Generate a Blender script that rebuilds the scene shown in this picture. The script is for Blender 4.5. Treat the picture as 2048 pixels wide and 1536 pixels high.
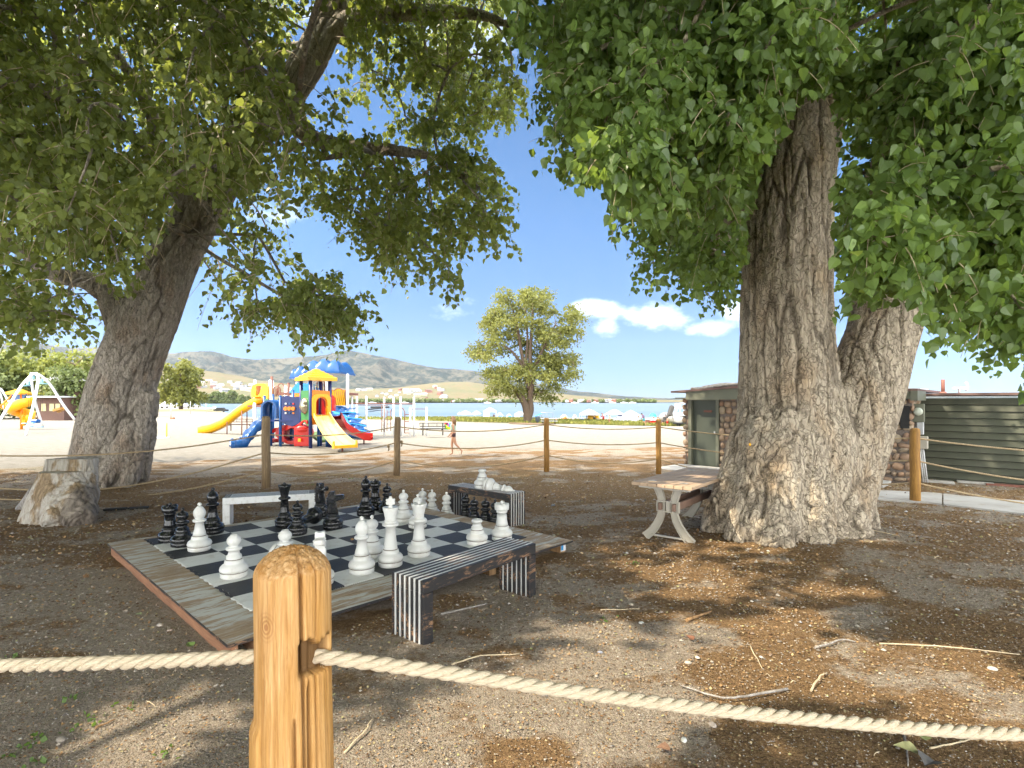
import bpy, bmesh, math, random
import numpy as np
from mathutils import Vector, Matrix
random.seed(7)
RNG = np.random.default_rng(11)
for o in list(bpy.data.objects): bpy.data.objects.remove(o)
SC = bpy.context.scene
COL = SC.collection
R = math.radians

# ------------------------------------------------------------ camera
CZ, F, CX, HY = 1.71, 1090.0, 1024.0, 803.0      # eye height, focal length in photo pixels, centre, horizon row
cam = bpy.data.objects.new('camera', bpy.data.cameras.new('camera'))
COL.objects.link(cam)
cam.location = (0, 0, CZ)
cam.rotation_euler = (R(90), 0, 0)
cam.data.sensor_width = 36
cam.data.lens = F / 2048 * 36
cam.data.shift_y = 35 / 2048
cam.data.clip_start = 0.05
cam.data.clip_end = 40000
SC.camera = cam

# ------------------------------------------------------------ sky and sun
SUN_EL, SUN_AZ = 47.0, -97.0        # azimuth clockwise from +Y (view direction)
w = bpy.data.worlds.new('World'); SC.world = w; w.use_nodes = True
nt = w.node_tree; nt.nodes.clear()
def WN(t, **kw):
    n = nt.nodes.new(t)
    for k, v in kw.items(): setattr(n, k, v)
    return n
def wl(a, b): nt.links.new(a, b)
def wm(op, a, b=None, c=None, clamp=False):
    n = WN('ShaderNodeMath', operation=op, use_clamp=clamp)
    for i, v in enumerate((a, b, c)):
        if v is None: continue
        if isinstance(v, (int, float)): n.inputs[i].default_value = v
        else: wl(v, n.inputs[i])
    return n.outputs[0]
sky = WN('ShaderNodeTexSky', sky_type='NISHITA', sun_disc=False)
sky.sun_elevation = R(SUN_EL); sky.sun_rotation = R(SUN_AZ)
sky.air_density = 1.0; sky.dust_density = 0.4; sky.ozone_density = 1.5; sky.altitude = 1800
hs = WN('ShaderNodeHueSaturation'); hs.inputs['Saturation'].default_value = 1.22; hs.inputs['Value'].default_value = .68
wl(sky.outputs[0], hs.inputs['Color'])
tc = WN('ShaderNodeTexCoord'); sp = WN('ShaderNodeSeparateXYZ'); wl(tc.outputs['Generated'], sp.inputs[0])
yy = wm('MAXIMUM', sp.outputs[1], 0.02)
cx_ = wm('DIVIDE', sp.outputs[0], yy); cz_ = wm('DIVIDE', sp.outputs[2], yy)
cb = WN('ShaderNodeCombineXYZ'); wl(cx_, cb.inputs[0]); wl(wm('MULTIPLY', cz_, 1.6), cb.inputs[1])
nz = WN('ShaderNodeTexNoise'); nz.inputs['Scale'].default_value = 11; nz.inputs['Detail'].default_value = 7
nz.inputs['Roughness'].default_value = .6; wl(cb.outputs[0], nz.inputs['Vector'])
nzl = WN('ShaderNodeTexNoise'); nzl.inputs['Scale'].default_value = 26; nzl.inputs['Detail'].default_value = 5; wl(cb.outputs[0], nzl.inputs['Vector'])
tot = None
for (px, py, rx, ry, s) in [(1205, 618, 62, 22, 1.0), (1300, 632, 70, 30, 1.0), (1215, 652, 28, 26, .8), (1425, 655, 62, 20, 1.0), (1470, 620, 40, 30, .8), (1370, 640, 60, 20, .6),
                            (960, 606, 50, 16, .35), (905, 622, 40, 14, .25), (370, 40, 90, 60, .8), (940, 80, 120, 55, .8), (560, 430, 60, 30, .6), (1560, 640, 70, 26, .6),
                            (300, 330, 90, 40, .5), (680, 20, 120, 30, .5)]:
    dx = wm('DIVIDE', wm('SUBTRACT', cx_, (px - CX) / F), rx / F)
    dz = wm('DIVIDE', wm('SUBTRACT', cz_, (HY - py) / F), ry / F)
    d2 = wm('ADD', wm('MULTIPLY', dx, dx), wm('MULTIPLY', dz, dz))
    g = wm('MULTIPLY', wm('SUBTRACT', 1.35, d2, clamp=False), s)
    g = wm('MAXIMUM', g, -1.0)
    tot = g if tot is None else wm('SMOOTH_MAX', tot, g, .3)
f1 = wm('ADD', tot, wm('MULTIPLY', wm('SUBTRACT', nz.outputs['Fac'], .5), 3.4))
f1 = wm('ADD', f1, wm('MULTIPLY', wm('SUBTRACT', nzl.outputs['Fac'], .5), 1.0))
mr = WN('ShaderNodeMapRange', interpolation_type='SMOOTHSTEP'); mr.inputs[1].default_value = 0.15; mr.inputs[2].default_value = 1.5; wl(f1, mr.inputs[0])
mixc = WN('ShaderNodeMix', data_type='RGBA')
wl(wm('MULTIPLY', mr.outputs[0], .68), mixc.inputs['Factor']); 
mixc.inputs['B'].default_value = (6.4, 6.7, 7.2, 1)
bg = WN('ShaderNodeBackground'); bg.inputs['Strength'].default_value = 0.15
ele = WN('ShaderNodeMapRange', interpolation_type='SMOOTHSTEP'); wl(sp.outputs[2], ele.inputs[0]); ele.inputs[1].default_value = 0.0; ele.inputs[2].default_value = .38
hor = WN('ShaderNodeMix', data_type='RGBA'); wl(ele.outputs[0], hor.inputs['Factor']); hor.inputs['A'].default_value = (.37, .46, .74, 1); hor.inputs['B'].default_value = (1, 1, 1, 1)
hm = WN('ShaderNodeMix', data_type='RGBA', blend_type='MULTIPLY'); hm.inputs['Factor'].default_value = 1; wl(hs.outputs[0], hm.inputs['A']); wl(hor.outputs['Result'], hm.inputs['B'])
# bright overhead veil, added out of frame as neutral fill for shaded areas
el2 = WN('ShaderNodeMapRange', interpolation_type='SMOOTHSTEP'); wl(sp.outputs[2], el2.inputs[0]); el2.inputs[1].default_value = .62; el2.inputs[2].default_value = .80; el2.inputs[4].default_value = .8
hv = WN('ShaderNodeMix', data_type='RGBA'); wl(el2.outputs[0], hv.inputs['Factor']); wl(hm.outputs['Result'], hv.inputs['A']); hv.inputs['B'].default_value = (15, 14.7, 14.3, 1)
# made-up cloud bank behind the viewer, unseen, added to brighten the shade
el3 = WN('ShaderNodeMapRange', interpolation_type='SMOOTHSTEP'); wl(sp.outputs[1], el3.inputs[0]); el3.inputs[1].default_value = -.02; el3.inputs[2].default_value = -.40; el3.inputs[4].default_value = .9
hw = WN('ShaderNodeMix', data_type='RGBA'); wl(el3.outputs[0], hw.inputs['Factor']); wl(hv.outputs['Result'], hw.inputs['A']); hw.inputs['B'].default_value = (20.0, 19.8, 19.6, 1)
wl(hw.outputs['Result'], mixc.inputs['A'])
gain = WN('ShaderNodeMix', data_type='RGBA', blend_type='MULTIPLY'); gain.inputs['Factor'].default_value = 1; gain.inputs['B'].default_value = (.98, 1.0, 1.0, 1)
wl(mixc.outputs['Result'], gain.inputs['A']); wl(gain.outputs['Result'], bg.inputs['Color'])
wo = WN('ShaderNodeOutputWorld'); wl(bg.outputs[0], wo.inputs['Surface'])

sd = bpy.data.lights.new('sun', 'SUN'); sun = bpy.data.objects.new('sun', sd); COL.objects.link(sun)
sd.energy = 4.2; sd.angle = R(0.53); sd.color = (1.0, .88, .69)
SUNV = Vector((math.sin(R(SUN_AZ)) * math.cos(R(SUN_EL)), math.cos(R(SUN_AZ)) * math.cos(R(SUN_EL)), math.sin(R(SUN_EL))))
sun.rotation_euler = SUNV.to_track_quat('Z', 'Y').to_euler()
SC.view_settings.view_transform = 'Standard'; SC.view_settings.look = 'None'
SC.view_settings.gamma = 1.0; SC.view_settings.exposure = 1.20
SC.cycles.max_bounces = 7; SC.cycles.diffuse_bounces = 5; SC.cycles.transmission_bounces = 4; SC.cycles.transparent_max_bounces = 6

# ------------------------------------------------------------ terrain height and picture geometry
def sstep(a, b, x):
    t = np.clip((np.asarray(x, float) - a) / (b - a), 0, 1)
    return t * t * (3 - 2 * t)
def _hash(x, y, z, s):
    h = (x.astype(np.int64) * 374761393 + y.astype(np.int64) * 668265263 + z.astype(np.int64) * 1274126177 + s * 974634777) & 0xffffffff
    h = ((h ^ (h >> 13)) * 1103515245 + 12345) & 0xffffffff
    h = ((h ^ (h >> 16)) * 2246822519) & 0xffffffff
    return ((h ^ (h >> 15)) & 0xffffff) / float(0xffffff)
def noise3(x, y, z, s=0):
    x, y, z = np.broadcast_arrays(np.asarray(x, float), np.asarray(y, float), np.asarray(z, float))
    xi, yi, zi = np.floor(x), np.floor(y), np.floor(z)
    fx, fy, fz = x - xi, y - yi, z - zi
    fx, fy, fz = [f * f * f * (f * (f * 6 - 15) + 10) for f in (fx, fy, fz)]
    r = 0
    for a in (0, 1):
        for b in (0, 1):
            for c in (0, 1):
                r = r + _hash(xi + a, yi + b, zi + c, s) * (fx if a else 1 - fx) * (fy if b else 1 - fy) * (fz if c else 1 - fz)
    return r * 2 - 1
def fbm(x, y, z=0., oct=4, s=0):
    r, a, t = 0, .5, 0
    for i in range(oct):
        r = r + a * noise3(np.asarray(x) * 2 ** i, np.asarray(y) * 2 ** i, np.asarray(z) * 2 ** i, s + i); t += a; a *= .5
    return r / t
TRC = (3.55, 6.95)      # right tree centre on the ground
def H(x, y):
    x = np.asarray(x, float); y = np.asarray(y, float)
    d = np.maximum(y, 0)
    a = np.interp(d, [0, 24, 70, 100, 130, 170, 400, 12000], [0, 0, -1.3, -1.6, -2.2, -3.2, -8, -40])
    b = np.interp(d, [0, 24, 80, 160, 500, 900, 12000], [0, 0, -.2, -.35, -1.7, -2.6, -40])
    wgt = sstep(-.46, -.6, x / np.maximum(d, 1))
    z = a * (1 - wgt) + b * wgt
    z = z + .17 * np.exp(-((x - TRC[0]) ** 2 + (y - TRC[1]) ** 2) / (2 * 1.25 ** 2))
    z = z + .10 * np.exp(-((x + 8.6) ** 2 + (y - 11.4) ** 2) / (2 * 1.6 ** 2))
    near = sstep(40, 8, d)
    z = z + near * (.025 * fbm(x * .6, y * .6, 0, 3, 5))
    return z
def hz(x, y): return float(H(x, y))
def at(px, py, Y): return Vector(((px - CX) / F * Y, Y, CZ - (py - HY) / F * Y))
def gp(px, py):
    """ground point seen at this photo pixel"""
    s = (py - HY) / F; k = (px - CX) / F
    Y = GPY; dz = CZ - s * Y - H(k * Y, Y); i = int(np.argmax(dz <= 0))
    if i == 0: i = len(Y) - 1
    t = min(1, max(0, dz[i - 1] / (dz[i - 1] - dz[i] + 1e-12))); y = float(Y[i - 1] + (Y[i] - Y[i - 1]) * t)
    return Vector((k * y, y, hz(k * y, y)))
GPY = .8 * 1.006 ** np.arange(1600)

# ------------------------------------------------------------ object helpers
WLOC = {}
def link(o): COL.objects.link(o); return o
def thing(name, label, cat, loc=(0, 0, 0), rotz=0, group=None, local=False):
    o = link(bpy.data.objects.new(name, None)); o.empty_display_size = .1
    o.location = loc; o.rotation_euler = (0, 0, rotz)
    o['label'] = label; o['category'] = cat
    if group: o['group'] = group
    WLOC[o] = Vector((0, 0, 0)) if local else Vector(loc); return o
def tag(o, label=None, cat=None, group=None, kind=None):
    if label: o['label'] = label
    if cat: o['category'] = cat
    if group: o['group'] = group
    if kind: o['kind'] = kind
    return o
def mesh_np(name, V, loops, counts, mats, parent=None, smooth=True, midx=None, attrs=None):
    V = np.ascontiguousarray(V, np.float32).reshape(-1, 3)
    me = bpy.data.meshes.new(name)
    if parent is not None:
        L = WLOC.get(parent)
        if L is not None: V = V - np.array(L, np.float32)
    loops = np.asarray(loops, np.int32).ravel(); counts = np.asarray(counts, np.int32)
    me.vertices.add(len(V)); me.vertices.foreach_set('co', V.ravel())
    me.loops.add(len(loops)); me.loops.foreach_set('vertex_index', loops)
    me.polygons.add(len(counts)); st = np.zeros(len(counts), np.int32); st[1:] = np.cumsum(counts)[:-1]
    me.polygons.foreach_set('loop_start', st)
    me.polygons.foreach_set('use_smooth', np.full(len(counts), bool(smooth)) if np.isscalar(smooth) or isinstance(smooth, bool) else smooth)
    if midx is not None: me.polygons.foreach_set('material_index', np.asarray(midx, np.int32))
    for m in (mats if isinstance(mats, (list, tuple)) else [mats]): me.materials.append(m)
    if attrs:
        for k, a in attrs.items():
            a = np.asarray(a, np.float32)
            if a.ndim == 1:
                at_ = me.attributes.new(k, 'FLOAT', 'POINT'); at_.data.foreach_set('value', a)
            else:
                at_ = me.attributes.new(k, 'FLOAT_COLOR', 'POINT')
                if a.shape[1] == 3: a = np.hstack([a, np.ones((len(a), 1), np.float32)])
                at_.data.foreach_set('color', np.ascontiguousarray(a).ravel())
    me.update(); me.validate()
    o = link(bpy.data.objects.new(name, me))
    if parent is not None: o.parent = parent; WLOC[o] = WLOC.get(parent, Vector((0, 0, 0)))
    return o
def kids(o): return [c for c in bpy.data.objects if c.parent == o]
def copy_tree(o, loc=None, rot=None, label=None, group=None):
    ch = {}
    for c in bpy.data.objects:
        if c.parent: ch.setdefault(c.parent, []).append(c)
    def rec(a, par):
        b = a.copy(); link(b); b.parent = par
        for c in ch.get(a, []): rec(c, b)
        return b
    r = rec(o, None)
    if loc is not None: r.location = loc
    if rot is not None: r.rotation_euler = rot if isinstance(rot, (tuple, list)) else (0, 0, rot)
    if label: r['label'] = label
    if group: r['group'] = group
    return r

class MB:
    """collects simple shapes and links them as one mesh object"""
    def __init__(s): s.v = []; s.f = []; s.m = []; s.sm = []
    def add(s, vs, fs, mi=0, sm=False):
        n = len(s.v); s.v += [tuple(v) for v in vs]
        for f in fs: s.f.append([i + n for i in f]); s.m.append(mi); s.sm.append(sm)
        return s
    def box(s, c, size, mi=0, M=None, bev=0):
        x, y, z = [a / 2 for a in size]; c = Vector(c)
        if bev:
            b = min(bev, x * .45, y * .45, z * .45)
            vs = []; idx = {}
            for sx in (-1, 1):
                for sy in (-1, 1):
                    for sz in (-1, 1):
                        for ax in range(3):
                            p = [sx * x, sy * y, sz * z]
                            q = [sx * (x - b), sy * (y - b), sz * (z - b)]; q[ax] = p[ax]
                            idx[(sx, sy, sz, ax)] = len(vs); vs.append(Vector(q))
            fs = []
            for ax in range(3):
                o1, o2 = (ax + 1) % 3, (ax + 2) % 3
                for sg in (-1, 1):
                    cs = []
                    for a, b2 in ((-1, -1), (1, -1), (1, 1), (-1, 1)):
                        k = [0, 0, 0]; k[ax] = sg; k[o1] = a; k[o2] = b2; cs.append(idx[tuple(k) + (ax,)])
                    fs.append(cs if sg > 0 else cs[::-1])
                for a in (-1, 1):
                    for b2 in (-1, 1):
                        k0 = [0, 0, 0]; k0[ax] = -1; k0[o1] = a; k0[o2] = b2; k1 = k0[:]; k1[ax] = 1
                        q = [idx[tuple(k0) + (o1,)], idx[tuple(k1) + (o1,)], idx[tuple(k1) + (o2,)], idx[tuple(k0) + (o2,)]]
                        fs.append(q if a * b2 < 0 else q[::-1])
            for sx in (-1, 1):
                for sy in (-1, 1):
                    for sz in (-1, 1):
                        q = [idx[(sx, sy, sz, 0)], idx[(sx, sy, sz, 1)], idx[(sx, sy, sz, 2)]]
                        fs.append(q if sx * sy * sz > 0 else q[::-1])
        else:
            vs = [Vector((sx * x, sy * y, sz * z)) for sx in (-1, 1) for sy in (-1, 1) for sz in (-1, 1)]
            fs = [(0, 1, 3, 2), (4, 6, 7, 5), (0, 4, 5, 1), (2, 3, 7, 6), (0, 2, 6, 4), (1, 5, 7, 3)]
        if M is not None: vs = [M @ v for v in vs]
        return s.add([c + v for v in vs], fs, mi)
    def beam(s, a, b, wd, ht, mi=0, up=(0, 0, 1), bev=0):
        a = Vector(a); b = Vector(b); d = b - a; L = d.length; d = d / L
        u = Vector(up); sx = d.cross(u)
        if sx.length < 1e-4: sx = d.cross(Vector((1, 0, 0)))
        sx.normalize(); u = sx.cross(d)
        M = Matrix((d, sx, u)).transposed()
        return s.box((a + b) / 2, (L, wd, ht), mi, M, bev)
    def tube(s, pts, rad, n=10, mi=0, cap=True, sm=True, squash=None):
        pts = [Vector(p) for p in pts]; K = len(pts)
        if not hasattr(rad, '__len__'): rad = [rad] * K
        T = [(pts[min(i + 1, K - 1)] - pts[max(i - 1, 0)]).normalized() for i in range(K)]
        up = Vector((0, 0, 1)) if abs(T[0].z) < .9 else Vector((1, 0, 0))
        n1 = T[0].cross(up).normalized(); vs = []
        for i in range(K):
            n1 = (n1 - T[i] * n1.dot(T[i])).normalized(); n2 = T[i].cross(n1)
            for j in range(n):
                a = 2 * math.pi * j / n
                ca, sa = math.cos(a), math.sin(a)
                if squash: sa *= squash
                vs.append(pts[i] + (n1 * ca + n2 * sa) * rad[i])
        fs = []
        for i in range(K - 1):
            for j in range(n):
                fs.append((i * n + j, i * n + (j + 1) % n, (i + 1) * n + (j + 1) % n, (i + 1) * n + j))
        s.add(vs, fs, mi, sm)
        if cap:
            s.add(vs[:n], [list(range(n))[::-1]], mi); s.add(vs[-n:], [list(range(n))], mi)
        return s
    def lathe(s, prof, n=32, mi=0, c=(0, 0, 0), M=None, sm=True, wob=None):
        """prof: list of (r, z); None splits smoothing"""
        segs = [[]]
        for p in prof:
            if p is None: segs.append([segs[-1][-1]])
            else: segs[-1].append(p)
        c = Vector(c)
        for sg in segs:
            vs = []; fs = []
            for (r, z) in sg:
                for j in range(n):
                    a = 2 * math.pi * j / n
                    v = Vector((r * math.cos(a), r * math.sin(a), z))
                    if M is not None: v = M @ v
                    vs.append(c + v)
            for i in range(len(sg) - 1):
                for j in range(n):
                    fs.append((i * n + j, i * n + (j + 1) % n, (i + 1) * n + (j + 1) % n, (i + 1) * n + j))
            s.add(vs, fs, mi, sm)
        return s
    def prism(s, poly, t, mi=0, M=None, c=(0, 0, 0), bev=0):
        """poly in local xz, thickness t along y"""
        n = len(poly); c = Vector(c); vs = []; fs = []
        if bev:
            cx = sum(p[0] for p in poly) / n; cz = sum(p[1] for p in poly) / n
            def ins(p, k):
                dx, dz = p[0] - cx, p[1] - cz; L = math.hypot(dx, dz) or 1
                return (p[0] - dx / L * k, p[1] - dz / L * k)
            rings = [([ins(p, bev) for p in poly], -t / 2), (poly, -t / 2 + bev), (poly, t / 2 - bev), ([ins(p, bev) for p in poly], t / 2)]
        else: rings = [(poly, -t / 2), (poly, t / 2)]
        for pl, y in rings:
            for p in pl: vs.append(Vector((p[0], y, p[1])))
        if M is not None: vs = [M @ v for v in vs]
        vs = [c + v for v in vs]
        K = len(rings)
        fs.append(list(range(n))); fs.append([(K - 1) * n + i for i in range(n)][::-1])
        for k in range(K - 1):
            for i in range(n):
                j = (i + 1) % n; fs.append((k * n + j, k * n + i, (k + 1) * n + i, (k + 1) * n + j))
        return s.add(vs, fs, mi)
    def ball(s, c, r, n=14, m=8, mi=0, sc=(1, 1, 1), M=None):
        c = Vector(c); vs = []; fs = []
        for i in range(m + 1):
            t = math.pi * i / m
            for j in range(n):
                a = 2 * math.pi * j / n
                v = Vector((r * sc[0] * math.sin(t) * math.cos(a), r * sc[1] * math.sin(t) * math.sin(a), -r * sc[2] * math.cos(t)))
                if M is not None: v = M @ v
                vs.append(c + v)
        for i in range(m):
            for j in range(n):
                fs.append((i * n + j, i * n + (j + 1) % n, (i + 1) * n + (j + 1) % n, (i + 1) * n + j))
        return s.add(vs, fs, mi, True)
    def grid(s, pts, mi=0, sm=True, closed=False):
        r, c = len(pts), len(pts[0]); fs = []
        for i in range(r - 1):
            for j in range(c - 1 if not closed else c):
                fs.append((i * c + j, i * c + (j + 1) % c, (i + 1) * c + (j + 1) % c, (i + 1) * c + j))
        return s.add([p for row in pts for p in row], fs, mi, sm)
    def build(s, name, mats, parent=None, weld=True, solid=0):
        me = bpy.data.meshes.new(name)
        off = WLOC.get(parent, Vector((0, 0, 0))) if parent is not None else Vector((0, 0, 0))
        me.from_pydata([Vector(v) - off for v in s.v], [], s.f)
        me.polygons.foreach_set('material_index', s.m); me.polygons.foreach_set('use_smooth', s.sm)
        for m in (mats if isinstance(mats, (list, tuple)) else [mats]): me.materials.append(m)
        bm = bmesh.new(); bm.from_mesh(me)
        if weld: bmesh.ops.remove_doubles(bm, verts=bm.verts, dist=1e-5)
        bmesh.ops.recalc_face_normals(bm, faces=bm.faces)
        bm.to_mesh(me); bm.free(); me.update()
        o = link(bpy.data.objects.new(name, me))
        if parent is not None: o.parent = parent; WLOC[o] = off
        if solid:
            md = o.modifiers.new('s', 'SOLIDIFY'); md.thickness = solid
        return o
def bez(p0, p1, p2, n=8):
    p0, p1, p2 = Vector(p0), Vector(p1), Vector(p2)
    return [p0 * (1 - t) ** 2 + p1 * 2 * t * (1 - t) + p2 * t * t for t in [i / n for i in range(n + 1)]]
def crom(P, n=8):
    P = [Vector(p) for p in P]; Q = [P[0] * 2 - P[1]] + P + [P[-1] * 2 - P[-2]]; out = []
    for i in range(1, len(Q) - 2):
        for k in range(n):
            t = k / n; a, b, c, d = Q[i - 1], Q[i], Q[i + 1], Q[i + 2]
            out.append(.5 * ((2 * b) + (c - a) * t + (2 * a - 5 * b + 4 * c - d) * t * t + (3 * b - a - 3 * c + d) * t ** 3))
    out.append(P[-1]); return out

# ------------------------------------------------------------ materials
class NG:
    def __init__(s, name):
        s.m = bpy.data.materials.new(name); s.m.use_nodes = True; s.t = s.m.node_tree
        s.b = s.t.nodes['Principled BSDF']; s.out = s.t.nodes['Material Output']; s.tc = None
    def n(s, t, **kw):
        x = s.t.nodes.new(t)
        for k, v in kw.items(): setattr(x, k, v)
        return x
    def l(s, a, b): s.t.links.new(a, b)
    def set(s, inp, v):
        if isinstance(v, (int, float)): inp.default_value = v
        elif isinstance(v, (tuple, list)): inp.default_value = tuple(v) + (1,) if len(v) == 3 and inp.type == 'RGBA' else v
        else: s.l(v, inp)
    def co(s, scale=(1, 1, 1), rot=(0, 0, 0), src='Object', warp=0, wscale=2):
        if s.tc is None: s.tc = s.n('ShaderNodeTexCoord')
        mp = s.n('ShaderNodeMapping'); mp.inputs['Scale'].default_value = scale; mp.inputs['Rotation'].default_value = rot
        v = s.tc.outputs[src]
        if warp:
            nn = s.n('ShaderNodeTexNoise'); nn.inputs['Scale'].default_value = wscale; nn.inputs['Detail'].default_value = 3; s.l(v, nn.inputs['Vector'])
            sb = s.n('ShaderNodeVectorMath', operation='SUBTRACT'); s.l(nn.outputs['Color'], sb.inputs[0]); sb.inputs[1].default_value = (.5, .5, .5)
            sc = s.n('ShaderNodeVectorMath', operation='SCALE'); s.l(sb.outputs[0], sc.inputs[0]); sc.inputs['Scale'].default_value = warp
            ad = s.n('ShaderNodeVectorMath', operation='ADD'); s.l(v, ad.inputs[0]); s.l(sc.outputs[0], ad.inputs[1]); v = ad.outputs[0]
        s.l(v, mp.inputs['Vector']); return mp.outputs[0]
    def noise(s, co, scale=5, detail=4, rough=.5, dist=0):
        x = s.n('ShaderNodeTexNoise'); s.l(co, x.inputs['Vector'])
        x.inputs['Scale'].default_value = scale; x.inputs['Detail'].default_value = detail; x.inputs['Roughness'].default_value = rough; x.inputs['Distortion'].default_value = dist
        return x.outputs['Fac']
    def vor(s, co, scale=5, feature='F1', out='Distance', rnd=1):
        x = s.n('ShaderNodeTexVoronoi', feature=feature); s.l(co, x.inputs['Vector']); x.inputs['Scale'].default_value = scale; x.inputs['Randomness'].default_value = rnd
        return x.outputs[out]
    def wave(s, co, scale=5, dist=0, detail=2, dscale=1, typ='BANDS', dirn='X'):
        x = s.n('ShaderNodeTexWave', wave_type=typ); s.l(co, x.inputs['Vector'])
        if typ == 'BANDS': x.bands_direction = dirn
        else: x.rings_direction = dirn
        x.inputs['Scale'].default_value = scale; x.inputs['Distortion'].default_value = dist; x.inputs['Detail'].default_value = detail; x.inputs['Detail Scale'].default_value = dscale
        return x.outputs['Fac']
    def ramp(s, f, stops, interp='LINEAR'):
        x = s.n('ShaderNodeValToRGB'); s.l(f, x.inputs[0]); e = x.color_ramp; e.interpolation = interp
        while len(e.elements) < len(stops): e.elements.new(.5)
        for el, (p, c) in zip(e.elements, stops):
            el.position = p; el.color = tuple(c) + (1,) if hasattr(c, '__len__') else (c, c, c, 1)
        return x.outputs[0]
    def mix(s, f, a, b, mode='MIX'):
        x = s.n('ShaderNodeMix', data_type='RGBA', blend_type=mode); s.set(x.inputs['Factor'], f); s.set(x.inputs['A'], a); s.set(x.inputs['B'], b)
        return x.outputs['Result']
    def math(s, op, a, b=0, clamp=False):
        x = s.n('ShaderNodeMath', operation=op, use_clamp=clamp); s.set(x.inputs[0], a); s.set(x.inputs[1], b); return x.outputs[0]
    def rng(s, f, a, b, c=0, d=1):
        x = s.n('ShaderNodeMapRange'); s.set(x.inputs[0], f)
        for i, v in enumerate((a, b, c, d)): x.inputs[i + 1].default_value = v
        return x.outputs[0]
    def attr(s, name, out='Fac'):
        x = s.n('ShaderNodeAttribute'); x.attribute_name = name; return x.outputs[out]
    def bump(s, h, strength=.5, dist=.01, prev=None):
        x = s.n('ShaderNodeBump'); s.l(h, x.inputs['Height']); x.inputs['Strength'].default_value = strength; x.inputs['Distance'].default_value = dist
        if prev is not None: s.l(prev, x.inputs['Normal'])
        s.l(x.outputs[0], s.b.inputs['Normal']); return x.outputs[0]
    def fin(s, col=None, rough=None, **kw):
        if col is not None: s.set(s.b.inputs['Base Color'], col)
        if rough is not None: s.set(s.b.inputs['Roughness'], rough)
        for k, v in kw.items(): s.set(s.b.inputs[k.replace('_', ' ')], v)
        return s.m
def simple(name, c, rough=.5, var=.12, scale=6, bump=0, bscale=80, spec=None, metal=0, dirt=None, dscale=3, stretch=(1, 1, 1)):
    g = NG(name); co = g.co(stretch)
    f = g.noise(co, scale, 5)
    lo = tuple(max(0, a * (1 - var)) for a in c); hi = tuple(min(1, a * (1 + var)) for a in c)
    col = g.ramp(f, [(.3, lo), (.7, hi)])
    if dirt:
        d = g.rng(g.noise(g.co(), dscale, 6, .65), .5, .72)
        col = g.mix(d, col, dirt)
    if bump: g.bump(g.noise(g.co(stretch), bscale, 3), .4, bump)
    g.fin(col, rough, Metallic=metal)
    if spec is not None: g.b.inputs['Specular IOR Level'].default_value = spec
    return g.m
def leafmat(name, lo, hi, gloss=.35, trans=.45, tint=(.35, .55, .05)):
    g = NG(name); r = g.attr('rnd')
    col = g.ramp(r, [(0, lo), (.75, hi), (.93, tuple(min(1, a * 1.9) for a in hi)), (1, (hi[0] * 2.6, hi[1] * 1.9, hi[2]))])
    g.fin(col, gloss)
    g.b.inputs['Specular IOR Level'].default_value = .45
    tr = g.n('ShaderNodeBsdfTranslucent'); tcol = g.mix(.72, col, tint, 'MIX'); g.l(tcol, tr.inputs['Color'])
    mx = g.n('ShaderNodeMixShader'); mx.inputs[0].default_value = trans
    g.l(g.b.outputs[0], mx.inputs[1]); g.l(tr.outputs[0], mx.inputs[2]); g.l(mx.outputs[0], g.out.inputs[0])
    return g.m
def barkmat(name, light, dark, rust, tilt=0.0, sc=1.0, spec=.25):
    g = NG(name)
    co = g.co((8 * sc, 8 * sc, .9 * sc), (0, tilt, 0), warp=.08, wscale=3)
    cof = g.co((30 * sc, 30 * sc, 6 * sc), (0, tilt, 0), warp=.03, wscale=8)
    rid = g.noise(co, 1.6, 6, .62, .6)
    fine = g.noise(cof, 1, 6, .7)
    cr = g.vor(g.co((17 * sc, 17 * sc, 3.4 * sc), (0, tilt, 0), warp=.22, wscale=9), 1, 'DISTANCE_TO_EDGE')
    crm = g.rng(cr, 0, .09)
    cav = g.attr('cav')
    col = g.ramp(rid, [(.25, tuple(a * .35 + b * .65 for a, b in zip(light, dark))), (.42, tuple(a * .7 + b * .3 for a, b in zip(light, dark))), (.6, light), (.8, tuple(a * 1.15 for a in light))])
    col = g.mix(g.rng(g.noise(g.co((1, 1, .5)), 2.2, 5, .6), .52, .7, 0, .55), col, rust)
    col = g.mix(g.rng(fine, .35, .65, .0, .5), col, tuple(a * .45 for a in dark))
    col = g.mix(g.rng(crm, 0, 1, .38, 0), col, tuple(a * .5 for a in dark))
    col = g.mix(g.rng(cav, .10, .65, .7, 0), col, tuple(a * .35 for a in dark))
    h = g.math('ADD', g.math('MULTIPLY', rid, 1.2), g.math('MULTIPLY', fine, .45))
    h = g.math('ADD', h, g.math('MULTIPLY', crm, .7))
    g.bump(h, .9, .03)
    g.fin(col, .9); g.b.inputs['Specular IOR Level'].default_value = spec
    return g.m
MT = {}
MT['barkR'] = barkmat('bark_pale', (.60, .51, .39), (.31, .25, .18), (.42, .26, .12))
MT['barkL'] = barkmat('bark_grey', (.52, .46, .39), (.25, .21, .17), (.32, .18, .09), tilt=-R(26))
MT['barkF'] = barkmat('bark_far', (.30, .22, .15), (.16, .11, .08), (.30, .18, .1), sc=.4)
MT['leafR'] = leafmat('leaf_green', (.075, .125, .042), (.15, .225, .06), .38, .40, (.40, .55, .07))
MT['leafL'] = leafmat('leaf_green_dull', (.10, .135, .05), (.19, .235, .072), .44, .46, (.46, .52, .08))
MT['leafF'] = leafmat('leaf_far', (.095, .115, .03), (.175, .18, .045), .5, .35, (.42, .42, .08))
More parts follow.
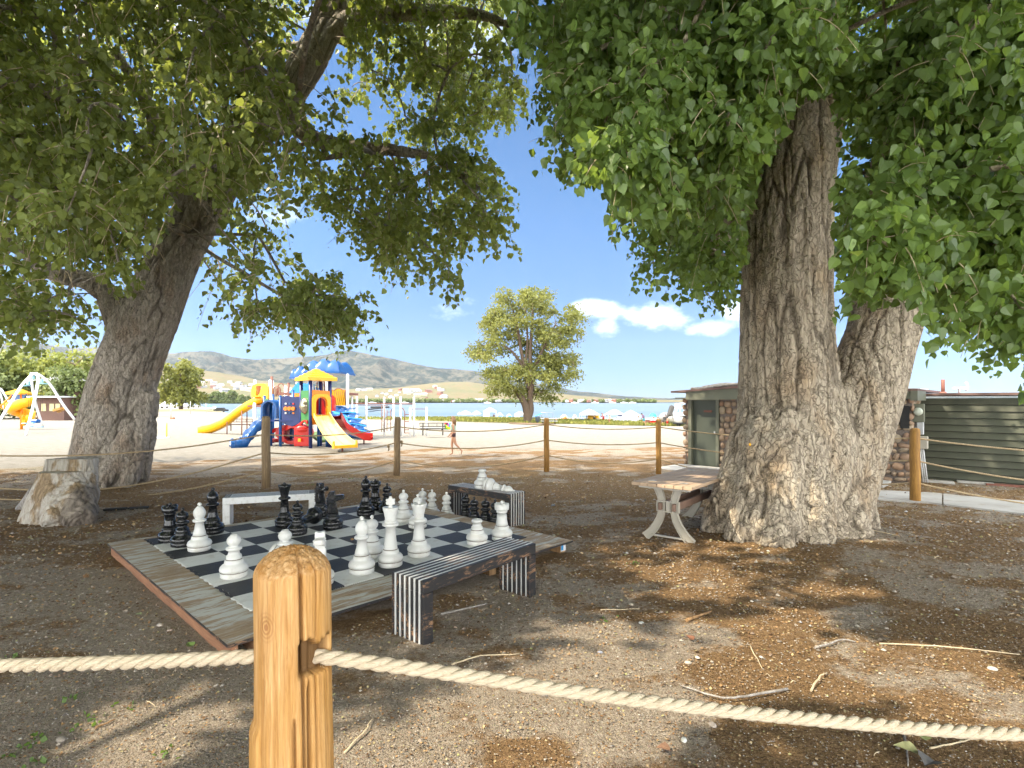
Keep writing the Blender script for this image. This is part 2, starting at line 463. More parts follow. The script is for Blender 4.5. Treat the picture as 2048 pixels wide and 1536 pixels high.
MT['leafW'] = leafmat('leaf_willow', (.12, .15, .036), (.21, .235, .06), .5, .35, (.5, .52, .12))
MT['leafD'] = leafmat('leaf_shore', (.075, .105, .035), (.15, .18, .06), .6, .25, (.2, .26, .06))
MT['twig'] = simple('twig_tan', (.50, .40, .26), .8, .2, 20)
MT['black_pl'] = simple('black_plastic', (.010, .011, .013), .20, .3, 8, dirt=(.05, .045, .04), dscale=9)
MT['white_pl'] = simple('white_plastic', (.66, .66, .63), .42, .04, 6, bump=.0006, bscale=400, dirt=(.50, .47, .42), dscale=6)
MT['groove'] = simple('seam_line', (.16, .13, .10), .8)
MT['white_pt'] = simple('white_paint', (.76, .77, .76), .5, .05, 12, dirt=(.56, .54, .50), dscale=18)
MT['trex'] = simple('composite_tan', (.44, .315, .21), .65, .12, 3, bump=.001, bscale=60, stretch=(1, 1, 1))
MT['brownboard'] = simple('composite_brown', (.20, .125, .09), .65, .15, 8, bump=.001)
MT['taupe'] = simple('taupe_metal', (.40, .37, .31), .45, .05, 6)
MT['olive'] = simple('olive_paint', (.13, .135, .095), .55, .1, 3, bump=.0008, bscale=120, dirt=(.17, .17, .13), dscale=2)
MT['olive_d'] = simple('dark_green_paint', (.055, .066, .05), .5, .1, 3, bump=.0006, bscale=120)
MT['dark'] = simple('near_black', (.02, .02, .02), .8)
MT['roofred'] = simple('roof_edge', (.17, .10, .085), .7, .15, 5)
MT['concrete'] = simple('concrete', (.40, .385, .36), .9, .1, 3, bump=.003, bscale=90, dirt=(.30, .26, .21), dscale=2.2)
MT['mortar'] = simple('mortar', (.17, .14, .12), .95, .15, 20, bump=.004)
MT['steel'] = simple('grey_steel', (.42, .43, .44), .4, .06, 5, metal=.6)
MT['galv'] = simple('white_steel', (.70, .71, .72), .35, .05, 5)
MT['rust'] = simple('rust_brown', (.20, .075, .05), .6, .2, 10)
MT['yel'] = simple('yellow_plastic', (.80, .40, .004), .32, .05, 4)
MT['orange'] = simple('orange_plastic', (.78, .22, .004), .35, .06, 4)
MT['blue'] = simple('blue_plastic', (.002, .07, .25), .3, .08, 4)
MT['navy'] = simple('navy_plastic', (.010, .026, .14), .4, .08, 4)
MT['red'] = simple('red_plastic', (.50, .012, .006), .32, .08, 4)
MT['green'] = simple('green_plastic', (.06, .22, .06), .4, .08, 4)
MT['whitec'] = simple('white_cloth', (.60, .61, .62), .8, .03, 4)
MT['gold'] = simple('bubble_gold', (.42, .36, .26), .15, .1, 6, metal=.7)
MT['skin'] = simple('skin', (.50, .27, .17), .55, .06, 8)
MT['hair'] = simple('hair_brown', (.22, .12, .05), .55, .25, 40, stretch=(3, 3, .4))
def wood(name, lt, dk, sc=1, rough=.75, knots=True, axis='Z'):
    g = NG(name)
    s3 = {'Z': (14, 14, 1.1), 'X': (1.1, 14, 14), 'Y': (14, 1.1, 14)}[axis]
    co = g.co(tuple(a * sc for a in s3), warp=.05, wscale=3)
    grain = g.noise(co, 1.8, 6, .65, 1.2)
    fine = g.noise(g.co(tuple(a * 5 * sc for a in s3)), 1.5, 4, .7)
    col = g.ramp(grain, [(.3, dk), (.48, tuple((a + b) / 2 for a, b in zip(lt, dk))), (.6, lt), (.8, tuple(min(1, a * 1.2) for a in lt))])
    col = g.mix(g.rng(fine, .35, .7, 0, .45), col, tuple(a * .6 for a in dk))
    g.bump(g.math('ADD', grain, g.math('MULTIPLY', fine, .6)), .7, .004)
    return g.fin(col, rough)
MT['postwood'] = wood('post_wood', (.62, .345, .115), (.30, .135, .04), 1.6)
MT['postgrey'] = wood('post_weathered', (.33, .235, .13), (.17, .11, .06))
MT['postyel'] = wood('post_yellow', (.45, .235, .05), (.22, .11, .03))
MT['cedar'] = wood('cedar_board', (.42, .17, .075), (.27, .10, .045), .8, axis='X')
MT['greywood'] = wood('grey_wood', (.40, .37, .34), (.19, .16, .13), .8)
MT['rotwood'] = wood('brown_rotten_wood', (.42, .25, .11), (.13, .065, .025), 1.0)
def rope_mat():
    g = NG('rope_manila'); co = g.co((1, 1, 1), warp=.01, wscale=30)
    f = g.noise(g.co((30, 220, 220)), 1.5, 4, .7)
    f2 = g.noise(g.co(), 9, 3)
    col = g.ramp(f, [(.25, (.34, .25, .15)), (.45, (.57, .46, .32)), (.75, (.70, .61, .46))])
    col = g.mix(g.rng(f2, .4, .7, 0, .35), col, (.66, .56, .42))
    g.bump(f, .9, .004); return g.fin(col, .9)
MT['rope'] = rope_mat()
MT['rope_far'] = simple('rope_thin', (.36, .27, .16), .9, .2, 30, bump=.003, bscale=150)
def bench_black():
    g = NG('worn_black_stain'); co = g.co((2, 18, 18), warp=.06, wscale=5)
    f = g.noise(co, 1.5, 6, .7, 1.5); f2 = g.noise(g.co(), 5, 4, .6)
    m_ = g.math('MULTIPLY', g.rng(f, .51, .58), g.rng(f2, .44, .56))
    col = g.mix(m_, (.018, .017, .018), (.27, .15, .08))
    g.bump(f, .5, .003); return g.fin(col, .55)
MT['bblack'] = bench_black()
def deck_mat():
    g = NG('worn_deck'); co = g.co((1.1, 8, 1), warp=.10, wscale=3)
    f = g.noise(co, 1.8, 9, .78, .3); f2 = g.noise(g.co(), 1.1, 3, .5)
    k = g.math('ADD', g.math('MULTIPLY', f, .80), g.math('MULTIPLY', f2, .30))
    pl = g.noise(g.co((2.2, 30, 1), warp=.1, wscale=2), 1.5, 6, .7)
    wd = g.ramp(pl, [(.3, (.17, .105, .055)), (.5, (.30, .21, .125)), (.75, (.40, .31, .20))])
    col = g.mix(g.rng(k, .53, .60), wd, (.47, .47, .43))
    wv = g.wave(g.co((0, 1, 0)), .82 / 1.22, 0, 0)
    g.bump(f, .4, .002); return g.fin(col, .75)
MT['deck'] = deck_mat()
def mat_mat(name, c, c2):
    g = NG(name); w_ = g.wave(g.co((1, 1, 1)), 22, 0.0, 0, 1, 'BANDS', 'Y')
    col = g.mix(g.rng(g.noise(g.co(), 7, 8, .75), .52, .68, 0, .6), c, c2)
    col = g.mix(g.rng(w_, .0, .5, .35, 0), col, tuple(a * .4 for a in c))
    g.bump(w_, .8, .004); return g.fin(col, .6)
MT['mat_b'] = mat_mat('mat_black', (.022, .025, .032), (.07, .06, .05))
MT['mat_w'] = mat_mat('mat_white', (.68, .69, .66), (.42, .37, .31))
# ============================================================ GROUND
def sand_mask(x, y):
    n = fbm(x * .35, y * .6, 0, 4, 21)
    edge = np.interp(x, [-40, -16, -9, -5, 0, 6, 20], [11, 12.5, 16.0, 18.3, 19.6, 19.6, 18])
    return sstep(-.9, .9, y + n * 1.6 - edge)
def build_ground():
    ys = list(np.arange(-8, 1, .25)) + list(np.arange(1, 9, .045)) + list(np.arange(9, 26, .16))
    y = 26.
    while y < 13000: ys.append(y); y *= 1.035
    ys = np.array(ys); s = np.linspace(-1, 1, 360)
    s = np.sign(s) * np.abs(s) ** 1.15
    hw = np.maximum(14, np.abs(ys) * 1.35 + 9)
    X = s[None, :] * hw[:, None]; Y = np.repeat(ys[:, None], len(s), 1)
    Z = H(X, Y)
    nm = sstep(14, 5, Y)
    Z = Z + nm * (.010 * fbm(X * 4, Y * 4, 0, 3, 9) + .006 * fbm(X * 14, Y * 14, 0, 3, 12)) + sstep(60, 20, Y) * .018 * fbm(X * 1.3, Y * 1.3, 0, 3, 33) * sand_mask(X, Y)
    V = np.stack([X, Y, Z], -1).reshape(-1, 3)
    r, c = X.shape; i = np.arange(r - 1)[:, None] * c + np.arange(c - 1)[None, :]
    q = np.stack([i, i + 1, i + c + 1, i + c], -1).reshape(-1)
    sm = sand_mask(X, Y).ravel()
    # brown litter (1) against bare grey grit (0)
    lit = .60 + .8 * fbm(X * .55, Y * .8, 0, 4, 41) + .95 * fbm(X * 2.2, Y * 3.0, 0, 4, 44)
    lit = lit + .25 * np.exp(-((X - 2.2) ** 2 + (Y - 2.8) ** 2) / 3) - .6 * np.exp(-((X - 6.2) ** 2 / 3 + (Y - 4.7) ** 2 / 1.2)) - .35 * np.exp(-((X - .9) ** 2 / 1. + (Y - 4.3) ** 2 / .8)) \
        - .35 * np.exp(-((X + 2.9) ** 2 / 1.5 + (Y - 2.5) ** 2 / 3.)) + .25 * np.exp(-((X - 0) ** 2 / 40 + (Y - 12) ** 2 / 12))
    lit = np.clip(lit, 0, 1).ravel()
    gr = np.clip(.2 * np.exp(-((X - 1) ** 2 / 60 + (Y - 11.5) ** 2 / 6)) * (1 + 1.5 * fbm(X * .9, Y * .9, 0, 3, 50)) + .7 * np.exp(-((X + 11.5) ** 2 / 2 + (Y - 14) ** 2 / .5)), 0, 1).ravel()
    g = NG('ground_dirt')
    big = g.noise(g.co(), 1.3, 5, .6); mid = g.noise(g.co(), 14, 6, .65); fin = g.noise(g.co(), 85, 4, .75)
    vo = g.vor(g.co(), 95, 'F1', 'Color'); vd = g.vor(g.co(), 95, 'F1', 'Distance')
    vo2 = g.vor(g.co(), 38, 'F1', 'Color'); vd2 = g.vor(g.co(), 38, 'F1', 'Distance')
    grit = g.ramp(g.noise(g.co(), 150, 2, .8), [(.3, (.19, .155, .115)), (.5, (.41, .34, .265)), (.7, (.60, .53, .44))])
    grey = g.mix(g.rng(vd2, .18, .28, .55, 0), grit, g.mix(.5, (.42, .36, .285), vo2, 'MULTIPLY'))
    grey = g.mix(g.rng(mid, .35, .65, 0, .4), grey, (.20, .155, .11))
    litter = g.ramp(g.noise(g.co((1, 1, 1), warp=.02, wscale=30), 120, 4, .8), [(.3, (.10, .06, .03)), (.48, (.29, .18, .09)), (.6, (.38, .25, .13)), (.75, (.55, .42, .26))])
    litter = g.mix(g.rng(mid, .3, .7, 0, .45), litter, (.12, .07, .03))
    m2 = g.noise(g.co((1, 1.2, 1)), 34, 5, .75)
    grey = g.mix(g.rng(m2, .40, .60, .5, 0), grey, (.19, .15, .11)); grey = g.mix(g.rng(m2, .55, .68, 0, .5), grey, (.50, .45, .37))
    litter = g.mix(g.rng(m2, .40, .58, .6, 0), litter, (.10, .058, .027)); litter = g.mix(g.rng(m2, .58, .70, 0, .45), litter, (.58, .40, .20))
    lm = g.rng(g.math('ADD', g.attr('lit'), g.math('MULTIPLY', g.math('SUBTRACT', mid, .5), .9)), .42, .72)
    dirt = g.mix(lm, grey, litter)
    dirt = g.mix(g.math('MULTIPLY', g.attr('grn'), g.rng(mid, .4, .6)), dirt, (.10, .12, .035))
    sn = g.noise(g.co((1, 1.6, 1)), 3.2, 6, .7)
    sand = g.mix(g.rng(sn, .35, .65), (.19, .175, .145), (.285, .268, .238))
    sand = g.mix(g.rng(fin, .3, .7, .35, 0), sand, (.42, .38, .32))
    sand = g.mix(g.rng(g.noise(g.co((.5, 1.5, 1)), .9, 7, .7), .6, .72, 0, .35), sand, (.34, .27, .19))
    sm_ = g.rng(g.math('ADD', g.attr('sand'), g.math('MULTIPLY', g.math('SUBTRACT', mid, .5), .7)), .35, .65)
    col = g.mix(sm_, dirt, sand)
    b1 = g.bump(g.math('ADD', g.math('ADD', g.math('MULTIPLY', fin, .5), g.math('MULTIPLY', vd, -.6)), g.math('MULTIPLY', m2, 1.2)), 1.0, .02)
    g.bump(g.math('ADD', mid, sn), .6, .05, b1)
    g.fin(col, .95); g.b.inputs['Specular IOR Level'].default_value = .15
    o = mesh_np('ground', V, q, np.full((r - 1) * (c - 1), 4), g.m, attrs={'sand': sm, 'lit': lit, 'grn': gr})
    tag(o, kind='structure')
build_ground()

# ------------------------------------------------------------ lake
def water():
    g = NG('lake_water')
    co = g.co((.06, .35, 1)); n = g.noise(co, 1, 6, .65); n2 = g.noise(g.co((.003, .02, 1)), 1, 4, .6)
    col = g.mix(g.rng(n2, .35, .65), (.10, .145, .185), (.16, .20, .23))
    g.bump(n, .55, .25); g.fin(col, .32); g.b.inputs['Specular IOR Level'].default_value = .4
    mb = MB(); mb.add([(-3000, 60, -2.25), (4500, 60, -2.25), (4500, 1700, -2.25), (-3000, 1700, -2.25)], [(0, 1, 2, 3)])
    o = mb.build('lake_water', g.m); tag(o, kind='structure')
water()

# ------------------------------------------------------------ far shore, foothills and mountains: one terrain
RIDGE = [(-400, 700), (-100, 690), (0, 692), (60, 683), (120, 690), (200, 700), (300, 712), (345, 709), (420, 706), (480, 717), (560, 722), (600, 718), (650, 709), (700, 703), (740, 710), (790, 719), (870, 736), (945, 742),
         (1000, 756), (1080, 768), (1160, 783), (1250, 793), (1340, 797), (1500, 796), (1700, 792), (1900, 790), (2100, 785), (2500, 780)]
FOOT = [(-400, 760), (0, 752), (250, 745), (330, 738), (400, 741), (440, 747), (520, 762), (600, 773), (700, 779), (780, 776), (860, 769), (940, 766), (1000, 772), (1060, 781), (1160, 792), (1240, 798), (1340, 800), (2500, 800)]
def hills():
    pxs = np.arange(-420, 2500, 3.5); D = np.concatenate([np.arange(1480, 2600, 40), np.arange(2600, 5200, 60), np.arange(5200, 9400, 75)])
    P, DD = np.meshgrid(pxs, D)
    X = (P - CX) / F * DD; Y = DD
    rd = np.interp(P, [a for a, b in RIDGE], [b for a, b in RIDGE]); ft = np.interp(P, [a for a, b in FOOT], [b for a, b in FOOT])
    zr = CZ + (HY - rd) / F * 7600; zf = CZ + (HY - ft) / F * 3800
    rn = 1 - 2.2 * np.abs(fbm(X / 900, Y / 1300, 0, 5, 61)); fn = fbm(X / 420, Y / 600, 0, 5, 71)
    low = -2.6 + sstep(1480, 1560, DD) * 2.2
    fh = low + (zf - low) * sstep(1650, 3800, DD) ** 1.25
    fh = fh + sstep(1700, 3000, DD) * np.clip(zf, 0, 150) * .16 * fn
    fh = fh - sstep(3800, 5000, DD) * zf * .35
    mt = sstep(4300, 7600, DD) ** 1.15
    mh = zr * mt * (1 + (1 - .85 * sstep(6700, 7600, DD)) * .42 * (rn - .35)) - sstep(7600, 9400, DD) * zr * .6
    mh = np.where(DD < 7500, np.minimum(mh, CZ + (HY - rd - 1.5) / F * DD * (.86 + .13 * (1 - 2.4 * np.abs(fbm(X / 420, Y / 900, 0, 5, 66))))), mh)
    Z = np.maximum(fh, mh * sstep(4300, 5200, DD)) + sstep(7300, 7700, DD) * 8 * fbm(X / 120, Y / 120, 0, 3, 80)
    V = np.stack([X, Y, Z], -1).reshape(-1, 3)
    r, c = X.shape; i = np.arange(r - 1)[:, None] * c + np.arange(c - 1)[None, :]
    q = np.stack([i, i + 1, i + c + 1, i + c], -1).reshape(-1)
    g = NG('hill_scrub')
    n1 = g.noise(g.co((.0035, .0035, .004)), 1, 7, .7); n2 = g.noise(g.co((.016, .016, .02)), 1, 6, .75); n3 = g.noise(g.co((.06, .06, .06)), 1, 3, .7)
    tan = g.mix(g.rng(n2, .35, .65), (.13, .10, .058), (.19, .155, .095))
    tan = g.mix(g.math('MULTIPLY', g.rng(n1, .5, .58), g.rng(n3, .38, .55)), tan, (.105, .115, .06))
    tan = g.mix(g.math('MULTIPLY', g.rng(n2, .50, .56), .6), tan, (.10, .10, .05)); tan = g.mix(g.rng(g.math('ADD', n3, g.math('MULTIPLY', n2, .4)), .74, .84, 0, .8), tan, (.12, .13, .07))
    mtn = g.mix(g.rng(g.math('ADD', g.math('MULTIPLY', n1, .6), g.math('MULTIPLY', n2, .6)), .58, .66), (.010, .019, .018), (.088, .080, .060))
    mtn = g.mix(g.rng(n3, .5, .7, 0, .5), mtn, (.09, .11, .085))
    col = g.mix(g.attr('mtn'), tan, mtn); g.fin(col, .95); g.b.inputs['Specular IOR Level'].default_value = .1
    o = mesh_np('hills', V, q, np.full((r - 1) * (c - 1), 4), g.m, attrs={'mtn': (sstep(4000, 4900, DD + 500 * fn)).ravel()})
    tag(o, kind='structure')
    from mathutils.bvhtree import BVHTree
    return (pxs, D, Z)
HILLZ = hills()
def hillz(x, y):
    pxs, D, Z = HILLZ; p = x / y * F + CX
    i = int(np.clip(np.searchsorted(D, y) - 1, 0, len(D) - 2)); j = int(np.clip((p - pxs[0]) / 3.5, 0, len(pxs) - 2))
    t = (y - D[i]) / (D[i + 1] - D[i]); return float(Z[i, j] * (1 - t) + Z[i + 1, j] * t)

# ------------------------------------------------------------ haze
def haze():
    mb = MB(); mb.box((800, 4300, 480), (22000, 10400, 1100))
    m = bpy.data.materials.new('haze_air'); m.use_nodes = True; t = m.node_tree; t.nodes.clear()
    v = t.nodes.new('ShaderNodeVolumePrincipled'); v.inputs['Color'].default_value = (.80, .88, 1, 1); v.inputs['Density'].default_value = 2.4e-5; v.inputs['Anisotropy'].default_value = .2
    oo = t.nodes.new('ShaderNodeOutputMaterial'); t.links.new(v.outputs[0], oo.inputs['Volume'])
    o = mb.build('haze', m); tag(o, kind='stuff')
HAZE = True
if HAZE: haze()

# ============================================================ TREES
def tubes_np(name, paths, rad, n, mats, parent=None, rnd=None):
    """paths (N,K,3), rad (N,K)"""
    P = np.asarray(paths, float); N, K, _ = P.shape
    T = np.gradient(P, axis=1); T /= np.linalg.norm(T, axis=2, keepdims=True) + 1e-9
    up = np.where(np.abs(T[..., 2:3]) < .9, np.array([0, 0, 1.]), np.array([1., 0, 0]))
    A = np.cross(T, up); A /= np.linalg.norm(A, axis=2, keepdims=True) + 1e-9; B = np.cross(T, A)
    an = np.arange(n) / n * 2 * math.pi
    V = P[:, :, None, :] + (A[:, :, None, :] * np.cos(an)[None, None, :, None] + B[:, :, None, :] * np.sin(an)[None, None, :, None]) * np.asarray(rad)[:, :, None, None]
    base = (np.arange(N) * K * n)[:, None, None]; k = (np.arange(K - 1) * n)[None, :, None]; j = np.arange(n)[None, None, :]; j2 = (j + 1) % n
    q = np.stack([base + k + j, base + k + j2, base + k + n + j2, base + k + n + j], -1).reshape(-1)
    return mesh_np(name, V.reshape(-1, 3), q, np.full(N * (K - 1) * n, 4), mats, parent, attrs={'cav': np.full(N * K * n, .6)})
LEAF_A = (np.array([[0, 0, 0], [0, 1, .0], [.30, .06, .07], [.50, .30, .10], [.30, .66, .05], [-.30, .06, .07], [-.50, .30, .10], [-.30, .66, .05]]), [[0, 2, 3, 4, 1], [0, 1, 7, 6, 5]])
LEAF_B = (np.array([[0, 0, 0], [0, 1.0, -.06], [0, .45, -.02], [.22, -.05, .04], [.44, .10, .09], [.50, .26, .11], [.42, .40, .09], [.36, .56, .06], [.20, .74, .02],
                    [-.22, -.05, .04], [-.44, .10, .09], [-.50, .26, .11], [-.42, .40, .09], [-.36, .56, .06], [-.20, .74, .02]]),
          [[0, 3, 4, 5, 2], [2, 5, 6, 7], [2, 7, 8, 1], [0, 2, 11, 10, 9], [2, 13, 12, 11], [2, 1, 14, 13]])
LEAF_C = (np.array([[0, 0, 0], [.5, .4, .08], [0, 1, 0], [-.5, .4, .08]]), [[0, 1, 2, 3]])
def leaves_np(name, P, D, N, S, rnd, mat, parent, tmpl=LEAF_A):
    D = D / (np.linalg.norm(D, axis=1, keepdims=True) + 1e-9)
    X = np.cross(D, N); X /= np.linalg.norm(X, axis=1, keepdims=True) + 1e-9; Zn = np.cross(X, D)
    T, fs = tmpl; k = len(T)
    V = P[:, None, :] + S[:, None, None] * (T[None, :, 0:1] * X[:, None, :] + T[None, :, 1:2] * D[:, None, :] + T[None, :, 2:3] * Zn[:, None, :])
    lo = np.concatenate([np.array(f) for f in fs]); cn = np.array([len(f) for f in fs])
    L = (np.arange(len(P)) * k)[:, None] + lo[None, :]
    return mesh_np(name, V.reshape(-1, 3), L.reshape(-1), np.tile(cn, len(P)), mat, parent, smooth=False, attrs={'rnd': np.repeat(rnd, k)})
def rsphere(n):
    v = RNG.normal(size=(n, 3)); v /= np.linalg.norm(v, axis=1, keepdims=True); return v
def grow(C, Rd, ntw, nlf, tl, droop=.8, rndb=.0, hang=.8, keep=None):
    """twigs and leaves around puff centres C with radii Rd; returns twig paths and leaf arrays"""
    C = np.asarray(C, float); Rd = np.asarray(Rd, float); M = len(C)
    idx = np.repeat(np.arange(M), ntw)
    d = rsphere(len(idx)); d[:, 2] *= .7
    st = C[idx] + d * (Rd[idx] * RNG.random(len(idx)) ** .5 * .75)[:, None]
    dr = d * .7 + rsphere(len(idx)) * .6; dr /= np.linalg.norm(dr, axis=1, keepdims=True)
    L = tl * RNG.uniform(.5, 1.25, len(idx)) * np.minimum(1.2, Rd[idx] / .6)
    if keep is not None:
        ok = keep(st + dr * L[:, None] * .7 + np.array([0, 0, -1]) * (L * droop * .5)[:, None])
        st, dr, L, idx = st[ok], dr[ok], L[ok], idx[ok]
    K = 5; t = np.linspace(0, 1, K)
    paths = st[:, None, :] + dr[:, None, :] * (L[:, None] * t)[:, :, None]
    paths[:, :, 2] -= (L[:, None] * t ** 1.8) * droop * .8
    # leaves
    n = len(st); tt = np.clip((np.arange(nlf) + .5) / nlf + RNG.uniform(-.5, .5, (n, nlf)) / nlf, 0.04, 1)
    P = st[:, None, :] + dr[:, None, :] * (L[:, None] * tt)[:, :, None]
    P[:, :, 2] -= (L[:, None] * tt ** 1.8) * droop * .8
    P = P.reshape(-1, 3) + RNG.normal(size=(n * nlf, 3)) * .035
    D = rsphere(len(P)) * .75 + np.repeat(dr, nlf, 0) * .25; D[:, 2] -= hang
    Nn = rsphere(len(P)); Nn[:, 2] = np.abs(Nn[:, 2]) * .9 + .1
    pr = RNG.random(M)[idx]; rnd = np.clip(np.repeat(pr, nlf) * .35 + RNG.random(len(P)) * .65 + rndb, 0, 1)
    rnd = np.where(RNG.random(len(P)) < .95, np.clip(rnd, 0, .86), rnd)
    return paths, P, D, Nn, rnd
def inpoly(x, y, poly):
    c = np.zeros(np.shape(x), bool); j = len(poly) - 1
    for i in range(len(poly)):
        xi, yi = poly[i]; xj, yj = poly[j]
        c ^= ((yi > y) != (yj > y)) & (x < (xj - xi) * (y - yi) / (yj - yi + 1e-12) + xi); j = i
    return c
def edged(x, y, poly):
    m = np.full(np.shape(x), 1e9)
    for i in range(len(poly)):
        a = np.array(poly[i - 1], float); b = np.array(poly[i], float); ab = b - a
        t = np.clip(((x - a[0]) * ab[0] + (y - a[1]) * ab[1]) / (ab @ ab + 1e-9), 0, 1)
        m = np.minimum(m, np.hypot(x - a[0] - t * ab[0], y - a[1] - t * ab[1]))
    return m
def puffs(poly, n, d0, d1, rad, seed, edge=.55, pw=1.0):
    """puff centres filling a photo-outline region through a depth range"""
    rg = np.random.default_rng(seed); xs = [p[0] for p in poly]; ys = [p[1] for p in poly]; out = []; rr = []
    while len(out) < n:
        x = rg.uniform(min(xs), max(xs)); y = rg.uniform(min(ys), max(ys)); d = d0 + (d1 - d0) * rg.random() ** pw
        r = rad * rg.uniform(.7, 1.2)
        if not inpoly(np.array(x), np.array(y), poly): continue
        if edged(np.array(x), np.array(y), poly) < edge * r * F / d and 20 < y and 10 < x < 2035: continue
        out.append(at(x, y, d)); rr.append(r)
    return np.array([list(p) for p in out]), np.array(rr)
def proj(P): return CX + P[:, 0] / np.maximum(P[:, 1], .01) * F, HY - (P[:, 2] - CZ) / np.maximum(P[:, 1], .01) * F
AVOID = [([(1500, 640), (1505, 430), (1530, 360), (1590, 205), (1665, 190), (1668, 600)], 6.75)]
def branch_net(name, trunk_nodes, C, mat, parent, r0=.02, kr=.014, maxr=.16, sag=.15, n=7):
    """joins every puff centre to its nearest neighbour towards the trunk"""
    C = np.asarray(C); T = np.asarray(trunk_nodes, float); nodes = [tuple(p) for p in T]; par = [-1] * len(nodes)
    d = np.array([np.min(np.linalg.norm(T - c, axis=1)) for c in C]); order = np.argsort(d)
    NP = np.zeros((len(T) + len(C), 3)); NP[:len(T)] = T; cost = np.zeros(len(NP)); m = len(T); 
    for o_ in order:
        c = C[o_]; dd = np.linalg.norm(NP[:m] - c, axis=1) * (1 + .0 * cost[:m]) + .25 * cost[:m]
        k = int(np.argmin(dd)); NP[m] = c; cost[m] = cost[k] + np.linalg.norm(NP[k] - c); par.append(k); m += 1
    cnt = np.ones(m)
    for i in range(m - 1, len(T) - 1, -1): cnt[par[i]] += cnt[i]
    paths = []; rads = []; K = 7; t = np.linspace(0, 1, K)[:, None]
    for i in range(len(T), m):
        a = NP[par[i]]; b = NP[i]; L = np.linalg.norm(b - a)
        ra = min(maxr, r0 + kr * math.sqrt(cnt[i])); rb = min(maxr, r0 + kr * math.sqrt(max(cnt[i] - 1, 0))) if cnt[i] > 1 else r0 * .6
        mid = (a + b) / 2 + RNG.normal(size=3) * L * .10 + np.array([0, 0, sag * L])
        p = a * (1 - t) ** 2 + mid * 2 * t * (1 - t) + b * t * t
        if any(inpoly(*proj(p), q_).any() and p[:, 1].min() < y_ for q_, y_ in AVOID): continue
        paths.append(p); rads.append(ra + (rb - ra) * t[:, 0])
    return tubes_np(name, np.array(paths), np.array(rads), n, mat, parent)
def trunk_mesh(name, segs, mat, parent, voxel=.03, amp=.035, axis=(0, 0, 1), fr=(7.5, 1.1), flat_base=True, twist=None, cut=None, seed=3):
    """segs: list of (points, radii[, squash]) merged by a voxel remesh, then given bark relief"""
    mb = MB()
    for s_ in segs:
        P = crom(s_[0], 6); rr = np.interp(np.linspace(0, len(s_[0]) - 1, len(P)), range(len(s_[0])), s_[1])
        mb.tube(P, list(rr), 20)
    o = mb.build('tmp', mat, None, weld=True)
    md = o.modifiers.new('r', 'REMESH'); md.mode = 'VOXEL'; md.voxel_size = voxel
    ms = o.modifiers.new('s', 'SMOOTH'); ms.factor = .7; ms.iterations = 14
    dg = bpy.context.evaluated_depsgraph_get(); ev = o.evaluated_get(dg); me = ev.to_mesh()
    n = len(me.vertices); V = np.empty(n * 3, np.float32); me.vertices.foreach_get('co', V); V = V.reshape(-1, 3).astype(float)
    Nn = np.empty(n * 3, np.float32); me.vertex_normals.foreach_get('vector', Nn); Nn = Nn.reshape(-1, 3)
    m = len(me.polygons); cn = np.empty(m, np.int32); me.polygons.foreach_get('loop_total', cn)
    L = np.empty(len(me.loops), np.int32); me.loops.foreach_get('vertex_index', L)
    ev.to_mesh_clear(); bpy.data.objects.remove(o)
    ax = np.array(axis, float); ax /= np.linalg.norm(ax); e1 = np.cross(ax, [0, 1, 0]); e1 /= np.linalg.norm(e1); e2 = np.cross(ax, e1)
    a, b, c = V @ e1, V @ e2, V @ ax
    if twist is not None: a, b, c = twist(V, a, b, c)
    wx = .055 * fbm(a * 2.2, b * 2.2, c * 1.5, 3, seed); wy = .055 * fbm(a * 2.2 + 9, b * 2.2, c * 1.5, 3, seed + 7)
    f1, f2 = fr
    r1 = 1 - np.abs(noise3((a + wx) * f1, (b + wy) * f1, c * f2, seed + 1) + .45 * noise3((a + wx) * f1 * 1.9 + 3, (b + wy) * f1 * 1.9, c * f2 * 1.7, seed + 21)) * 2
    r2 = 1 - np.abs(noise3((a + wx) * f1 * 2.1, (b + wy) * f1 * 2.1, c * f2 * 2.6, seed + 2)) * 2
    pl = noise3((a + wx) * f1 * .9, (b + wy) * f1 * .9, c * f2 * 5, seed + 4)
    n1 = (1 - r1) / 2; n2 = (1 - r2) / 2; n3 = np.abs(noise3((a + wx) * f1 * .5, (b + wy) * f1 * .5, c * f2 * 4.5, seed + 6))
    hgt = 1 - .85 * np.exp(-(n1 / .12) ** 2) - .42 * np.exp(-(n2 / .11) ** 2) - .30 * np.exp(-(n3 / .06) ** 2) + .14 * pl
    hgt = np.clip(hgt, 0, 1.2)
    big = fbm(a * 1.2, b * 1.2, c * .8, 3, seed + 5)
    V = V + Nn * ((hgt - .8) * amp * 1.7 + big * amp * .9)[:, None]
    if cut is not None: V = cut(V)
    return mesh_np(name, V, L, cn, mat, parent, attrs={'cav': np.clip(hgt, 0, 1)})

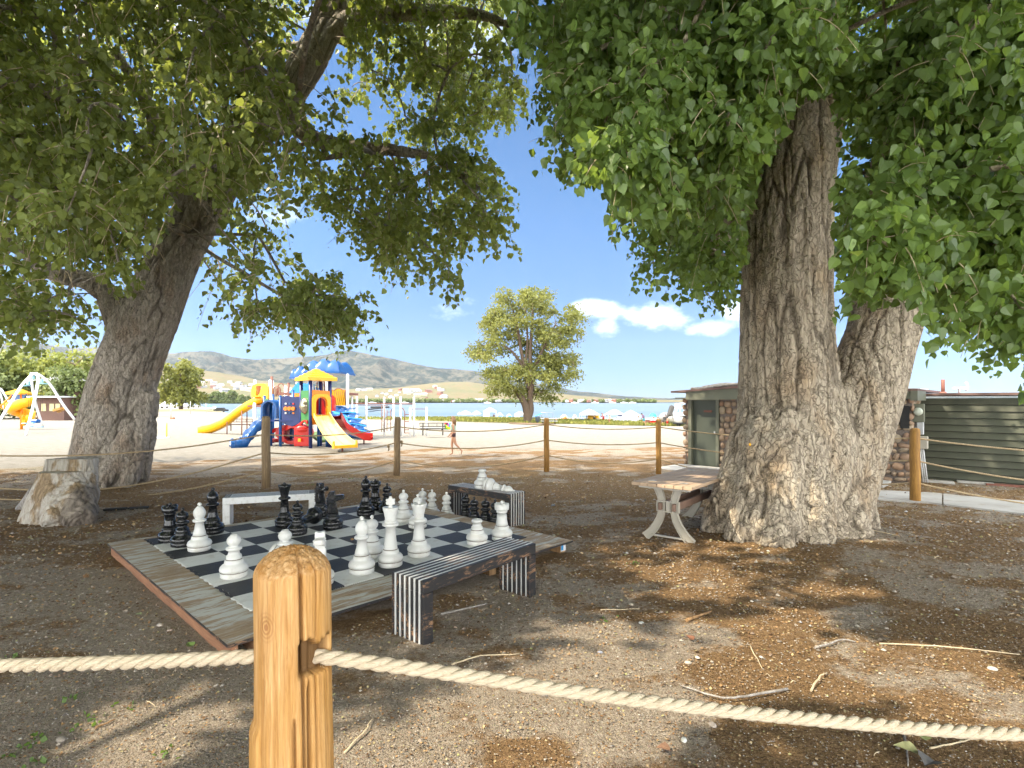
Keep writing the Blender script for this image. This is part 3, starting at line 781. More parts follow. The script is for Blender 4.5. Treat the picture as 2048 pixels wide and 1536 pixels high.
# ---------------------------------------------------------------- right cottonwood
def rp(px, py, Y): return list(at(px, py, Y))
RT = thing('cottonwood_tree', 'huge two-stemmed pale cottonwood with flared base beside the picnic table', 'tree', (TRC[0], TRC[1], hz(*TRC)))
x0, y0 = TRC; z0 = hz(*TRC)
segs = [
    ([rp(1592, 1100, 7.0), rp(1592, 1000, 7.0), rp(1598, 860, 7.0), rp(1610, 770, 7.0)], [.88, .78, .68, .5]),
    ([rp(1580, 1030, 7.0), rp(1578, 850, 7.0), rp(1574, 700, 7.0), rp(1572, 560, 7.0), rp(1582, 400, 7.0), rp(1608, 260, 7.0), rp(1618, 120, 7.0), rp(1600, -80, 7.1), rp(1560, -320, 7.3)], [.68, .62, .565, .53, .49, .42, .35, .28, .2]),
    ([rp(1540, 1000, 7.1), rp(1540, 850, 7.1), rp(1538, 700, 7.15), rp(1552, 560, 7.2)], [.36, .24, .18, .14]),
    ([rp(1645, 980, 7.0), rp(1700, 840, 7.0), rp(1750, 700, 7.05), rp(1797, 560, 7.1), rp(1860, 420, 7.2), rp(1950, 260, 7.2), rp(2060, 60, 7.2), rp(2160, -200, 7.3)], [.58, .50, .42, .41, .35, .30, .24, .16]),
]
for (px, py, Y, r, zz) in [(1420, 1092, 6.75, .17, .0), (1475, 1098, 6.3, .2, 0), (1550, 1112, 6.05, .22, 0), (1635, 1114, 6.1, .22, 0), (1715, 1098, 6.35, .24, 0), (1735, 1062, 6.95, .2, 0), (1700, 1030, 7.9, .2, 0), (1500, 1040, 7.9, .2, 0), (1455, 1060, 7.3, .18, 0)]:
    p = at(px, py, Y); p.z = hz(p.x, p.y) - .08
    c = Vector((x0, y0, 0)); d_ = Vector((p.x, p.y, 0)) - c
    def rq(k, z): return (c.x + d_.x * k, c.y + d_.y * k, z)
    segs.append(([rq(.28, 2.0), rq(.5, 1.2), rq(.68, .62), rq(.86, .26), (p.x, p.y, p.z)], [.12, .27, .27, .24, r * .8]))
def twR(V, a, b, c):
    low = sstep(1.2, .2, V[:, 2])
    s = fbm(V[:, 0] * 1.1, V[:, 1] * 1.1, V[:, 2] * 1.1, 2, 90)
    return a + low * s * .7, b + low * s * .5, c * (1 + low * .9)
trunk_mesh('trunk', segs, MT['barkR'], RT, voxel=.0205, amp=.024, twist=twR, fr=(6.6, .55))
RC = [(1030, -60), (1010, 60), (1050, 120), (1085, 90), (1090, 160), (1062, 215), (1098, 250), (1042, 285), (1090, 300), (1110, 345), (1160, 372), (1200, 350), (1235, 385), (1212, 450), (1250, 465), (1265, 505),
      (1245, 560), (1295, 575), (1335, 605), (1300, 652), (1352, 640), (1385, 600), (1430, 625), (1502, 595), (1560, 500), (1600, 330), (1630, 210), (1680, 300), (1668, 480), (1625, 560), (1690, 640), (1730, 590),
      (1800, 610), (1870, 600), (1830, 680), (1868, 735), (1900, 690), (1955, 690), (1965, 755), (2010, 740), (2060, 690), (2120, 600), (2120, -60)]
LFR = [(1030, -60), (1010, 60), (1085, 110), (1090, 160), (1062, 215), (1098, 250), (1110, 340), (1160, 365), (1200, 350), (1235, 385), (1330, 430), (1480, 430), (1590, 330), (1660, 200), (1700, 120), (1700, -60)]
C1, R1 = puffs(LFR, 66, 3.1, 5.0, .34, 1, .45)
LMID = [(1090, 60), (1110, 345), (1160, 372), (1235, 385), (1212, 450), (1250, 465), (1265, 505), (1245, 560), (1295, 575), (1335, 605), (1310, 645), (1352, 640), (1385, 600), (1430, 625), (1502, 595), (1545, 480), (1590, 330), (1640, 150), (1640, 20)]
C2, R2 = puffs(LMID, 120, 5.4, 9.5, .55, 2, .5)
RGT = [(1640, -60), (1680, 60), (1690, 300), (1672, 480), (1640, 555), (1690, 635), (1730, 590), (1800, 612), (1870, 600), (1830, 680), (1868, 735), (1900, 690), (1955, 690), (1965, 755), (2010, 740), (2060, 690), (2120, 600), (2120, -60)]
C3, R3 = puffs(RGT, 60, 2.9, 4.6, .32, 3, .5)
C4, R4 = puffs(RGT, 120, 6.5, 10.5, .6, 4, .5)
C5, R5 = puffs([(1040, -60), (1100, 240), (1300, 330), (1600, 260), (2100, 300), (2100, -60)], 110, 5.5, 10, .6, 5, .4)
# unseen canopy above and behind, added to shade the ground
rg = np.random.default_rng(77); offc = []
while len(offc) < 220:
    p = np.array([rg.uniform(-2.5, 10.5), rg.uniform(-4, 11), rg.uniform(5.4, 9.5)])
    if np.hypot(p[0] - 3.8, (p[1] - 4.5) * .9) > 8: continue
    u, v = CX + p[0] / max(p[1], .05) * F, HY - (p[2] - CZ) / max(p[1], .05) * F
    if p[1] > 0 and v > -110 and -200 < u < 2250: continue
    offc.append(p)
OFFR = np.array(offc)
TRK_R = [(1490, 670), (1496, 430), (1525, 360), (1570, 250), (1600, 190), (1668, 185), (1672, 620)]
TRK_R2 = [(1695, 690), (1725, 625), (1770, 590), (1868, 600), (1830, 700)]
def keepR(Q):
    u, v = proj(Q); near = Q[:, 1] < 7.2
    bad = near & ((inpoly(u, v, TRK_R) & (RNG.random(len(Q)) < 1.1)) | (inpoly(u, v, TRK_R2) & (RNG.random(len(Q)) < .8)))
    return ~bad & okR(Q)
def okR(Q):
    u, v = proj(Q); return inpoly(u, v, RC) | (v < -30) | (u > 2060) | (Q[:, 1] < .3)
def crown(parent, sets, mat, keep, twmat, twr=.0045, twfrac=.35, clear=None):
    PP = []; LL = []
    for (C, Rr, ntw, nlf, tl, size, tm, dr) in sets:
        pa, P, D, N, rn = grow(C, Rr, ntw, nlf, tl, droop=dr, keep=keep)
        k_ = ~(clear(P) & (RNG.random(len(P)) < .985)) if clear else np.ones(len(P), bool)
        P, D, N, rn = P[k_], D[k_], N[k_], rn[k_]
        PP.append((pa, twr)); LL.append((P, D, N, rn, size * RNG.uniform(.5, 1.28, len(P)), tm))
    for tm in (LEAF_A, LEAF_B, LEAF_C):
        S_ = [l for l in LL if l[5] is tm]
        if not S_: continue
        cat = [np.concatenate([s[i] for s in S_]) for i in range(5)]
        leaves_np('foliage', cat[0], cat[1], cat[2], cat[4], cat[3], mat, parent, tm)
    pa = np.concatenate([p for p, r in PP]); pa = pa[RNG.random(len(pa)) < twfrac]
    rad = np.tile(np.linspace(1, .4, 5) * twr, (len(pa), 1))
    tubes_np('twigs', pa, rad, 3, twmat, parent)
crown(RT, [(C1, R1, 26, 12, .42, .063, LEAF_B, .7), (C3, R3, 26, 12, .42, .067, LEAF_B, .7), (C2, R2, 16, 14, .6, .082, LEAF_A, .8), (C4, R4, 14, 14, .6, .095, LEAF_A, .7),
           (C5, R5, 12, 14, .6, .095, LEAF_A, .7)], MT['leafR'], keepR, MT['twig'], .0035, .5, clear=lambda P: (P[:, 1] < 7.1) & inpoly(*proj(P), TRK_R))
TN = [rp(1582, 400, 7), rp(1608, 260, 7), rp(1618, 120, 7), rp(1600, -80, 7.1), rp(1560, -320, 7.3), rp(1800, 560, 7.1), rp(1860, 420, 7.2), rp(1950, 260, 7.2), rp(2060, 60, 7.2), rp(1578, 480, 7)]
branch_net('branches', TN, np.concatenate([C1, C2, C3, C4, C5, OFFR[::8]]), MT['barkR'], RT, r0=.010, kr=.006, maxr=.05)

# ---------------------------------------------------------------- left leaning cottonwood
LB = gp(208, 978); LTC = (LB.x, LB.y + .75)
LT = thing('cottonwood_tree', 'leaning grey-barked cottonwood behind the stump seat, its crown spreading over the playground side', 'tree', (LTC[0], LTC[1], hz(*LTC)))
YL = LTC[1]
segs = [([rp(205, 990, YL), rp(222, 880, YL), rp(248, 760, YL), rp(296, 640, YL), rp(352, 510, YL), rp(408, 410, YL), rp(480, 290, YL + .2), rp(570, 190, YL + .3), rp(640, 80, YL + .3), rp(690, -60, YL + .4), rp(700, -250, YL + .5)],
         [.66, .61, .58, .54, .45, .42, .40, .36, .31, .25, .18]),
        ([rp(268, 720, YL), rp(246, 650, YL), rp(215, 590, YL - .1), rp(170, 560, YL - .3), rp(110, 548, YL - .5), rp(40, 500, YL - .6), rp(-60, 430, YL - .6)], [.42, .30, .24, .19, .15, .12, .08]),
        ([rp(400, 450, YL), rp(388, 400, YL - .1), rp(355, 372, YL - .3), rp(320, 320, YL - .5), rp(300, 220, YL - .6), rp(230, 100, YL - .8)], [.36, .28, .22, .17, .13, .08]),
        ([rp(650, 70, YL + .3), rp(720, 35, YL + .2), rp(840, 25, YL), rp(960, 30, YL - .4), rp(1040, 60, YL - .6)], [.24, .19, .15, .1, .05]),
        ([rp(590, 200, YL + .2), rp(590, 255, YL), rp(660, 285, YL - .2), rp(780, 300, YL - .5), rp(880, 320, YL - .9), rp(960, 380, YL - 1)], [.2, .15, .13, .12, .08, .04])]
for (px, py, Y) in [(152, 985, YL - .35), (200, 985, YL - .7), (250, 984, YL - .5), (278, 972, YL + .2), (128, 975, YL + .3), (210, 960, YL + 1)]:
    p = at(px, py, Y); p.z = hz(p.x, p.y) - .06; c = Vector((LTC[0], LTC[1], 0)); d_ = Vector((p.x, p.y, 0)) - c
    def rq(k, z): return (c.x + d_.x * k + .22 * z, c.y + d_.y * k, z)
    segs.append(([rq(.25, 1.9), rq(.5, 1.0), rq(.7, .5), rq(.86, .2), (p.x, p.y, p.z)], [.1, .18, .18, .18, .12]))
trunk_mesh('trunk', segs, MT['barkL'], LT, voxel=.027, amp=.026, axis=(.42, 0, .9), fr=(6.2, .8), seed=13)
LC = [(-60, -60), (-60, 700), (60, 700), (130, 690), (190, 705), (225, 650), (330, 560), (380, 600), (400, 645), (432, 668), (470, 640), (500, 690), (556, 650), (600, 692), (690, 700), (748, 692), (738, 640), (775, 645),
      (745, 600), (700, 555), (668, 520), (640, 495), (600, 470), (570, 440), (620, 420), (680, 480), (760, 540), (795, 600), (850, 560), (905, 612), (945, 575), (930, 515), (1000, 495), (1045, 500), (1035, 395), (1010, 330), (960, 285),
      (1000, 270), (1062, 235), (1050, 130), (1030, -60)]
LMAIN = [(-60, -60), (-60, 690), (60, 690), (130, 680), (180, 690), (225, 640), (320, 540), (380, 590), (410, 640), (470, 630), (500, 670), (556, 640), (600, 660), (640, 560), (600, 470), (560, 400), (640, 300), (640, 120), (700, -60)]
D1, S1 = puffs(LMAIN, 150, 7.6, 10.8, .62, 11, .55)
D2, S2 = puffs(LMAIN, 130, 11.5, 16, .9, 12, .5)
LR1 = [(560, 650), (500, 690), (470, 640), (560, 560), (640, 530), (700, 560), (745, 600), (770, 640), (738, 645), (745, 690), (690, 700), (600, 690)]
D3, S3 = puffs(LR1, 26, 9.5, 12.5, .55, 13, .5)
LR2 = [(560, 400), (640, 250), (860, 290), (960, 285), (1010, 330), (1035, 395), (1043, 495), (1000, 495), (930, 515), (940, 570), (905, 608), (850, 560), (795, 595), (760, 540), (680, 480), (620, 420)]
D4, S4 = puffs(LR2, 70, 9.0, 12.5, .55, 14, .5)
LR3 = [(620, 300), (640, 100), (700, -60), (1030, -60), (1050, 130), (1062, 230), (1000, 268), (930, 290), (850, 300), (740, 290), (790, 235), (775, 170), (735, 215), (700, 260)]
D5, S5 = puffs(LR3, 84, 9.5, 14, .55, 15, .4)
D6, S6 = puffs([(-60, -60), (-60, 420), (150, 480), (450, 430), (640, 330), (700, 100), (640, -60)], 60, 5.6, 7.6, .5, 16, .5)
rg = np.random.default_rng(78); offc = []
# spots on the ground that the photo shows in full sun: nothing hangs on the line from them to the sun
LITSPOTS = [(1150, 1360, .42), (1060, 1440, .45), (1230, 1460, .4), (1000, 1500, .42), (1560, 1330, .35), (1740, 1330, .5), (1900, 1340, .45), (2040, 1360, .5), (1990, 1400, .45), (1640, 1300, .35), (1340, 1430, .3), (820, 1500, .3), (340, 1440, .34), (1440, 1170, .3), (1270, 1095, .25), (1370, 1150, .25), (1620, 1240, .25), (1700, 1180, .25),
            (200, 1130, .12), (1560, 1255, .2), (1480, 1075, .3), (1350, 1190, .2), (300, 1500, .25), (1180, 1260, .2)]
LITP = [(gp(a, b), r) for a, b, r in LITSPOTS] + [(at(1470, 1060, 6.2), .2), (at(1620, 1020, 6.1), .16), (at(1640, 930, 6.05), .22), (at(1400, 950, 7), .2), (at(1690, 1060, 6.2), .2)]
def shady(p, slack=.3):
    for g_, r in LITP:
        v = Vector(p) - g_; t = v.dot(SUNV)
        if t > 0 and (v - SUNV * t).length < r + slack: return False
    return True
while len(offc) < 1150:
    p = np.array([rg.uniform(-19, 4.5), rg.uniform(-7, 17.5), rg.uniform(4.9, 11.5)])
    if np.hypot((p[0] + 6.5) / 11.5, (p[1] - 5.5) / 12.3) > 1: continue
    u, v = CX + p[0] / max(p[1], .05) * F, HY - (p[2] - CZ) / max(p[1], .05) * F
    if p[1] > 0 and v > -100 and u > -110 and u < 2200: continue
    if not shady(p): continue
    offc.append(p)
OFFL = np.array(offc)
TRK_L = [(210, 720), (250, 640), (300, 530), (345, 430), (350, 378), (425, 395), (440, 470), (392, 600), (330, 720)]
TRK_L2 = [(570, 150), (600, 30), (700, 0), (680, 110), (640, 190), (600, 200)]
TRK_L3 = [(112, 535), (180, 545), (262, 620), (262, 690), (215, 650), (165, 590), (112, 568)]
def keepL(Q):
    u, v = proj(Q); near = Q[:, 1] < YL + .3
    bad = near & (inpoly(u, v, TRK_L) | inpoly(u, v, TRK_L3) | (inpoly(u, v, TRK_L2) & (RNG.random(len(Q)) < .75)))
    return ~bad & okL(Q)
def okL(Q):
    u, v = proj(Q); return inpoly(u, v, LC) | (v < -30) | (u < -30) | (Q[:, 1] < .3)
crown(LT, [(D1, S1, 10, 14, .75, .10, LEAF_A, .95), (D2, S2, 6, 13, .8, .125, LEAF_A, .8), (D3, S3, 10, 14, .6, .10, LEAF_A, .9), (D4, S4, 9, 14, .6, .105, LEAF_A, .9),
           (D5, S5, 10, 14, .6, .105, LEAF_A, .9), (D6, S6, 13, 14, .6, .088, LEAF_A, .95)], MT['leafL'], keepL, MT['twig'], .007, .6, clear=lambda P: (P[:, 1] < YL + .2) & (inpoly(*proj(P), TRK_L) | inpoly(*proj(P), TRK_L3) | inpoly(*proj(P), TRK_L2)))
TN = [rp(352, 510, YL), rp(408, 410, YL), rp(480, 290, YL + .2), rp(570, 190, YL + .3), rp(640, 80, YL + .3), rp(690, -60, YL + .4), rp(170, 560, YL - .3), rp(40, 500, YL - .6), rp(320, 320, YL - .5), rp(300, 220, YL - .6),
      rp(840, 25, YL), rp(960, 30, YL - .4), rp(660, 285, YL - .2), rp(780, 300, YL - .5), rp(880, 320, YL - .9)]
branch_net('branches', TN, np.concatenate([D1, D2, D3, D4, D5, D6, OFFL[::14]]), MT['barkL'], LT, r0=.010, kr=.006, maxr=.05)
# unseen upper canopy of each tree: coarser leaves, added for ground shade
def offcrown(C, parent, mat, r, seed):
    pa, P, D, N, rn = grow(C, np.full(len(C), r), 16, 11, .9, droop=.5)
    u, v = proj(P); mg = 20 + .32 * F / np.maximum(P[:, 1], .05); vis = (P[:, 1] > -.3) & (v > -mg) & (u > -mg) & (u < 2048 + mg); ok = ~vis
    for g_, rr in LITP:
        q = P - np.array(g_); t = q @ np.array(SUNV); dd = np.linalg.norm(q - t[:, None] * np.array(SUNV), axis=1)
        ok &= ~((t > 0) & (dd < rr * (.75 + .45 * RNG.random(len(P)))))
    P, D, N, rn = P[ok], D[ok], N[ok], rn[ok]
    leaves_np('foliage', P, D, N, RNG.uniform(.16, .26, len(P)), rn, mat, parent, LEAF_C)
offcrown(OFFL, LT, MT['leafL'], 1.0, 1)
offcrown(OFFR, RT, MT['leafR'], .8, 2)

# ---------------------------------------------------------------- generic standing tree (own trunk, limbs, crown)
def standing_tree(label, base, blobs, trunk, leafmat_, barkm, leaf, ntw, nlf, tl, group=None, name='tree', tm=LEAF_C, droop=.4, vox=None, net=(.03, .02, .3)):
    t = thing(name, label, 'tree', tuple(base), 0, group)
    mb = MB()
    for P, rr in trunk:
        Q = crom(P, 5); mb.tube(Q, list(np.interp(np.linspace(0, len(P) - 1, len(Q)), range(len(P)), rr)), 9)
    mb.build('trunk', barkm, t)
    C = np.array([list(b[0]) for b in blobs]); Rr = np.array([b[1] for b in blobs])
    pa, P, D, N, rn = grow(C, Rr, ntw, nlf, tl, droop=droop, hang=.4)
    leaves_np('crown', P, D, N, leaf * RNG.uniform(.6, 1.3, len(P)), rn, leafmat_, t, tm)
    nodes = [list(p) for Pp, rr in trunk for p in Pp[1:]]
    branch_net('limbs', nodes, C, barkm, t, *net, n=5)
    return t
def blobs_from(poly, n, d0, d1, r, seed, edge=.6):
    C, S = puffs(poly, n, d0, d1, r, seed, edge); return [(C[i], S[i]) for i in range(len(C))]
# the lone cottonwood on the beach lawn
B = gp(1056, 845); YB = B.y
BC = [(985, 575), (1010, 572), (1022, 590), (1050, 572), (1090, 575), (1130, 592), (1150, 612), (1178, 640), (1178, 665), (1155, 692), (1130, 695), (1170, 715), (1168, 745), (1150, 780), (1120, 810), (1115, 820), (1075, 808), (1050, 790), (1010, 805),
      (985, 790), (960, 775), (940, 745), (955, 722), (932, 712), (938, 685), (965, 660), (955, 622), (985, 612)]
bl = blobs_from(BC, 120, YB - 4.5, YB + 4.5, 1.15, 31, .55)
bl = [b for b in bl if not (1000 < CX + b[0][0] / b[0][1] * F < 1075 and 655 < HY - (b[0][2] - CZ) / b[0][1] * F < 735 and b[0][1] < YB + 1)]
def bp(px, py, dy=0): return list(at(px, py, YB + dy))
tr = [([bp(1056, 850), bp(1055, 838), bp(1052, 815), bp(1044, 797), bp(1036, 788)], [.75, .62, .55, .5, .4]), ([bp(1056, 842), bp(1062, 820), bp(1060, 795), bp(1064, 760), bp(1060, 715), bp(1064, 650), bp(1066, 600)], [.4, .45, .42, .38, .28, .18, .08]),
      ([bp(1046, 800), bp(1030, 780), bp(1012, 765), bp(985, 755)], [.4, .3, .2, .1]), ([bp(1060, 780), bp(1050, 740), bp(1042, 700), bp(1034, 650), bp(1020, 600)], [.35, .28, .24, .18, .08]),
      ([bp(1062, 770), bp(1072, 730), bp(1090, 690), bp(1110, 650)], [.3, .24, .18, .1]), ([bp(1060, 775), bp(1052, 725), bp(1055, 680), bp(1052, 620)], [.25, .2, .16, .08]),
      ([bp(1052, 745), bp(1030, 710), bp(1008, 692), bp(975, 690)], [.22, .18, .13, .06])]
standing_tree('sunlit cottonwood standing alone on the grass strip in front of the lake', B, bl, tr, MT['leafF'], MT['barkF'], .27, 48, 8, 1.1, name='shade_tree', droop=.35)
# left: willowy trees behind the swings
def lt_tree(label, px0, px1, ptop, pbase, Y, seed, mat, nb=46, r=1.3, leaf=.42, group=None, ntw=26, sq=.5, name='willow_tree'):
    xs = (px0 + px1) / 2; base = at(xs, pbase, Y); base.z = hz(base.x, base.y)
    w_ = px1 - px0; h_ = pbase - ptop
    poly = [(px0, pbase - h_ * .22), (px0 + .04 * w_, ptop + h_ * .45), (px0 + .2 * w_, ptop + h_ * .12), (xs - .1 * w_, ptop), (xs + .15 * w_, ptop + .03 * h_), (px1 - .15 * w_, ptop + .18 * h_), (px1, ptop + .5 * h_), (px1 - .03 * w_, pbase - .2 * h_), (xs, pbase - .1 * h_)]
    C, S = puffs2(poly, nb, Y - w_ / F * Y * sq, Y + w_ / F * Y * sq, r, seed)
    top = at(xs, ptop + .25 * h_, Y)
    tr_ = [([tuple(base - Vector((0, 0, .3))), (base.x + .1, base.y, base.z + (top.z - base.z) * .35), (base.x - .2, base.y, base.z + (top.z - base.z) * .7), tuple(top)], [w_ / F * Y * .05, w_ / F * Y * .04, w_ / F * Y * .025, w_ / F * Y * .01])]
    return standing_tree(label, base, [(C[i], S[i]) for i in range(len(C))], tr_, mat, MT['barkF'], leaf, ntw, 8, r * .9, group, name, net=(.02, .015, .2))
def puffs2(poly, n, d0, d1, r, seed):
    rg = np.random.default_rng(seed); xs = [p[0] for p in poly]; ys = [p[1] for p in poly]; out = []; dm = (d0 + d1) / 2
    while len(out) < n:
        x = rg.uniform(min(xs), max(xs)); y = rg.uniform(min(ys), max(ys))
        if not inpoly(np.array(x), np.array(y), poly) or edged(np.array(x), np.array(y), poly) < .45 * r * F / dm: continue
        d = rg.uniform(d0, d1); P = at(x, y, dm); out.append([P.x, d, P.z])
    return np.array(out), r * rg.uniform(.75, 1.2, n)
# ============================================================ BACKGROUND
WG = 'willows behind the swings'
lt_tree('broad pale willow right behind the blue and white swing frame', 20, 215, 690, 838, 62, 101, MT['leafW'], 70, 1.25, .34)
lt_tree('dark green bushy tree left of the brick house behind the spiral slide', -60, 60, 712, 836, 58, 102, MT['leafD'], 40, 1.2, .34)
lt_tree('dark rounded tree just left of the leaning trunk, in front of the willow', 120, 205, 728, 838, 55, 103, MT['leafD'], 34, 1.0, .3)
lt_tree('tall pale willow top rising at the left edge behind the others', -80, 70, 690, 830, 74, 104, MT['leafW'], 46, 1.4, .4)
lt_tree('yellow-green poplar standing alone by the parked boats', 322, 402, 714, 824, 140, 105, MT['leafF'], 60, 1.3, .5, sq=.45, name='poplar_tree')
# tree band and single trees of the far village
rg = np.random.default_rng(5)
proto = None
spots = [(300, 778, 13), (322, 800, 22), (398, 790, 22), (412, 795, 20), (432, 772, 34), (441, 773, 34), (455, 780, 30), (466, 770, 40), (478, 784, 22), (420, 782, 24), (445, 796, 14), (485, 780, 30), (497, 775, 26), (505, 782, 22), (510, 792, 18), (404, 800, 18), (427, 798, 16), (458, 796, 16), (474, 797, 14), (490, 794, 15), (515, 786, 22), (290, 795, 22)]
for i, (px, ptop, hpx) in enumerate(spots):
    Y = 1000 + rg.uniform(-60, 60) if ptop + hpx > 804 else 1250; hpx *= .8; ptop += hpx * .2
    base = at(px, min(ptop + hpx, 812), Y); base.z = hz(base.x, base.y) if True else 0
    h_ = hpx * Y / F
    kind = i % 3
    if proto is None or i < 3:
        t0 = thing('distant_tree', '', 'tree', (0, 0, 0))
        rg2 = np.random.default_rng(50 + i); nb = 26
        zz = rg2.uniform(.18, .95, nb); wd = (.16 if kind == 0 else .34) * np.sin(np.clip(zz, .1, 1) * 2.9) ** .6
        an = rg2.uniform(0, 6.28, nb); rr = rg2.random(nb) ** .5 * wd
        C = np.stack([rr * np.cos(an), rr * np.sin(an), zz], -1) * 20
        pa, P, D, N, rn = grow(C, np.full(nb, 1.9), 16, 6, 1.6, droop=.2, hang=.2)
        leaves_np('crown', P, D, N, RNG.uniform(1.0, 1.8, len(P)), rn, MT['leafD'], t0, LEAF_C)
        MB().tube([(0, 0, -6), (0, 0, 8), (0, 0, 15)], [.5, .4, .1], 6).build('trunk', MT['barkF'], t0)
        if i == 0: protos = []
        protos.append(t0); proto = t0; o = t0
    else: o = copy_tree(protos[kind])
    o.location = (base.x, base.y, base.z + .3); s_ = h_ / 20.; o.scale = (s_ * rg.uniform(.9, 1.3),) * 2 + (s_,); o.rotation_euler = (0, 0, rg.uniform(0, 6))
    o['label'] = ['slender dark tree', 'broad rounded tree', 'bushy spreading tree'][kind] + ' among the village houses behind the yellow wave slide'; o['group'] = 'village trees behind the wave slide'
def woods():
    C = []; 
    rg = np.random.default_rng(9)
    for (a, b, y0_, y1_, n, h) in [(690, 950, 794, 805, 260, 11), (640, 700, 780, 805, 60, 12), (950, 1060, 798, 805, 90, 8), (1128, 1310, 796, 805, 230, 9), (300, 560, 790, 804, 90, 9), (560, 640, 786, 803, 60, 12), (-200, 300, 790, 804, 90, 10), (720, 900, 783, 796, 50, 7)]:
        for _ in range(n):
            px = rg.uniform(a, b); t = rg.random(); Y = 1500 + 500 * t
            x = (px - CX) / F * Y; C.append((x, Y, hillz(x, Y) + h * rg.uniform(.15, .55), h * rg.uniform(.28, .6)))
    C = np.array(C)
    pa, P, D, N, rn = grow(C[:, :3], C[:, 3], 22, 4, 3.2, droop=.1, hang=.1)
    o = leaves_np('shore_woods', P, D, N, RNG.uniform(2.6, 5, len(P)), rn, MT['leafD'], None, LEAF_C)
    tag(o, 'dark belt of trees along the far shore of the lake', 'woods', kind='stuff')
    return
woods()
HM = [simple('house_white', (.62, .61, .58), .7), simple('house_tan', (.42, .34, .25), .7), simple('house_red', (.24, .10, .07), .7), simple('house_grey', (.33, .34, .36), .7)]
RM = [simple('roof_grey', (.24, .24, .25), .8), simple('roof_light', (.52, .51, .50), .8), simple('roof_brown', (.16, .11, .09), .8)]
HGL = simple('window_dark', (.05, .06, .08), .2)
hproto = []
for i in range(4):
    t0 = thing('village_house', '', 'house')
    L_, W_, E_ = [(14, 9, 4.5), (20, 10, 5.5), (12, 9, 6), (24, 10, 4)][i]
    wl_ = MB().box((0, 0, E_ / 2 - 2), (L_, W_, E_ + 4)).build('wall', HM[i], t0)
    mb = MB(); mb.prism([(-W_ * .6, 0), (W_ * .6, 0), (0, W_ * .32)], L_ * 1.06, 0, Matrix.Rotation(R(90), 3, 'Z'), (0, 0, E_ + .02)); rf_ = mb.build('roof', RM[i % 3], t0)
    for k in range(3): MB().box((-L_ * .3 + k * L_ * .3, -W_ / 2 - .03, E_ * .55), (1.6, .1, 1.4)).build('window', HGL, wl_)
    MB().box((L_ * .22, 0, E_ + W_ * .32), (.9, .9, 1.6)).build('chimney', RM[2], rf_); hproto.append(t0)
rg = np.random.default_rng(15); hused = set()
def village(n, pa, pb, ya, yb, lab, grp, c1, c2):
    for _ in range(n):
        px = rg.uniform(pa, pb); Y = rg.uniform(ya, yb); x = (px - CX) / F * Y; k = int(rg.choice([0, 0, 1, 2, 3, 3]))
        if k in hused: o = copy_tree(hproto[k])
        else: o = hproto[k]; hused.add(k)
        z = hillz(x, Y) if Y > 1480 else hz(x, Y)
        o.location = (x, Y, z + .5); o.rotation_euler = (0, 0, rg.uniform(0, 3)); s_ = rg.uniform(.9, 1.5) * (1.25 if Y > 2000 else .8); o.scale = (s_,) * 3
        cn_ = ['white', 'tan', 'red-brown', 'grey'][k]; o['label'] = lab.replace('small pale', 'small ' + cn_).replace('small ', 'small ' + cn_ + ' ', 1) if 'small pale' not in lab else lab.replace('small pale', 'small ' + cn_); o['group'] = grp
village(30, 395, 550, 2420, 2900, 'small house in the village on the slope above the yellow wave slide', 'village houses above the wave slide', 0, 0)
village(8, 275, 330, 2350, 2700, 'small house on the hillside between the leaning trunk and the poplar', 'hillside houses right of the leaning trunk', 0, 0)
village(32, 745, 890, 2100, 3000, 'small lakeside house across the water, right of the blue roof', 'houses across the water right of the play tower', 0, 0)
village(12, 885, 1000, 1560, 1700, 'small pale house on the far shore left of the lone cottonwood', 'shore houses left of the lone cottonwood', 0, 0)
village(14, 1130, 1260, 1500, 1580, 'small pale house on the far shore right of the lone cottonwood', 'shore houses right of the lone cottonwood', 0, 0)
village(5, 715, 740, 3000, 3150, 'white house alone on the tan slope left of the lakeside village', 'white houses on the tan slope', 0, 0)

# brick house behind the swings
def brick_house():
    b = at(95, 829, 52); b.z = hz(b.x, b.y)
    t = thing('brick_house', 'low brick house with a pale roof edge behind the swings', 'house', tuple(b))
    br = simple('brick', (.11, .06, .045), .85, .2, 14)
    def q(px, py, Y=52): return at(px, py, Y)
    mb = MB(); mb.box(((q(74, 0).x + q(128, 0).x) / 2, 54, b.z + 1.0), (q(128, 0).x - q(74, 0).x, 4, 2.4)); mb.box((q(105, 0).x, 55, b.z + 2.6), (2.6, 3, 2.4)); wall_ = mb.build('wall', br, t)
    MB().box((q(100, 0).x, 53.6, b.z + 2.26), (2.9, 5.0, .14)).build('roof_slab', MT['whitec'], t)
    MB().prism([(-2.2, 0), (2.2, 0), (0, .8)], 3.4, 0, None, (q(100, 0).x, 55, b.z + 3.82)).build('roof', RM[1], t)
    for px in (88, 104, 116):
        w_ = MB(); w_.box((q(px, 0).x, 51.98, b.z + 1.25), (.42, .06, .7)); w_.build('window', simple('window_yellow', (.40, .36, .18), .3), wall_)
brick_house()
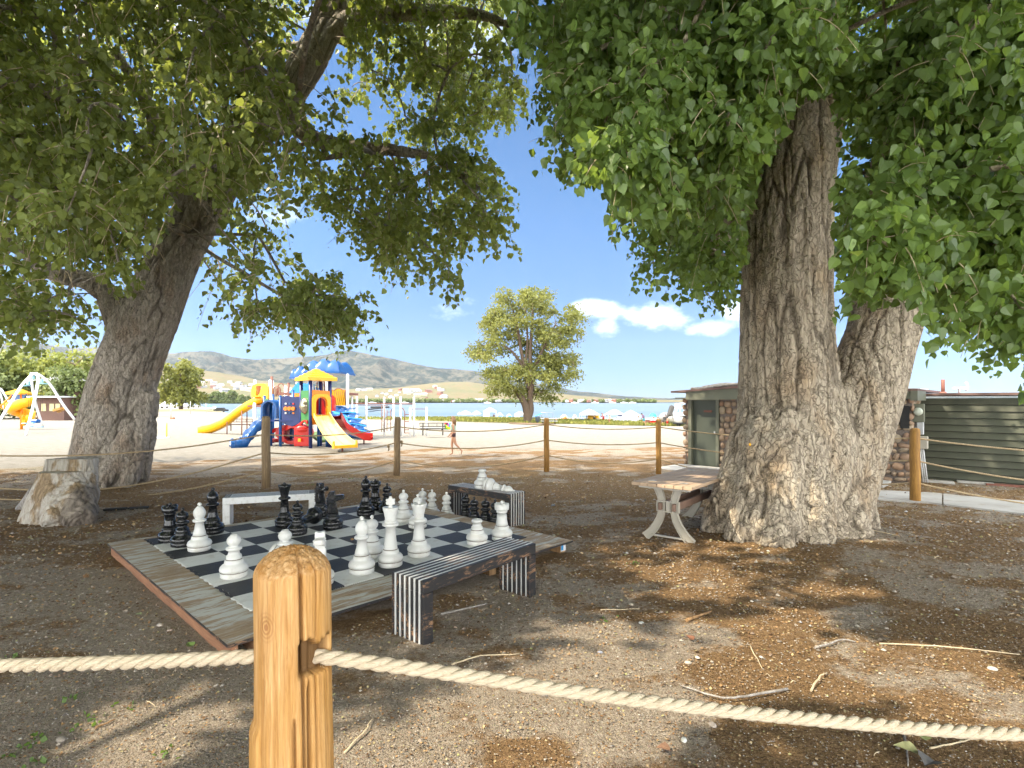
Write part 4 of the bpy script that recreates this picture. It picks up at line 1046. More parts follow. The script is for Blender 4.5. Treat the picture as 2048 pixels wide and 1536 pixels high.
# planks and planter boxes in front of it
for i, (px0, px1, y0_, y1_) in enumerate([(60, 118, 824, 829), (112, 140, 828, 833), (118, 150, 822, 826)]):
    a = gp(px0, y1_); b = gp(px1, y1_); mb = MB(); h_ = (y1_ - y0_) / F * a.y
    mb.beam(a + Vector((0, 0, h_ / 2)), Vector((b.x, a.y, a.z + h_ / 2)), .5, h_)
    o = mb.build('planter_box', MT['cedar']); tag(o, ['long low timber planter in front of the brick house', 'short timber planter box nearest the leaning trunk, by the brick house', 'timber planter behind, right of the brick house'][i], 'planter')
o = MB().beam(at(108, 821, 44), at(122, 817, 44), .3, .18).beam(at(116, 823, 44.3), at(130, 816, 44.3), .3, .2).build('timber_pile', MT['postyel']); tag(o, 'leaning pile of timber offcuts in front of the brick house', 'timber')

# parked boats, trailer and cars at the far left shore
def boat(px0, px1, py, Y, label, m1, m2, name='motor_boat', cat='boat', h=1.6):
    c = at((px0 + px1) / 2, py, Y); c.z = hz(c.x, c.y) if Y < 900 else c.z; L_ = (px1 - px0) / F * Y
    t = thing(name, label, cat, tuple(c))
    mb = MB(); rows = []
    for k in range(9):
        s_ = k / 8; x = -L_ / 2 + L_ * s_; wd = L_ * .17 * (1 - max(0, s_ - .45) ** 2 * 3.2); top = h * .55 + .25 * h * max(0, s_ - .5)
        rows.append([(c.x + x, c.y - wd, c.z + top), (c.x + x, c.y - wd * .75, c.z + h * .12), (c.x + x, c.y, c.z + .0 + h * .1 * max(0, s_ - .6)), (c.x + x, c.y + wd * .75, c.z + h * .12), (c.x + x, c.y + wd, c.z + top), (c.x + x, c.y, c.z + top * 1.02)])
    mb.grid(rows, closed=True); mb.build('hull', m1, t)
    MB().prism([(-.14 * L_, 0), (.16 * L_, 0), (.05 * L_, h * .45), (-.1 * L_, h * .5)], L_ * .2, 0, None, (c.x, c.y, c.z + h * .56)).build('cabin', m2, t)
    return t
boat(355, 384, 815, 190, 'covered boat parked left of the twin boats, behind the poplar', MT['whitec'], MT['steel'])
boat(388, 402, 813, 190, 'white boat on its trailer between the poplar and the blue-covered boat', MT['whitec'], HM[3])
boat(408, 432, 812, 200, 'white boat with a light blue cover parked by the lawn', MT['whitec'], simple('tarp_lightblue', (.15, .42, .62), .6))
def trailer():
    a = at(311, 817, 170); b = at(334, 817, 170); a.z = b.z = hz(a.x, a.y); t = thing('white_trailer', 'long white box trailer parked right of the leaning trunk', 'trailer', tuple((a + b) / 2))
    MB().box((a + b) / 2 + Vector((0, 0, 1.3)), ((b - a).x, 1.6, 1.6), bev=.08).build('body', MT['whitec'], t)
    for k in (.3, .7):
        p = a.lerp(b, k); w_ = MB(); w_.lathe([(0, -.1), (.33, -.1), (.33, .1), (0, .1)], 12, 0, p + Vector((0, -.75, .33)), Matrix.Rotation(R(90), 3, 'X')); w_.build('wheel', MT['dark'], t)
trailer()
for i, (px, py) in enumerate([(345, 815), (372, 816), (442, 817)]):
    c = gp(px, py + 3) if False else at(px, py, 178); c.z = hz(c.x, c.y)
    t = thing('parked_car', ['white car parked just right of the long trailer', 'grey car parked under the poplar', 'dark car parked at the right end of the boats'][i], 'car', tuple(c))
    m_ = [MT['whitec'], MT['steel'], MT['dark']][i]
    MB().prism([(-2.1, .35), (2.1, .35), (2.1, .85), (1.3, .95), (.7, 1.45), (-1.0, 1.45), (-1.7, .95), (-2.1, .9)], 1.7, 0, None, c, .08).build('body', m_, t)
    for sx in (-1.3, 1.3):
        w_ = MB(); w_.lathe([(0, -.1), (.32, -.1), (.32, .1), (0, .1)], 12, 0, c + Vector((sx, -.82, .32)), Matrix.Rotation(R(90), 3, 'X')); w_.build('wheel', MT['dark'], t)
# lawn strips
def sheet(name, pts, mat, lift=.03, kind='structure', n=40):
    """pts: photo outline as (x, y_top, y_bottom) columns laid on the ground"""
    rows = []
    xs = [p[0] for p in pts]
    for x in np.linspace(xs[0], xs[-1], n):
        yt = np.interp(x, xs, [p[1] for p in pts]); yb = np.interp(x, xs, [p[2] for p in pts])
        A_ = gp(x, yb); B_ = gp(x, yt); col = []
        for k in range(13):
            q = A_.lerp(B_, k / 12); q.z = hz(q.x, q.y) + lift; col.append(q)
        rows.append(col)
    o = MB().grid(rows).build(name, mat); tag(o, kind=kind); return rows
gmat = simple('lake_grass', (.15, .16, .03), .9, .3, 1.5, dirt=(.22, .18, .07), dscale=1.2)
GP = [(480, 825, 828), (560, 826, 830), (700, 830.5, 838), (800, 832, 840), (920, 835, 843.5), (1000, 836.5, 845.5), (1060, 838, 847), (1140, 841, 848), (1240, 843, 851), (1340, 845, 852.5), (1440, 846, 853)]
rowsG = sheet('grass_strip', GP, gmat, .05)
def tufts():
    n = 15000; k = RNG.integers(0, len(rowsG) - 1, n); a = RNG.random(n); j = RNG.integers(0, 12, n); b = RNG.random(n)
    G_ = np.array([[list(p) for p in r] for r in rowsG]); P = G_[k, j] * ((1 - a) * (1 - b))[:, None] + G_[k + 1, j] * (a * (1 - b))[:, None] + G_[k, j + 1] * ((1 - a) * b)[:, None] + G_[k + 1, j + 1] * (a * b)[:, None]
    D = rsphere(n) * .35; D[:, 2] = 1
    o = leaves_np('tall_grass', P - [0, 0, .05], D, rsphere(n), RNG.uniform(.18, .5, n), RNG.random(n) * .9, leafmat('grass_blade', (.11, .13, .025), (.20, .19, .04), .7, .25, (.26, .25, .05)), None, LEAF_C)
    tag(o, 'band of tall yellow-green grass between the white sand and the beach', 'grass', kind='stuff')
tufts()
lawn = simple('lawn', (.12, .15, .035), .9, .3, .3)
sheet('lawn_far', [(425, 808.6, 811.5), (470, 808.6, 811.5), (520, 808.8, 811)], lawn, .3)
sheet('verge_grass', [(225, 820, 824), (380, 819, 822.5), (480, 821, 824)], simple('verge', (.25, .22, .09), .9, .3, .6), .04)
# brown soil patch round the lone tree
sheet('soil_patch', [(1018, 845.5, 848), (1060, 845.5, 850), (1110, 845.5, 848.5)], simple('soil_brown', (.17, .11, .06), .95, .3, 2), .07, n=12)

# ---------------------------------------------------------------- beach things
def canopy(px0, px1, ptop, peave, pbase, label, wall=None, wmat=None, extra=None, m=None):
    cx = (px0 + px1) / 2; g_ = gp(cx, pbase); Y = g_.y; k = Y / F; W_ = (px1 - px0) * k; he = (pbase - peave) * k; ht = (pbase - ptop) * k
    t = thing('beach_canopy', label, 'canopy', tuple(g_), 0, 'white canopies on the beach')
    mb = MB(); h_ = W_ / 2 * .88; cr = [(g_.x - h_, Y - h_), (g_.x + h_, Y - h_), (g_.x + h_, Y + h_), (g_.x - h_, Y + h_)]
    r1 = [(x, y, g_.z + he) for x, y in cr]; r2 = [(g_.x + (x - g_.x) * .45, Y + (y - Y) * .45, g_.z + he + (ht - he) * .62) for x, y in cr]; ap = (g_.x, Y, g_.z + ht)
    r0 = [(x, y, g_.z + he - .22) for x, y in cr]
    mb.grid([r0, r1, r2], closed=True, sm=False); n = len(mb.v); mb.add(r2 + [ap], [(i, (i + 1) % 4, 4) for i in range(4)])
    mb.build('canopy_roof', m or MT['whitec'], t)
    for x, y in cr: MB().tube([(x, y, g_.z - .05), (x, y, g_.z + he)], .035, 6).build('pole', MT['galv'], t)
    if wall:
        w_ = MB()
        if 'l' in wall: w_.box((g_.x - h_, Y, g_.z + he / 2), (.03, 2 * h_, he * .98))
        if 'f' in wall: w_.box((g_.x - h_ * .5, Y - h_, g_.z + he / 2), (h_ * .95, .03, he * .98))
        if 'r' in wall: w_.box((g_.x + h_ * .75, Y - h_ * .9, g_.z + he / 2), (h_ * .9, .03, he * .98)); w_.box((g_.x + h_, Y, g_.z + he / 2), (.03, 2 * h_, he * .98))
        w_.build('side_wall', wmat or MT['whitec'], t)
    return t
canopy(914, 948, 821, 829, 834.5, 'white canopy beside the orange beach tent')
canopy(941, 965, 821.5, 828.5, 834.2, 'smaller white canopy right of the one by the orange tent, its roof touching it')
canopy(966, 994, 815, 822, 836, 'white canopy tent with a closed side wall left of the blue dome tent', 'lf')
canopy(1028, 1052, 822.5, 828, 837.5, 'white canopy half hidden behind the lone cottonwood trunk', 'lf')
canopy(1159, 1198, 818, 827.5, 842.5, 'white canopy with a yellow cloth hung from its front')
canopy(1212, 1246, 818.5, 827, 842.5, 'white canopy with navy blue side walls', 'r', MT['navy'])
canopy(1243, 1280, 820, 830.5, 843, 'white canopy nearest the bending man in the patterned shirt')
canopy(756, 779, 814, 820, 829, 'white canopy seen between the first monkey bar posts')
canopy(716, 734, 818.5, 823, 829, 'white canopy close to the blue climber of the play structure')
c = at(1187, 829, gp(1187, 842).y - 1.3)
o = MB().grid([[(c.x - 1 + .33 * i, c.y - .02 * i, c.z - .04 * k * (1 + .25 * math.sin(i * 1.0)) * 5.2) for i in range(7)] for k in range(5)]).build('yellow_cloth', MT['yel'], None, solid=.02); tag(o, 'yellow cloth hanging from the front of a white canopy', 'cloth')
def umbrella(px0, px1, ptop, prim, pbase, label, m, tilt=0):
    cx = (px0 + px1) / 2; g_ = gp(cx, pbase); Y = g_.y; k = Y / F; r_ = (px1 - px0) / 2 * k; h_ = (pbase - prim) * k; H_ = (pbase - ptop) * k
    t = thing('beach_umbrella', label, 'umbrella', tuple(g_))
    M_ = Matrix.Rotation(tilt, 3, 'Y')
    mb = MB(); mb.lathe([(r_, h_ - H_), (r_ * .85, (h_ - H_) * .55), (r_ * .5, (h_ - H_) * .15), (0.01, 0)], 10, 0, g_ + Vector((0, 0, H_)), M_, sm=False); mb.build('canopy', m, t, weld=False)
    MB().tube([g_ - Vector((0, 0, .1)), g_ + M_ @ Vector((0, 0, 0)) + Vector((0, 0, H_))], .03, 6).build('pole', MT['galv'], t)
    return t
azure = simple('azure_cloth', (.03, .27, .60), .6)
umbrella(1299, 1314, 826, 833, 847, 'bright blue beach umbrella beside the bending man', azure, .1)
umbrella(831, 842, 821.5, 825, 831, 'blue beach umbrella seen between the right-hand monkey bar posts', azure)
umbrella(850, 862, 822.5, 826, 831.5, 'blue umbrella over people just right of the last white post', azure)
umbrella(1206, 1216, 828, 831, 842, 'small white and blue umbrella between the two right canopies', MT['whitec'])
def dome(px0, px1, ptop, pbase, label, m, m2=None):
    cx = (px0 + px1) / 2; g_ = gp(cx, pbase); k = g_.y / F; r_ = (px1 - px0) / 2 * k; h_ = (pbase - ptop) * k
    t = thing('beach_tent', label, 'tent', tuple(g_)); rows = []; rows2 = []
    for i in range(7):
        a = math.pi * i / 6; row = []
        for j in range(7):
            b = math.pi * .5 * j / 6; row.append((g_.x + r_ * math.cos(a) * math.cos(b) , g_.y + r_ * .8 * (-math.cos(math.pi * j / 6)) * math.sin(a) * .9, g_.z + h_ * math.sin(a) * (math.sin(math.pi * j / 6) * .5 + .5)))
        rows.append(row)
    mb = MB()
    for i in range(12):
        pass
    mb.ball(g_, 1, 16, 10, 0, (r_, r_ * .8, h_)); mb.build('shell', m, t)
    if m2:
        mb = MB(); mb.ball(g_ + Vector((r_ * .15, -r_ * .42, -.05)), 1, 14, 8, 0, (r_ * .72, r_ * .7, h_ * .78)); mb.build('front_panel', m2, t)
    return t
dome(914, 924, 824, 834.5, 'orange and white pop-up beach tent left of the pair of canopies', MT['whitec'], MT['orange'])
dome(992, 1007, 825.5, 836, 'white and blue dome tent right of the closed canopy', MT['whitec'], simple('slate_cloth', (.15, .25, .42), .7))
dome(1012, 1024, 828, 836.5, 'teal beach tent left of the lone cottonwood', MT['whitec'], simple('teal_cloth', (.02, .27, .36), .6))
dome(1120, 1136, 829, 840, 'white tent with orange panels right of the picnic table by the beach', MT['whitec'], MT['orange'])
dome(795, 812, 822, 831, 'white round tent behind the middle monkey bar posts', MT['whitec'])
dome(862, 872, 824, 832, 'blue and red ball-shaped tent left of the park bench towel', simple('royal_cloth', (.04, .12, .5), .6), MT['red'])
dome(1144, 1155, 829, 841, 'grey and white folding beach shelter right of the orange-panelled tent', MT['whitec'], MT['steel'])
dome(1205, 1208, 836, 842, 'red beach bag standing by the navy-walled canopy', MT['red'])
def sup_board():
    a = at(1070, 833, 74); b = at(1084, 826, 74)
    o = MB().beam(a, b, .5, .08, bev=.03).build('paddle_board', azure); tag(o, 'blue paddle board leaning up over the trash bin by the lone cottonwood', 'board')
sup_board()
def bin_():
    g_ = gp(1075, 846.5); t = thing('trash_bin', 'dark grey trash bin right of the lone cottonwood trunk', 'bin', tuple(g_)); k = g_.y / F
    MB().lathe([(0, 0), (.27, 0), (.34, .82), (.36, .84), (.36, .88), (.3, .9), (0, .9)], 16, 0, g_).build('body', simple('bin_grey', (.10, .12, .14), .6), t)
    MB().lathe([(.33, 0), (.35, .05), (0, .08)], 16, 0, g_ + Vector((0, 0, .9))).build('lid', simple('bin_lid', (.06, .07, .08), .6), t)
bin_()
def beach_table():
    g_ = gp(1098, 848.5); t = thing('picnic_table', 'small picnic table with a white top by the trash bin near the beach', 'table', tuple(g_)); w_ = 1.1
    MB().box(g_ + Vector((0, 0, .74)), (2 * w_, .7, .05)).build('tabletop', MT['whitec'], t)
    for s_ in (-1, 1): MB().box(g_ + Vector((0, s_ * .7, .44)), (2 * w_, .25, .05)).build('bench_seat', MT['steel'], t)
    for s_ in (-.8, .8): MB().beam(g_ + Vector((s_, -.6, 0)), g_ + Vector((s_, -.2, .72)), .06, .06).beam(g_ + Vector((s_, .6, 0)), g_ + Vector((s_, .2, .72)), .06, .06).beam(g_ + Vector((s_, -.75, .4)), g_ + Vector((s_, .75, .4)), .05, .05).build('leg_frame', MT['dark'], t)
beach_table()
o = MB().tube([at(1083, 845, 90), at(1083, 825, 90), at(1106, 825, 90), at(1106, 845, 90)], .06, 6).tube([at(1094, 825, 90), at(1094, 836, 90)], .05, 6).build('pipe_frame', MT['steel']); tag(o, 'thin grey pipe frame standing behind the beach picnic table', 'frame')
def jetski(px, py, label):
    g_ = gp(px, py); t = thing('jet_ski', label, 'jet ski', tuple(g_))
    rows = []
    for k in range(8):
        s_ = k / 7; x = -1.4 + 2.8 * s_; w_ = .5 * (1 - max(0, s_ - .4) ** 2 * 2.2); rows.append([(g_.x + x, g_.y - w_, g_.z + .45), (g_.x + x, g_.y, g_.z + .08 + .25 * max(0, s_ - .6)), (g_.x + x, g_.y + w_, g_.z + .45), (g_.x + x, g_.y, g_.z + .6 + .25 * math.sin(s_ * 3))])
    MB().grid(rows, closed=True).build('hull', MT['whitec'], t)
    MB().box(g_ + Vector((-.4, 0, .82)), (1.1, .35, .2), bev=.05).build('seat', MT['steel'], t)
jetski(1245, 845, 'white jet ski parked left under the rightmost canopy'); jetski(1259, 845.5, 'white jet ski parked right of the other one, blue mat below')
# dock on the lake
o = MB().beam(at(735, 819, 210), at(763, 816, 260), 2.0, .4).box(at(760, 814.5, 250), (8, 3, .8)).build('boat_dock', MT['dark']); tag(o, 'dark dock on the water left of a white canopy, behind the posts', 'dock')
for px, Y in [(745, 1200), (810, 1300), (1150, 1350), (1190, 1380), (1225, 1400), (1248, 1400), (975, 1300), (1265, 1380)]:
    c = at(px, 805.5, Y); c.z = -2.1
    o = MB().prism([(-9, 0), (8, 0), (10, 1.6), (3, 1.8), (1, 3.2), (-4, 3.2), (-5, 1.7), (-9, 1.5)], 4, 0, None, c).build('distant_boat', MT['whitec']); tag(o, 'tiny white boat on the water close to the far shore', 'boat', 'boats near the far shore')
def pontoon():
    g_ = gp(1354, 852.5); Y = g_.y; t = thing('pontoon_boat', 'white pontoon boat on a trailer, its tube end showing left of the stone building', 'boat', tuple(g_)); k = Y / F
    def q(px, py, dy=0): return at(px, py, Y + dy)
    for dx in (0, 32): 
        mb = MB(); M_ = Matrix.Rotation(R(90), 3, 'X'); c = q(1358 + dx, 838, 0)
        mb.lathe([(.01, 0), (.5, 0), (.55, -.1), (.6, -.2), (.6, -6), (.4, -6.5), (.01, -6.8)], 20, 0, c, M_); mb.build('float_tube', simple('aluminium', (.55, .54, .52), .3, metal=.5), t)
    MB().box(q(1366, 828, 3.2), (2.6, 7, .22)).build('deck', MT['whitec'], t)
    MB().box(q(1349, 832, .3), (.5, .9, .55), bev=.06).build('motor_mount', MT['whitec'], t)
    lad = MB(); 
    for d_ in (0, 7): lad.tube([q(1343 + d_, 832), q(1351 + d_, 808)], .05, 6)
    for f_ in (.2, .4, .6, .8): lad.tube([q(1343 + 8 * f_, 832 - 24 * f_), q(1350 + 8 * f_, 832 - 24 * f_)], .035, 6)
    lad.build('ladder', MT['galv'], t)
    rl = MB()
    for px in (1352, 1360, 1368): rl.tube([q(px, 828, .3), q(px, 808, .3)], .04, 6)
    rl.tube([q(1350, 808, .3), q(1370, 806, .3)], .05, 6); rl.tube([q(1352, 816, .3), q(1370, 816, .3)], .04, 6); rl.build('rail', MT['galv'], t)
    mt = MB(); mt.beam(q(1338, 832), q(1345, 811), .55, .5, bev=.12); mt.beam(q(1330, 836), q(1338, 829), .3, .3, bev=.06)
    for a in (0, 2.1, 4.2): mt.beam(q(1329, 838), q(1329 + 4 * math.cos(a), 838 - 5 * math.sin(a)), .1, .3, bev=.03)
    mt.build('outboard_motor', simple('motor_dark', (.05, .045, .04), .4), t)
    tr_ = MB(); tr_.beam(q(1346, 847), q(1372, 847), .12, .15); tr_.beam(q(1355, 846), q(1355, 852), .12, .12, up=(1, 0, 0)); tr_.build('trailer_frame', MT['dark'], t)
    w_ = MB(); w_.lathe([(0, -.12), (.3, -.12), (.3, .12), (0, .12)], 14, 0, q(1357, 849.5, .5), Matrix.Rotation(R(90), 3, 'Y')); w_.build('wheel', MT['dark'], t)
pontoon()

# ---------------------------------------------------------------- people
def figure(name, label, foot, h, rz, pose, skin, parts, group=None, arms=None, bend=0.0, hairm=None, hairlen=.0, lod=2):
    """pose: dict of joints in units of height, x = facing direction"""
    P = dict(pelvis=(0, 0, .52), waist=(0, 0, .60), chest=(0, 0, .71), neck=(0, 0, .815), head0=(.005, 0, .865), head1=(.008, 0, .915), head2=(.0, 0, .955),
             shL=(0, .10, .79), shR=(0, -.10, .79), elL=(0, .13, .62), elR=(0, -.13, .62), haL=(.05, .13, .475), haR=(.05, -.13, .475), hfL=(.07, .13, .43), hfR=(.07, -.13, .43),
             hipL=(0, .052, .50), hipR=(0, -.052, .50), knL=(.01, .058, .275), knR=(.01, -.058, .275), anL=(0, .058, .045), anR=(0, -.058, .045), toL=(.085, .06, .015), toR=(.085, -.06, .015))
    P.update(pose)
    rad = dict(pelvis=.062, waist=.052, chest=.066, neck=.028, head0=.036, head1=.056, head2=.044, shL=.034, shR=.034, elL=.022, elR=.022, haL=.016, haR=.016, hfL=.013, hfR=.013,
               hipL=.056, hipR=.056, knL=.033, knR=.033, anL=.02, anR=.02, toL=.013, toR=.013)
    E = [('pelvis', 'waist'), ('waist', 'chest'), ('chest', 'neck'), ('neck', 'head0'), ('head0', 'head1'), ('head1', 'head2')]
    for s_ in 'LR': E += [('chest', 'sh' + s_), ('sh' + s_, 'el' + s_), ('el' + s_, 'ha' + s_), ('ha' + s_, 'hf' + s_), ('pelvis', 'hip' + s_), ('hip' + s_, 'kn' + s_), ('kn' + s_, 'an' + s_), ('an' + s_, 'to' + s_)]
    ks = list(P); me = bpy.data.meshes.new('body'); me.from_pydata([Vector(P[k]) * h for k in ks], [(ks.index(a), ks.index(b)) for a, b in E], [])
    o = bpy.data.objects.new('tmp', me); COL.objects.link(o); md = o.modifiers.new('k', 'SKIN'); md.use_smooth_shade = True
    for i, k in enumerate(ks):
        v = me.skin_vertices[0].data[i]; r_ = rad[k] * h; v.radius = (r_, r_ * (1.0)); v.use_root = (k == 'pelvis')
        if k in ('chest', 'waist', 'pelvis'): v.radius = (r_ * 1.15, r_ * .85)
    sb = o.modifiers.new('s', 'SUBSURF'); sb.levels = lod; sb.render_levels = lod
    dg = bpy.context.evaluated_depsgraph_get(); ev = o.evaluated_get(dg); bm_ = bpy.data.meshes.new_from_object(ev); bpy.data.objects.remove(o)
    bm_.materials.clear(); bm_.materials.append(skin)
    t = thing(name, label, 'person', tuple(foot), 0, group); 
    body = link(bpy.data.objects.new('body', bm_)); body.parent = t; WLOC[t] = WLOC[body] = Vector((0, 0, 0))
    V = np.array([v.co[:] for v in bm_.vertices]) / h; N = np.array([v.normal[:] for v in bm_.vertices])
    for (pn, test, off, m_) in parts:
        bm = bmesh.new(); bm.from_mesh(bm_); kill = [f for f in bm.faces if not test(f.calc_center_median() / h)]
        bmesh.ops.delete(bm, geom=kill, context='FACES'); bm.normal_update()
        for v in bm.verts: v.co += v.normal * off * h
        m2 = bpy.data.meshes.new(pn); bm.to_mesh(m2); bm.free(); m2.materials.clear(); m2.materials.append(m_)
        if len(m2.polygons): c = link(bpy.data.objects.new(pn, m2)); c.parent = t
    if hairm:
        hb = Vector(P['head1']) * h; mb = MB(); mb.ball(hb + Vector((-.012, 0, .022)) * h, .062 * h, 16, 10, 0, (.98, .9, 1.0))
        if hairlen:
            for k in range(11):
                a = R(100 + k * 16); x, y = math.cos(a) * .05 * h, math.sin(a) * .048 * h
                mb.tube([hb + Vector((x, y, .02 * h)), hb + Vector((x * 1.2 - .01 * h, y * 1.2, -.05 * h)), hb + Vector((x * 1.15 - .02 * h, y * 1.25, -hairlen * h))], [.022 * h, .022 * h, .006 * h], 7)
        mb.build('hair', hairm, t)
        # nose, eyes
    f_ = MB(); hb = Vector(P['head1']) * h; f_.ball(hb + Vector((.056, 0, -.006)) * h, .009 * h, 8, 6, 0); f_.build('nose', skin, body)
    e_ = MB()
    for s_ in (-1, 1): e_.ball(hb + Vector((.047, s_ * .022, .006)) * h, .006 * h, 6, 5)
    e_.build('eyes', MT['dark'], body)
    t.rotation_euler = (0, 0, rz); return t
def cl(zlo, zhi, ymax=.2, ymin=0): return lambda c: zlo < c.z < zhi and ymin <= abs(c.y) < ymax
mint = simple('mint_swimsuit', (.36, .55, .42), .6, .25, 30)
g1 = gp(907, 910.5)
figure('person', 'girl with long hair in a swimsuit walking left along the shade edge', g1, 1.25, R(180),
       dict(knR=(.045, -.05, .275), anR=(.03, -.05, .045), toR=(.11, -.05, .012), knL=(-.06, .05, .29), anL=(-.22, .05, .12), toL=(-.20, .05, .035), elR=(.03, -.12, .62), haR=(.12, -.12, .5), hfR=(.165, -.12, .455),
            elL=(-.02, .12, .63), haL=(.05, .12, .5), hfL=(.09, .12, .45), head0=(.012, 0, .865), head1=(.02, 0, .915)),
       MT['skin'], [('swim_top', lambda c: .645 < c.z < .775 and abs(c.y) < .088, .004, mint), ('swim_bottom', lambda c: .475 < c.z < .565 and abs(c.y) < .1, .005, simple('dark_swimwear', (.05, .02, .025), .6))], hairm=MT['hair'], hairlen=.17, lod=3)
shirtm = simple('patterned_shirt', (.16, .10, .17), .8, .7, 25)
def bx_(px, py): return gp(px, py)
bendpose = dict(waist=(.02, 0, .60), chest=(.06, 0, .70), neck=(.11, 0, .79), head0=(.15, 0, .82), head1=(.18, 0, .84), head2=(.20, 0, .86), shL=(.07, .1, .78), shR=(.07, -.1, .78), elL=(.10, .12, .62), elR=(.1, -.12, .62), haL=(.2, .1, .52), haR=(.2, -.1, .52), hfL=(.24, .1, .49), hfR=(.24, -.1, .49),
                knL=(-.04, .06, .27), anL=(-.12, .06, .045), toL=(-.04, .06, .015), knR=(.05, -.06, .28))
walk = dict(knL=(.07, .055, .28), anL=(.06, .055, .05), toL=(.14, .055, .02), knR=(-.06, -.055, .28), anR=(-.16, -.055, .07), toR=(-.1, -.055, .02))
sh = lambda m_: ('shirt', lambda c: .54 < c.z < .80 and abs(c.y) < .15, .012, m_)
shorts = lambda m_: ('shorts', cl(.33, .56), .012, m_)
def beachperson(px, py, h, rz, label, pose, parts, hairm=MT['hair'], grp=None, Y=None):
    g_ = gp(px, py); return figure('person', label, g_, h, rz, pose, MT['skin'], parts, grp, hairm=hairm, lod=1)
teal = simple('teal_shorts', (.03, .20, .25), .7)
beachperson(1288, 851.5, 1.62, R(180), 'man in a purple patterned shirt and teal shorts bending over by the blue umbrella', bendpose, [sh(shirtm), shorts(teal)], MT['dark'])
beachperson(1219, 850, 1.35, R(200), 'tanned child in swim shorts walking in front of the middle canopies', walk, [shorts(MT['rust'])])
beachperson(1327, 852, 1.45, R(10), 'person in a pink top and shorts standing right of the nearest far fence post', bendpose, [sh(simple('pink_top', (.55, .33, .36), .7)), shorts(MT['dark'])], MT['dark'])
beachperson(1335, 852.3, 1.0, R(100), 'small child in red shorts standing next to the pontoon boat', {}, [shorts(MT['red'])])
beachperson(1207, 843, 1.5, R(180), 'person in a red wrap standing between the yellow cloth canopy and the navy one', bendpose, [sh(simple('flower_top', (.6, .3, .25), .7)), ('skirt', cl(.2, .56), .03, MT['red'])])
sitp = dict(pelvis=(0, 0, .12), waist=(-.02, 0, .2), chest=(-.03, 0, .31), neck=(-.02, 0, .42), head0=(-.01, 0, .47), head1=(0, 0, .515), head2=(0, 0, .555), shL=(-.03, .1, .39), shR=(-.03, -.1, .39), elL=(.05, .13, .26), elR=(.05, -.13, .26), haL=(.15, .1, .22), haR=(.15, -.1, .22), hfL=(.19, .09, .2), hfR=(.19, -.09, .2),
            hipL=(.02, .055, .10), hipR=(.02, -.055, .1), knL=(.22, .07, .2), knR=(.22, -.07, .2), anL=(.34, .07, .05), anR=(.34, -.07, .05), toL=(.42, .07, .03), toR=(.42, -.07, .03))
ss = lambda m_: ('shirt', lambda c: .12 < c.z < .40 and abs(c.y) < .15, .012, m_)
for i, (px, py, m_, lab) in enumerate([(1189, 843, MT['dark'], 'person in dark clothes seated under the canopy with the yellow cloth'), (1277, 845, MT['steel'], 'person in grey seated right of the rightmost canopy'), (1307, 848, azure, 'person in blue seated under the blue umbrella'),
                             (833, 832, MT['dark'], 'person in dark clothes seated under the blue umbrella behind the posts'), (857, 833, azure, 'person in blue seated right of the last white post'), (881, 833, MT['skin'], 'bare-backed person sitting on sand left of the girl'),
                             (988, 836, MT['rust'], 'person in brown seated inside the closed canopy'), (1150, 842, MT['steel'], 'person in grey seated by the folding shelter'), (745, 831, MT['dark'], 'person in dark clothes sitting at the left of the canopy behind the posts'),
                             (1316, 849, simple('pink2', (.6, .25, .35), .7), 'person in pink seated right beside the blue umbrella')]):
    beachperson(px, py, 1.7, R(60 + 70 * i), lab, sitp, [ss(m_)])
for (px, py, h, lab) in [(893, 832, 1.5, 'bather standing in the shallows just left of the girl'), (881.5, 831.5, 1.3, 'smaller bather in the shallows left of the girl'), (772, 829, 1.6, 'person standing under the canopy behind the posts'), (797, 829.5, 1.5, 'person in red standing between the posts near the round tent')]:
    beachperson(px, py, h, R(200), lab, walk, [shorts(MT['red'] if '797' in str(px) else MT['dark'])])
# folding chairs, coolers and bags scattered along the beach
rgb = np.random.default_rng(3)
def chair(px, py, m_, lab):
    g_ = gp(px, py); t = thing('beach_chair', lab, 'chair', tuple(g_), 0, 'folding chairs on the beach'); M_ = Matrix.Rotation(rgb.uniform(0, 6), 3, 'Z')
    def v(*a): return g_ + M_ @ Vector(a)
    MB().beam(v(-.25, 0, .36), v(.25, 0, .42), .5, .04).build('seat', m_, t); MB().beam(v(-.27, 0, .38), v(-.45, 0, .95), .5, .04, up=(1, 0, 0)).build('backrest', m_, t)
    fr = MB(); 
    for s_ in (-.25, .25): fr.tube([v(-.3, s_, 0), v(.28, s_, .55)], .02, 5).tube([v(.28, s_, 0), v(-.28, s_, .5)], .02, 5)
    fr.build('frame', MT['dark'], t)
for i, (px, py, m_, cn) in enumerate([(1020, 838, 'teal', 'teal folding chair left of the lone trunk'), (1058 + 30, 840, 'steel', 'grey folding chair behind the beach picnic table'), (1174, 843, 'dark', 'dark folding chair under the canopy with the yellow cloth'), (1283, 845, 'green2', 'dark green folding chair right of the rightmost canopy'),
                                      (1066, 841, 'navy', 'navy folding chair just right of the lone trunk'), (872, 833.5, 'red', 'red folding chair by the ball-shaped tent'), (838, 833, 'blue', 'blue folding chair by the umbrella behind the posts'), (905, 834, 'dark', 'dark folding chair right of the girl'), (1130, 842, 'rust', 'brown folding chair in front of the orange-panelled tent')]):
    mm = {'teal': teal, 'green2': MT['olive_d']}.get(m_) or MT[m_]
    chair(px, py, mm, cn)
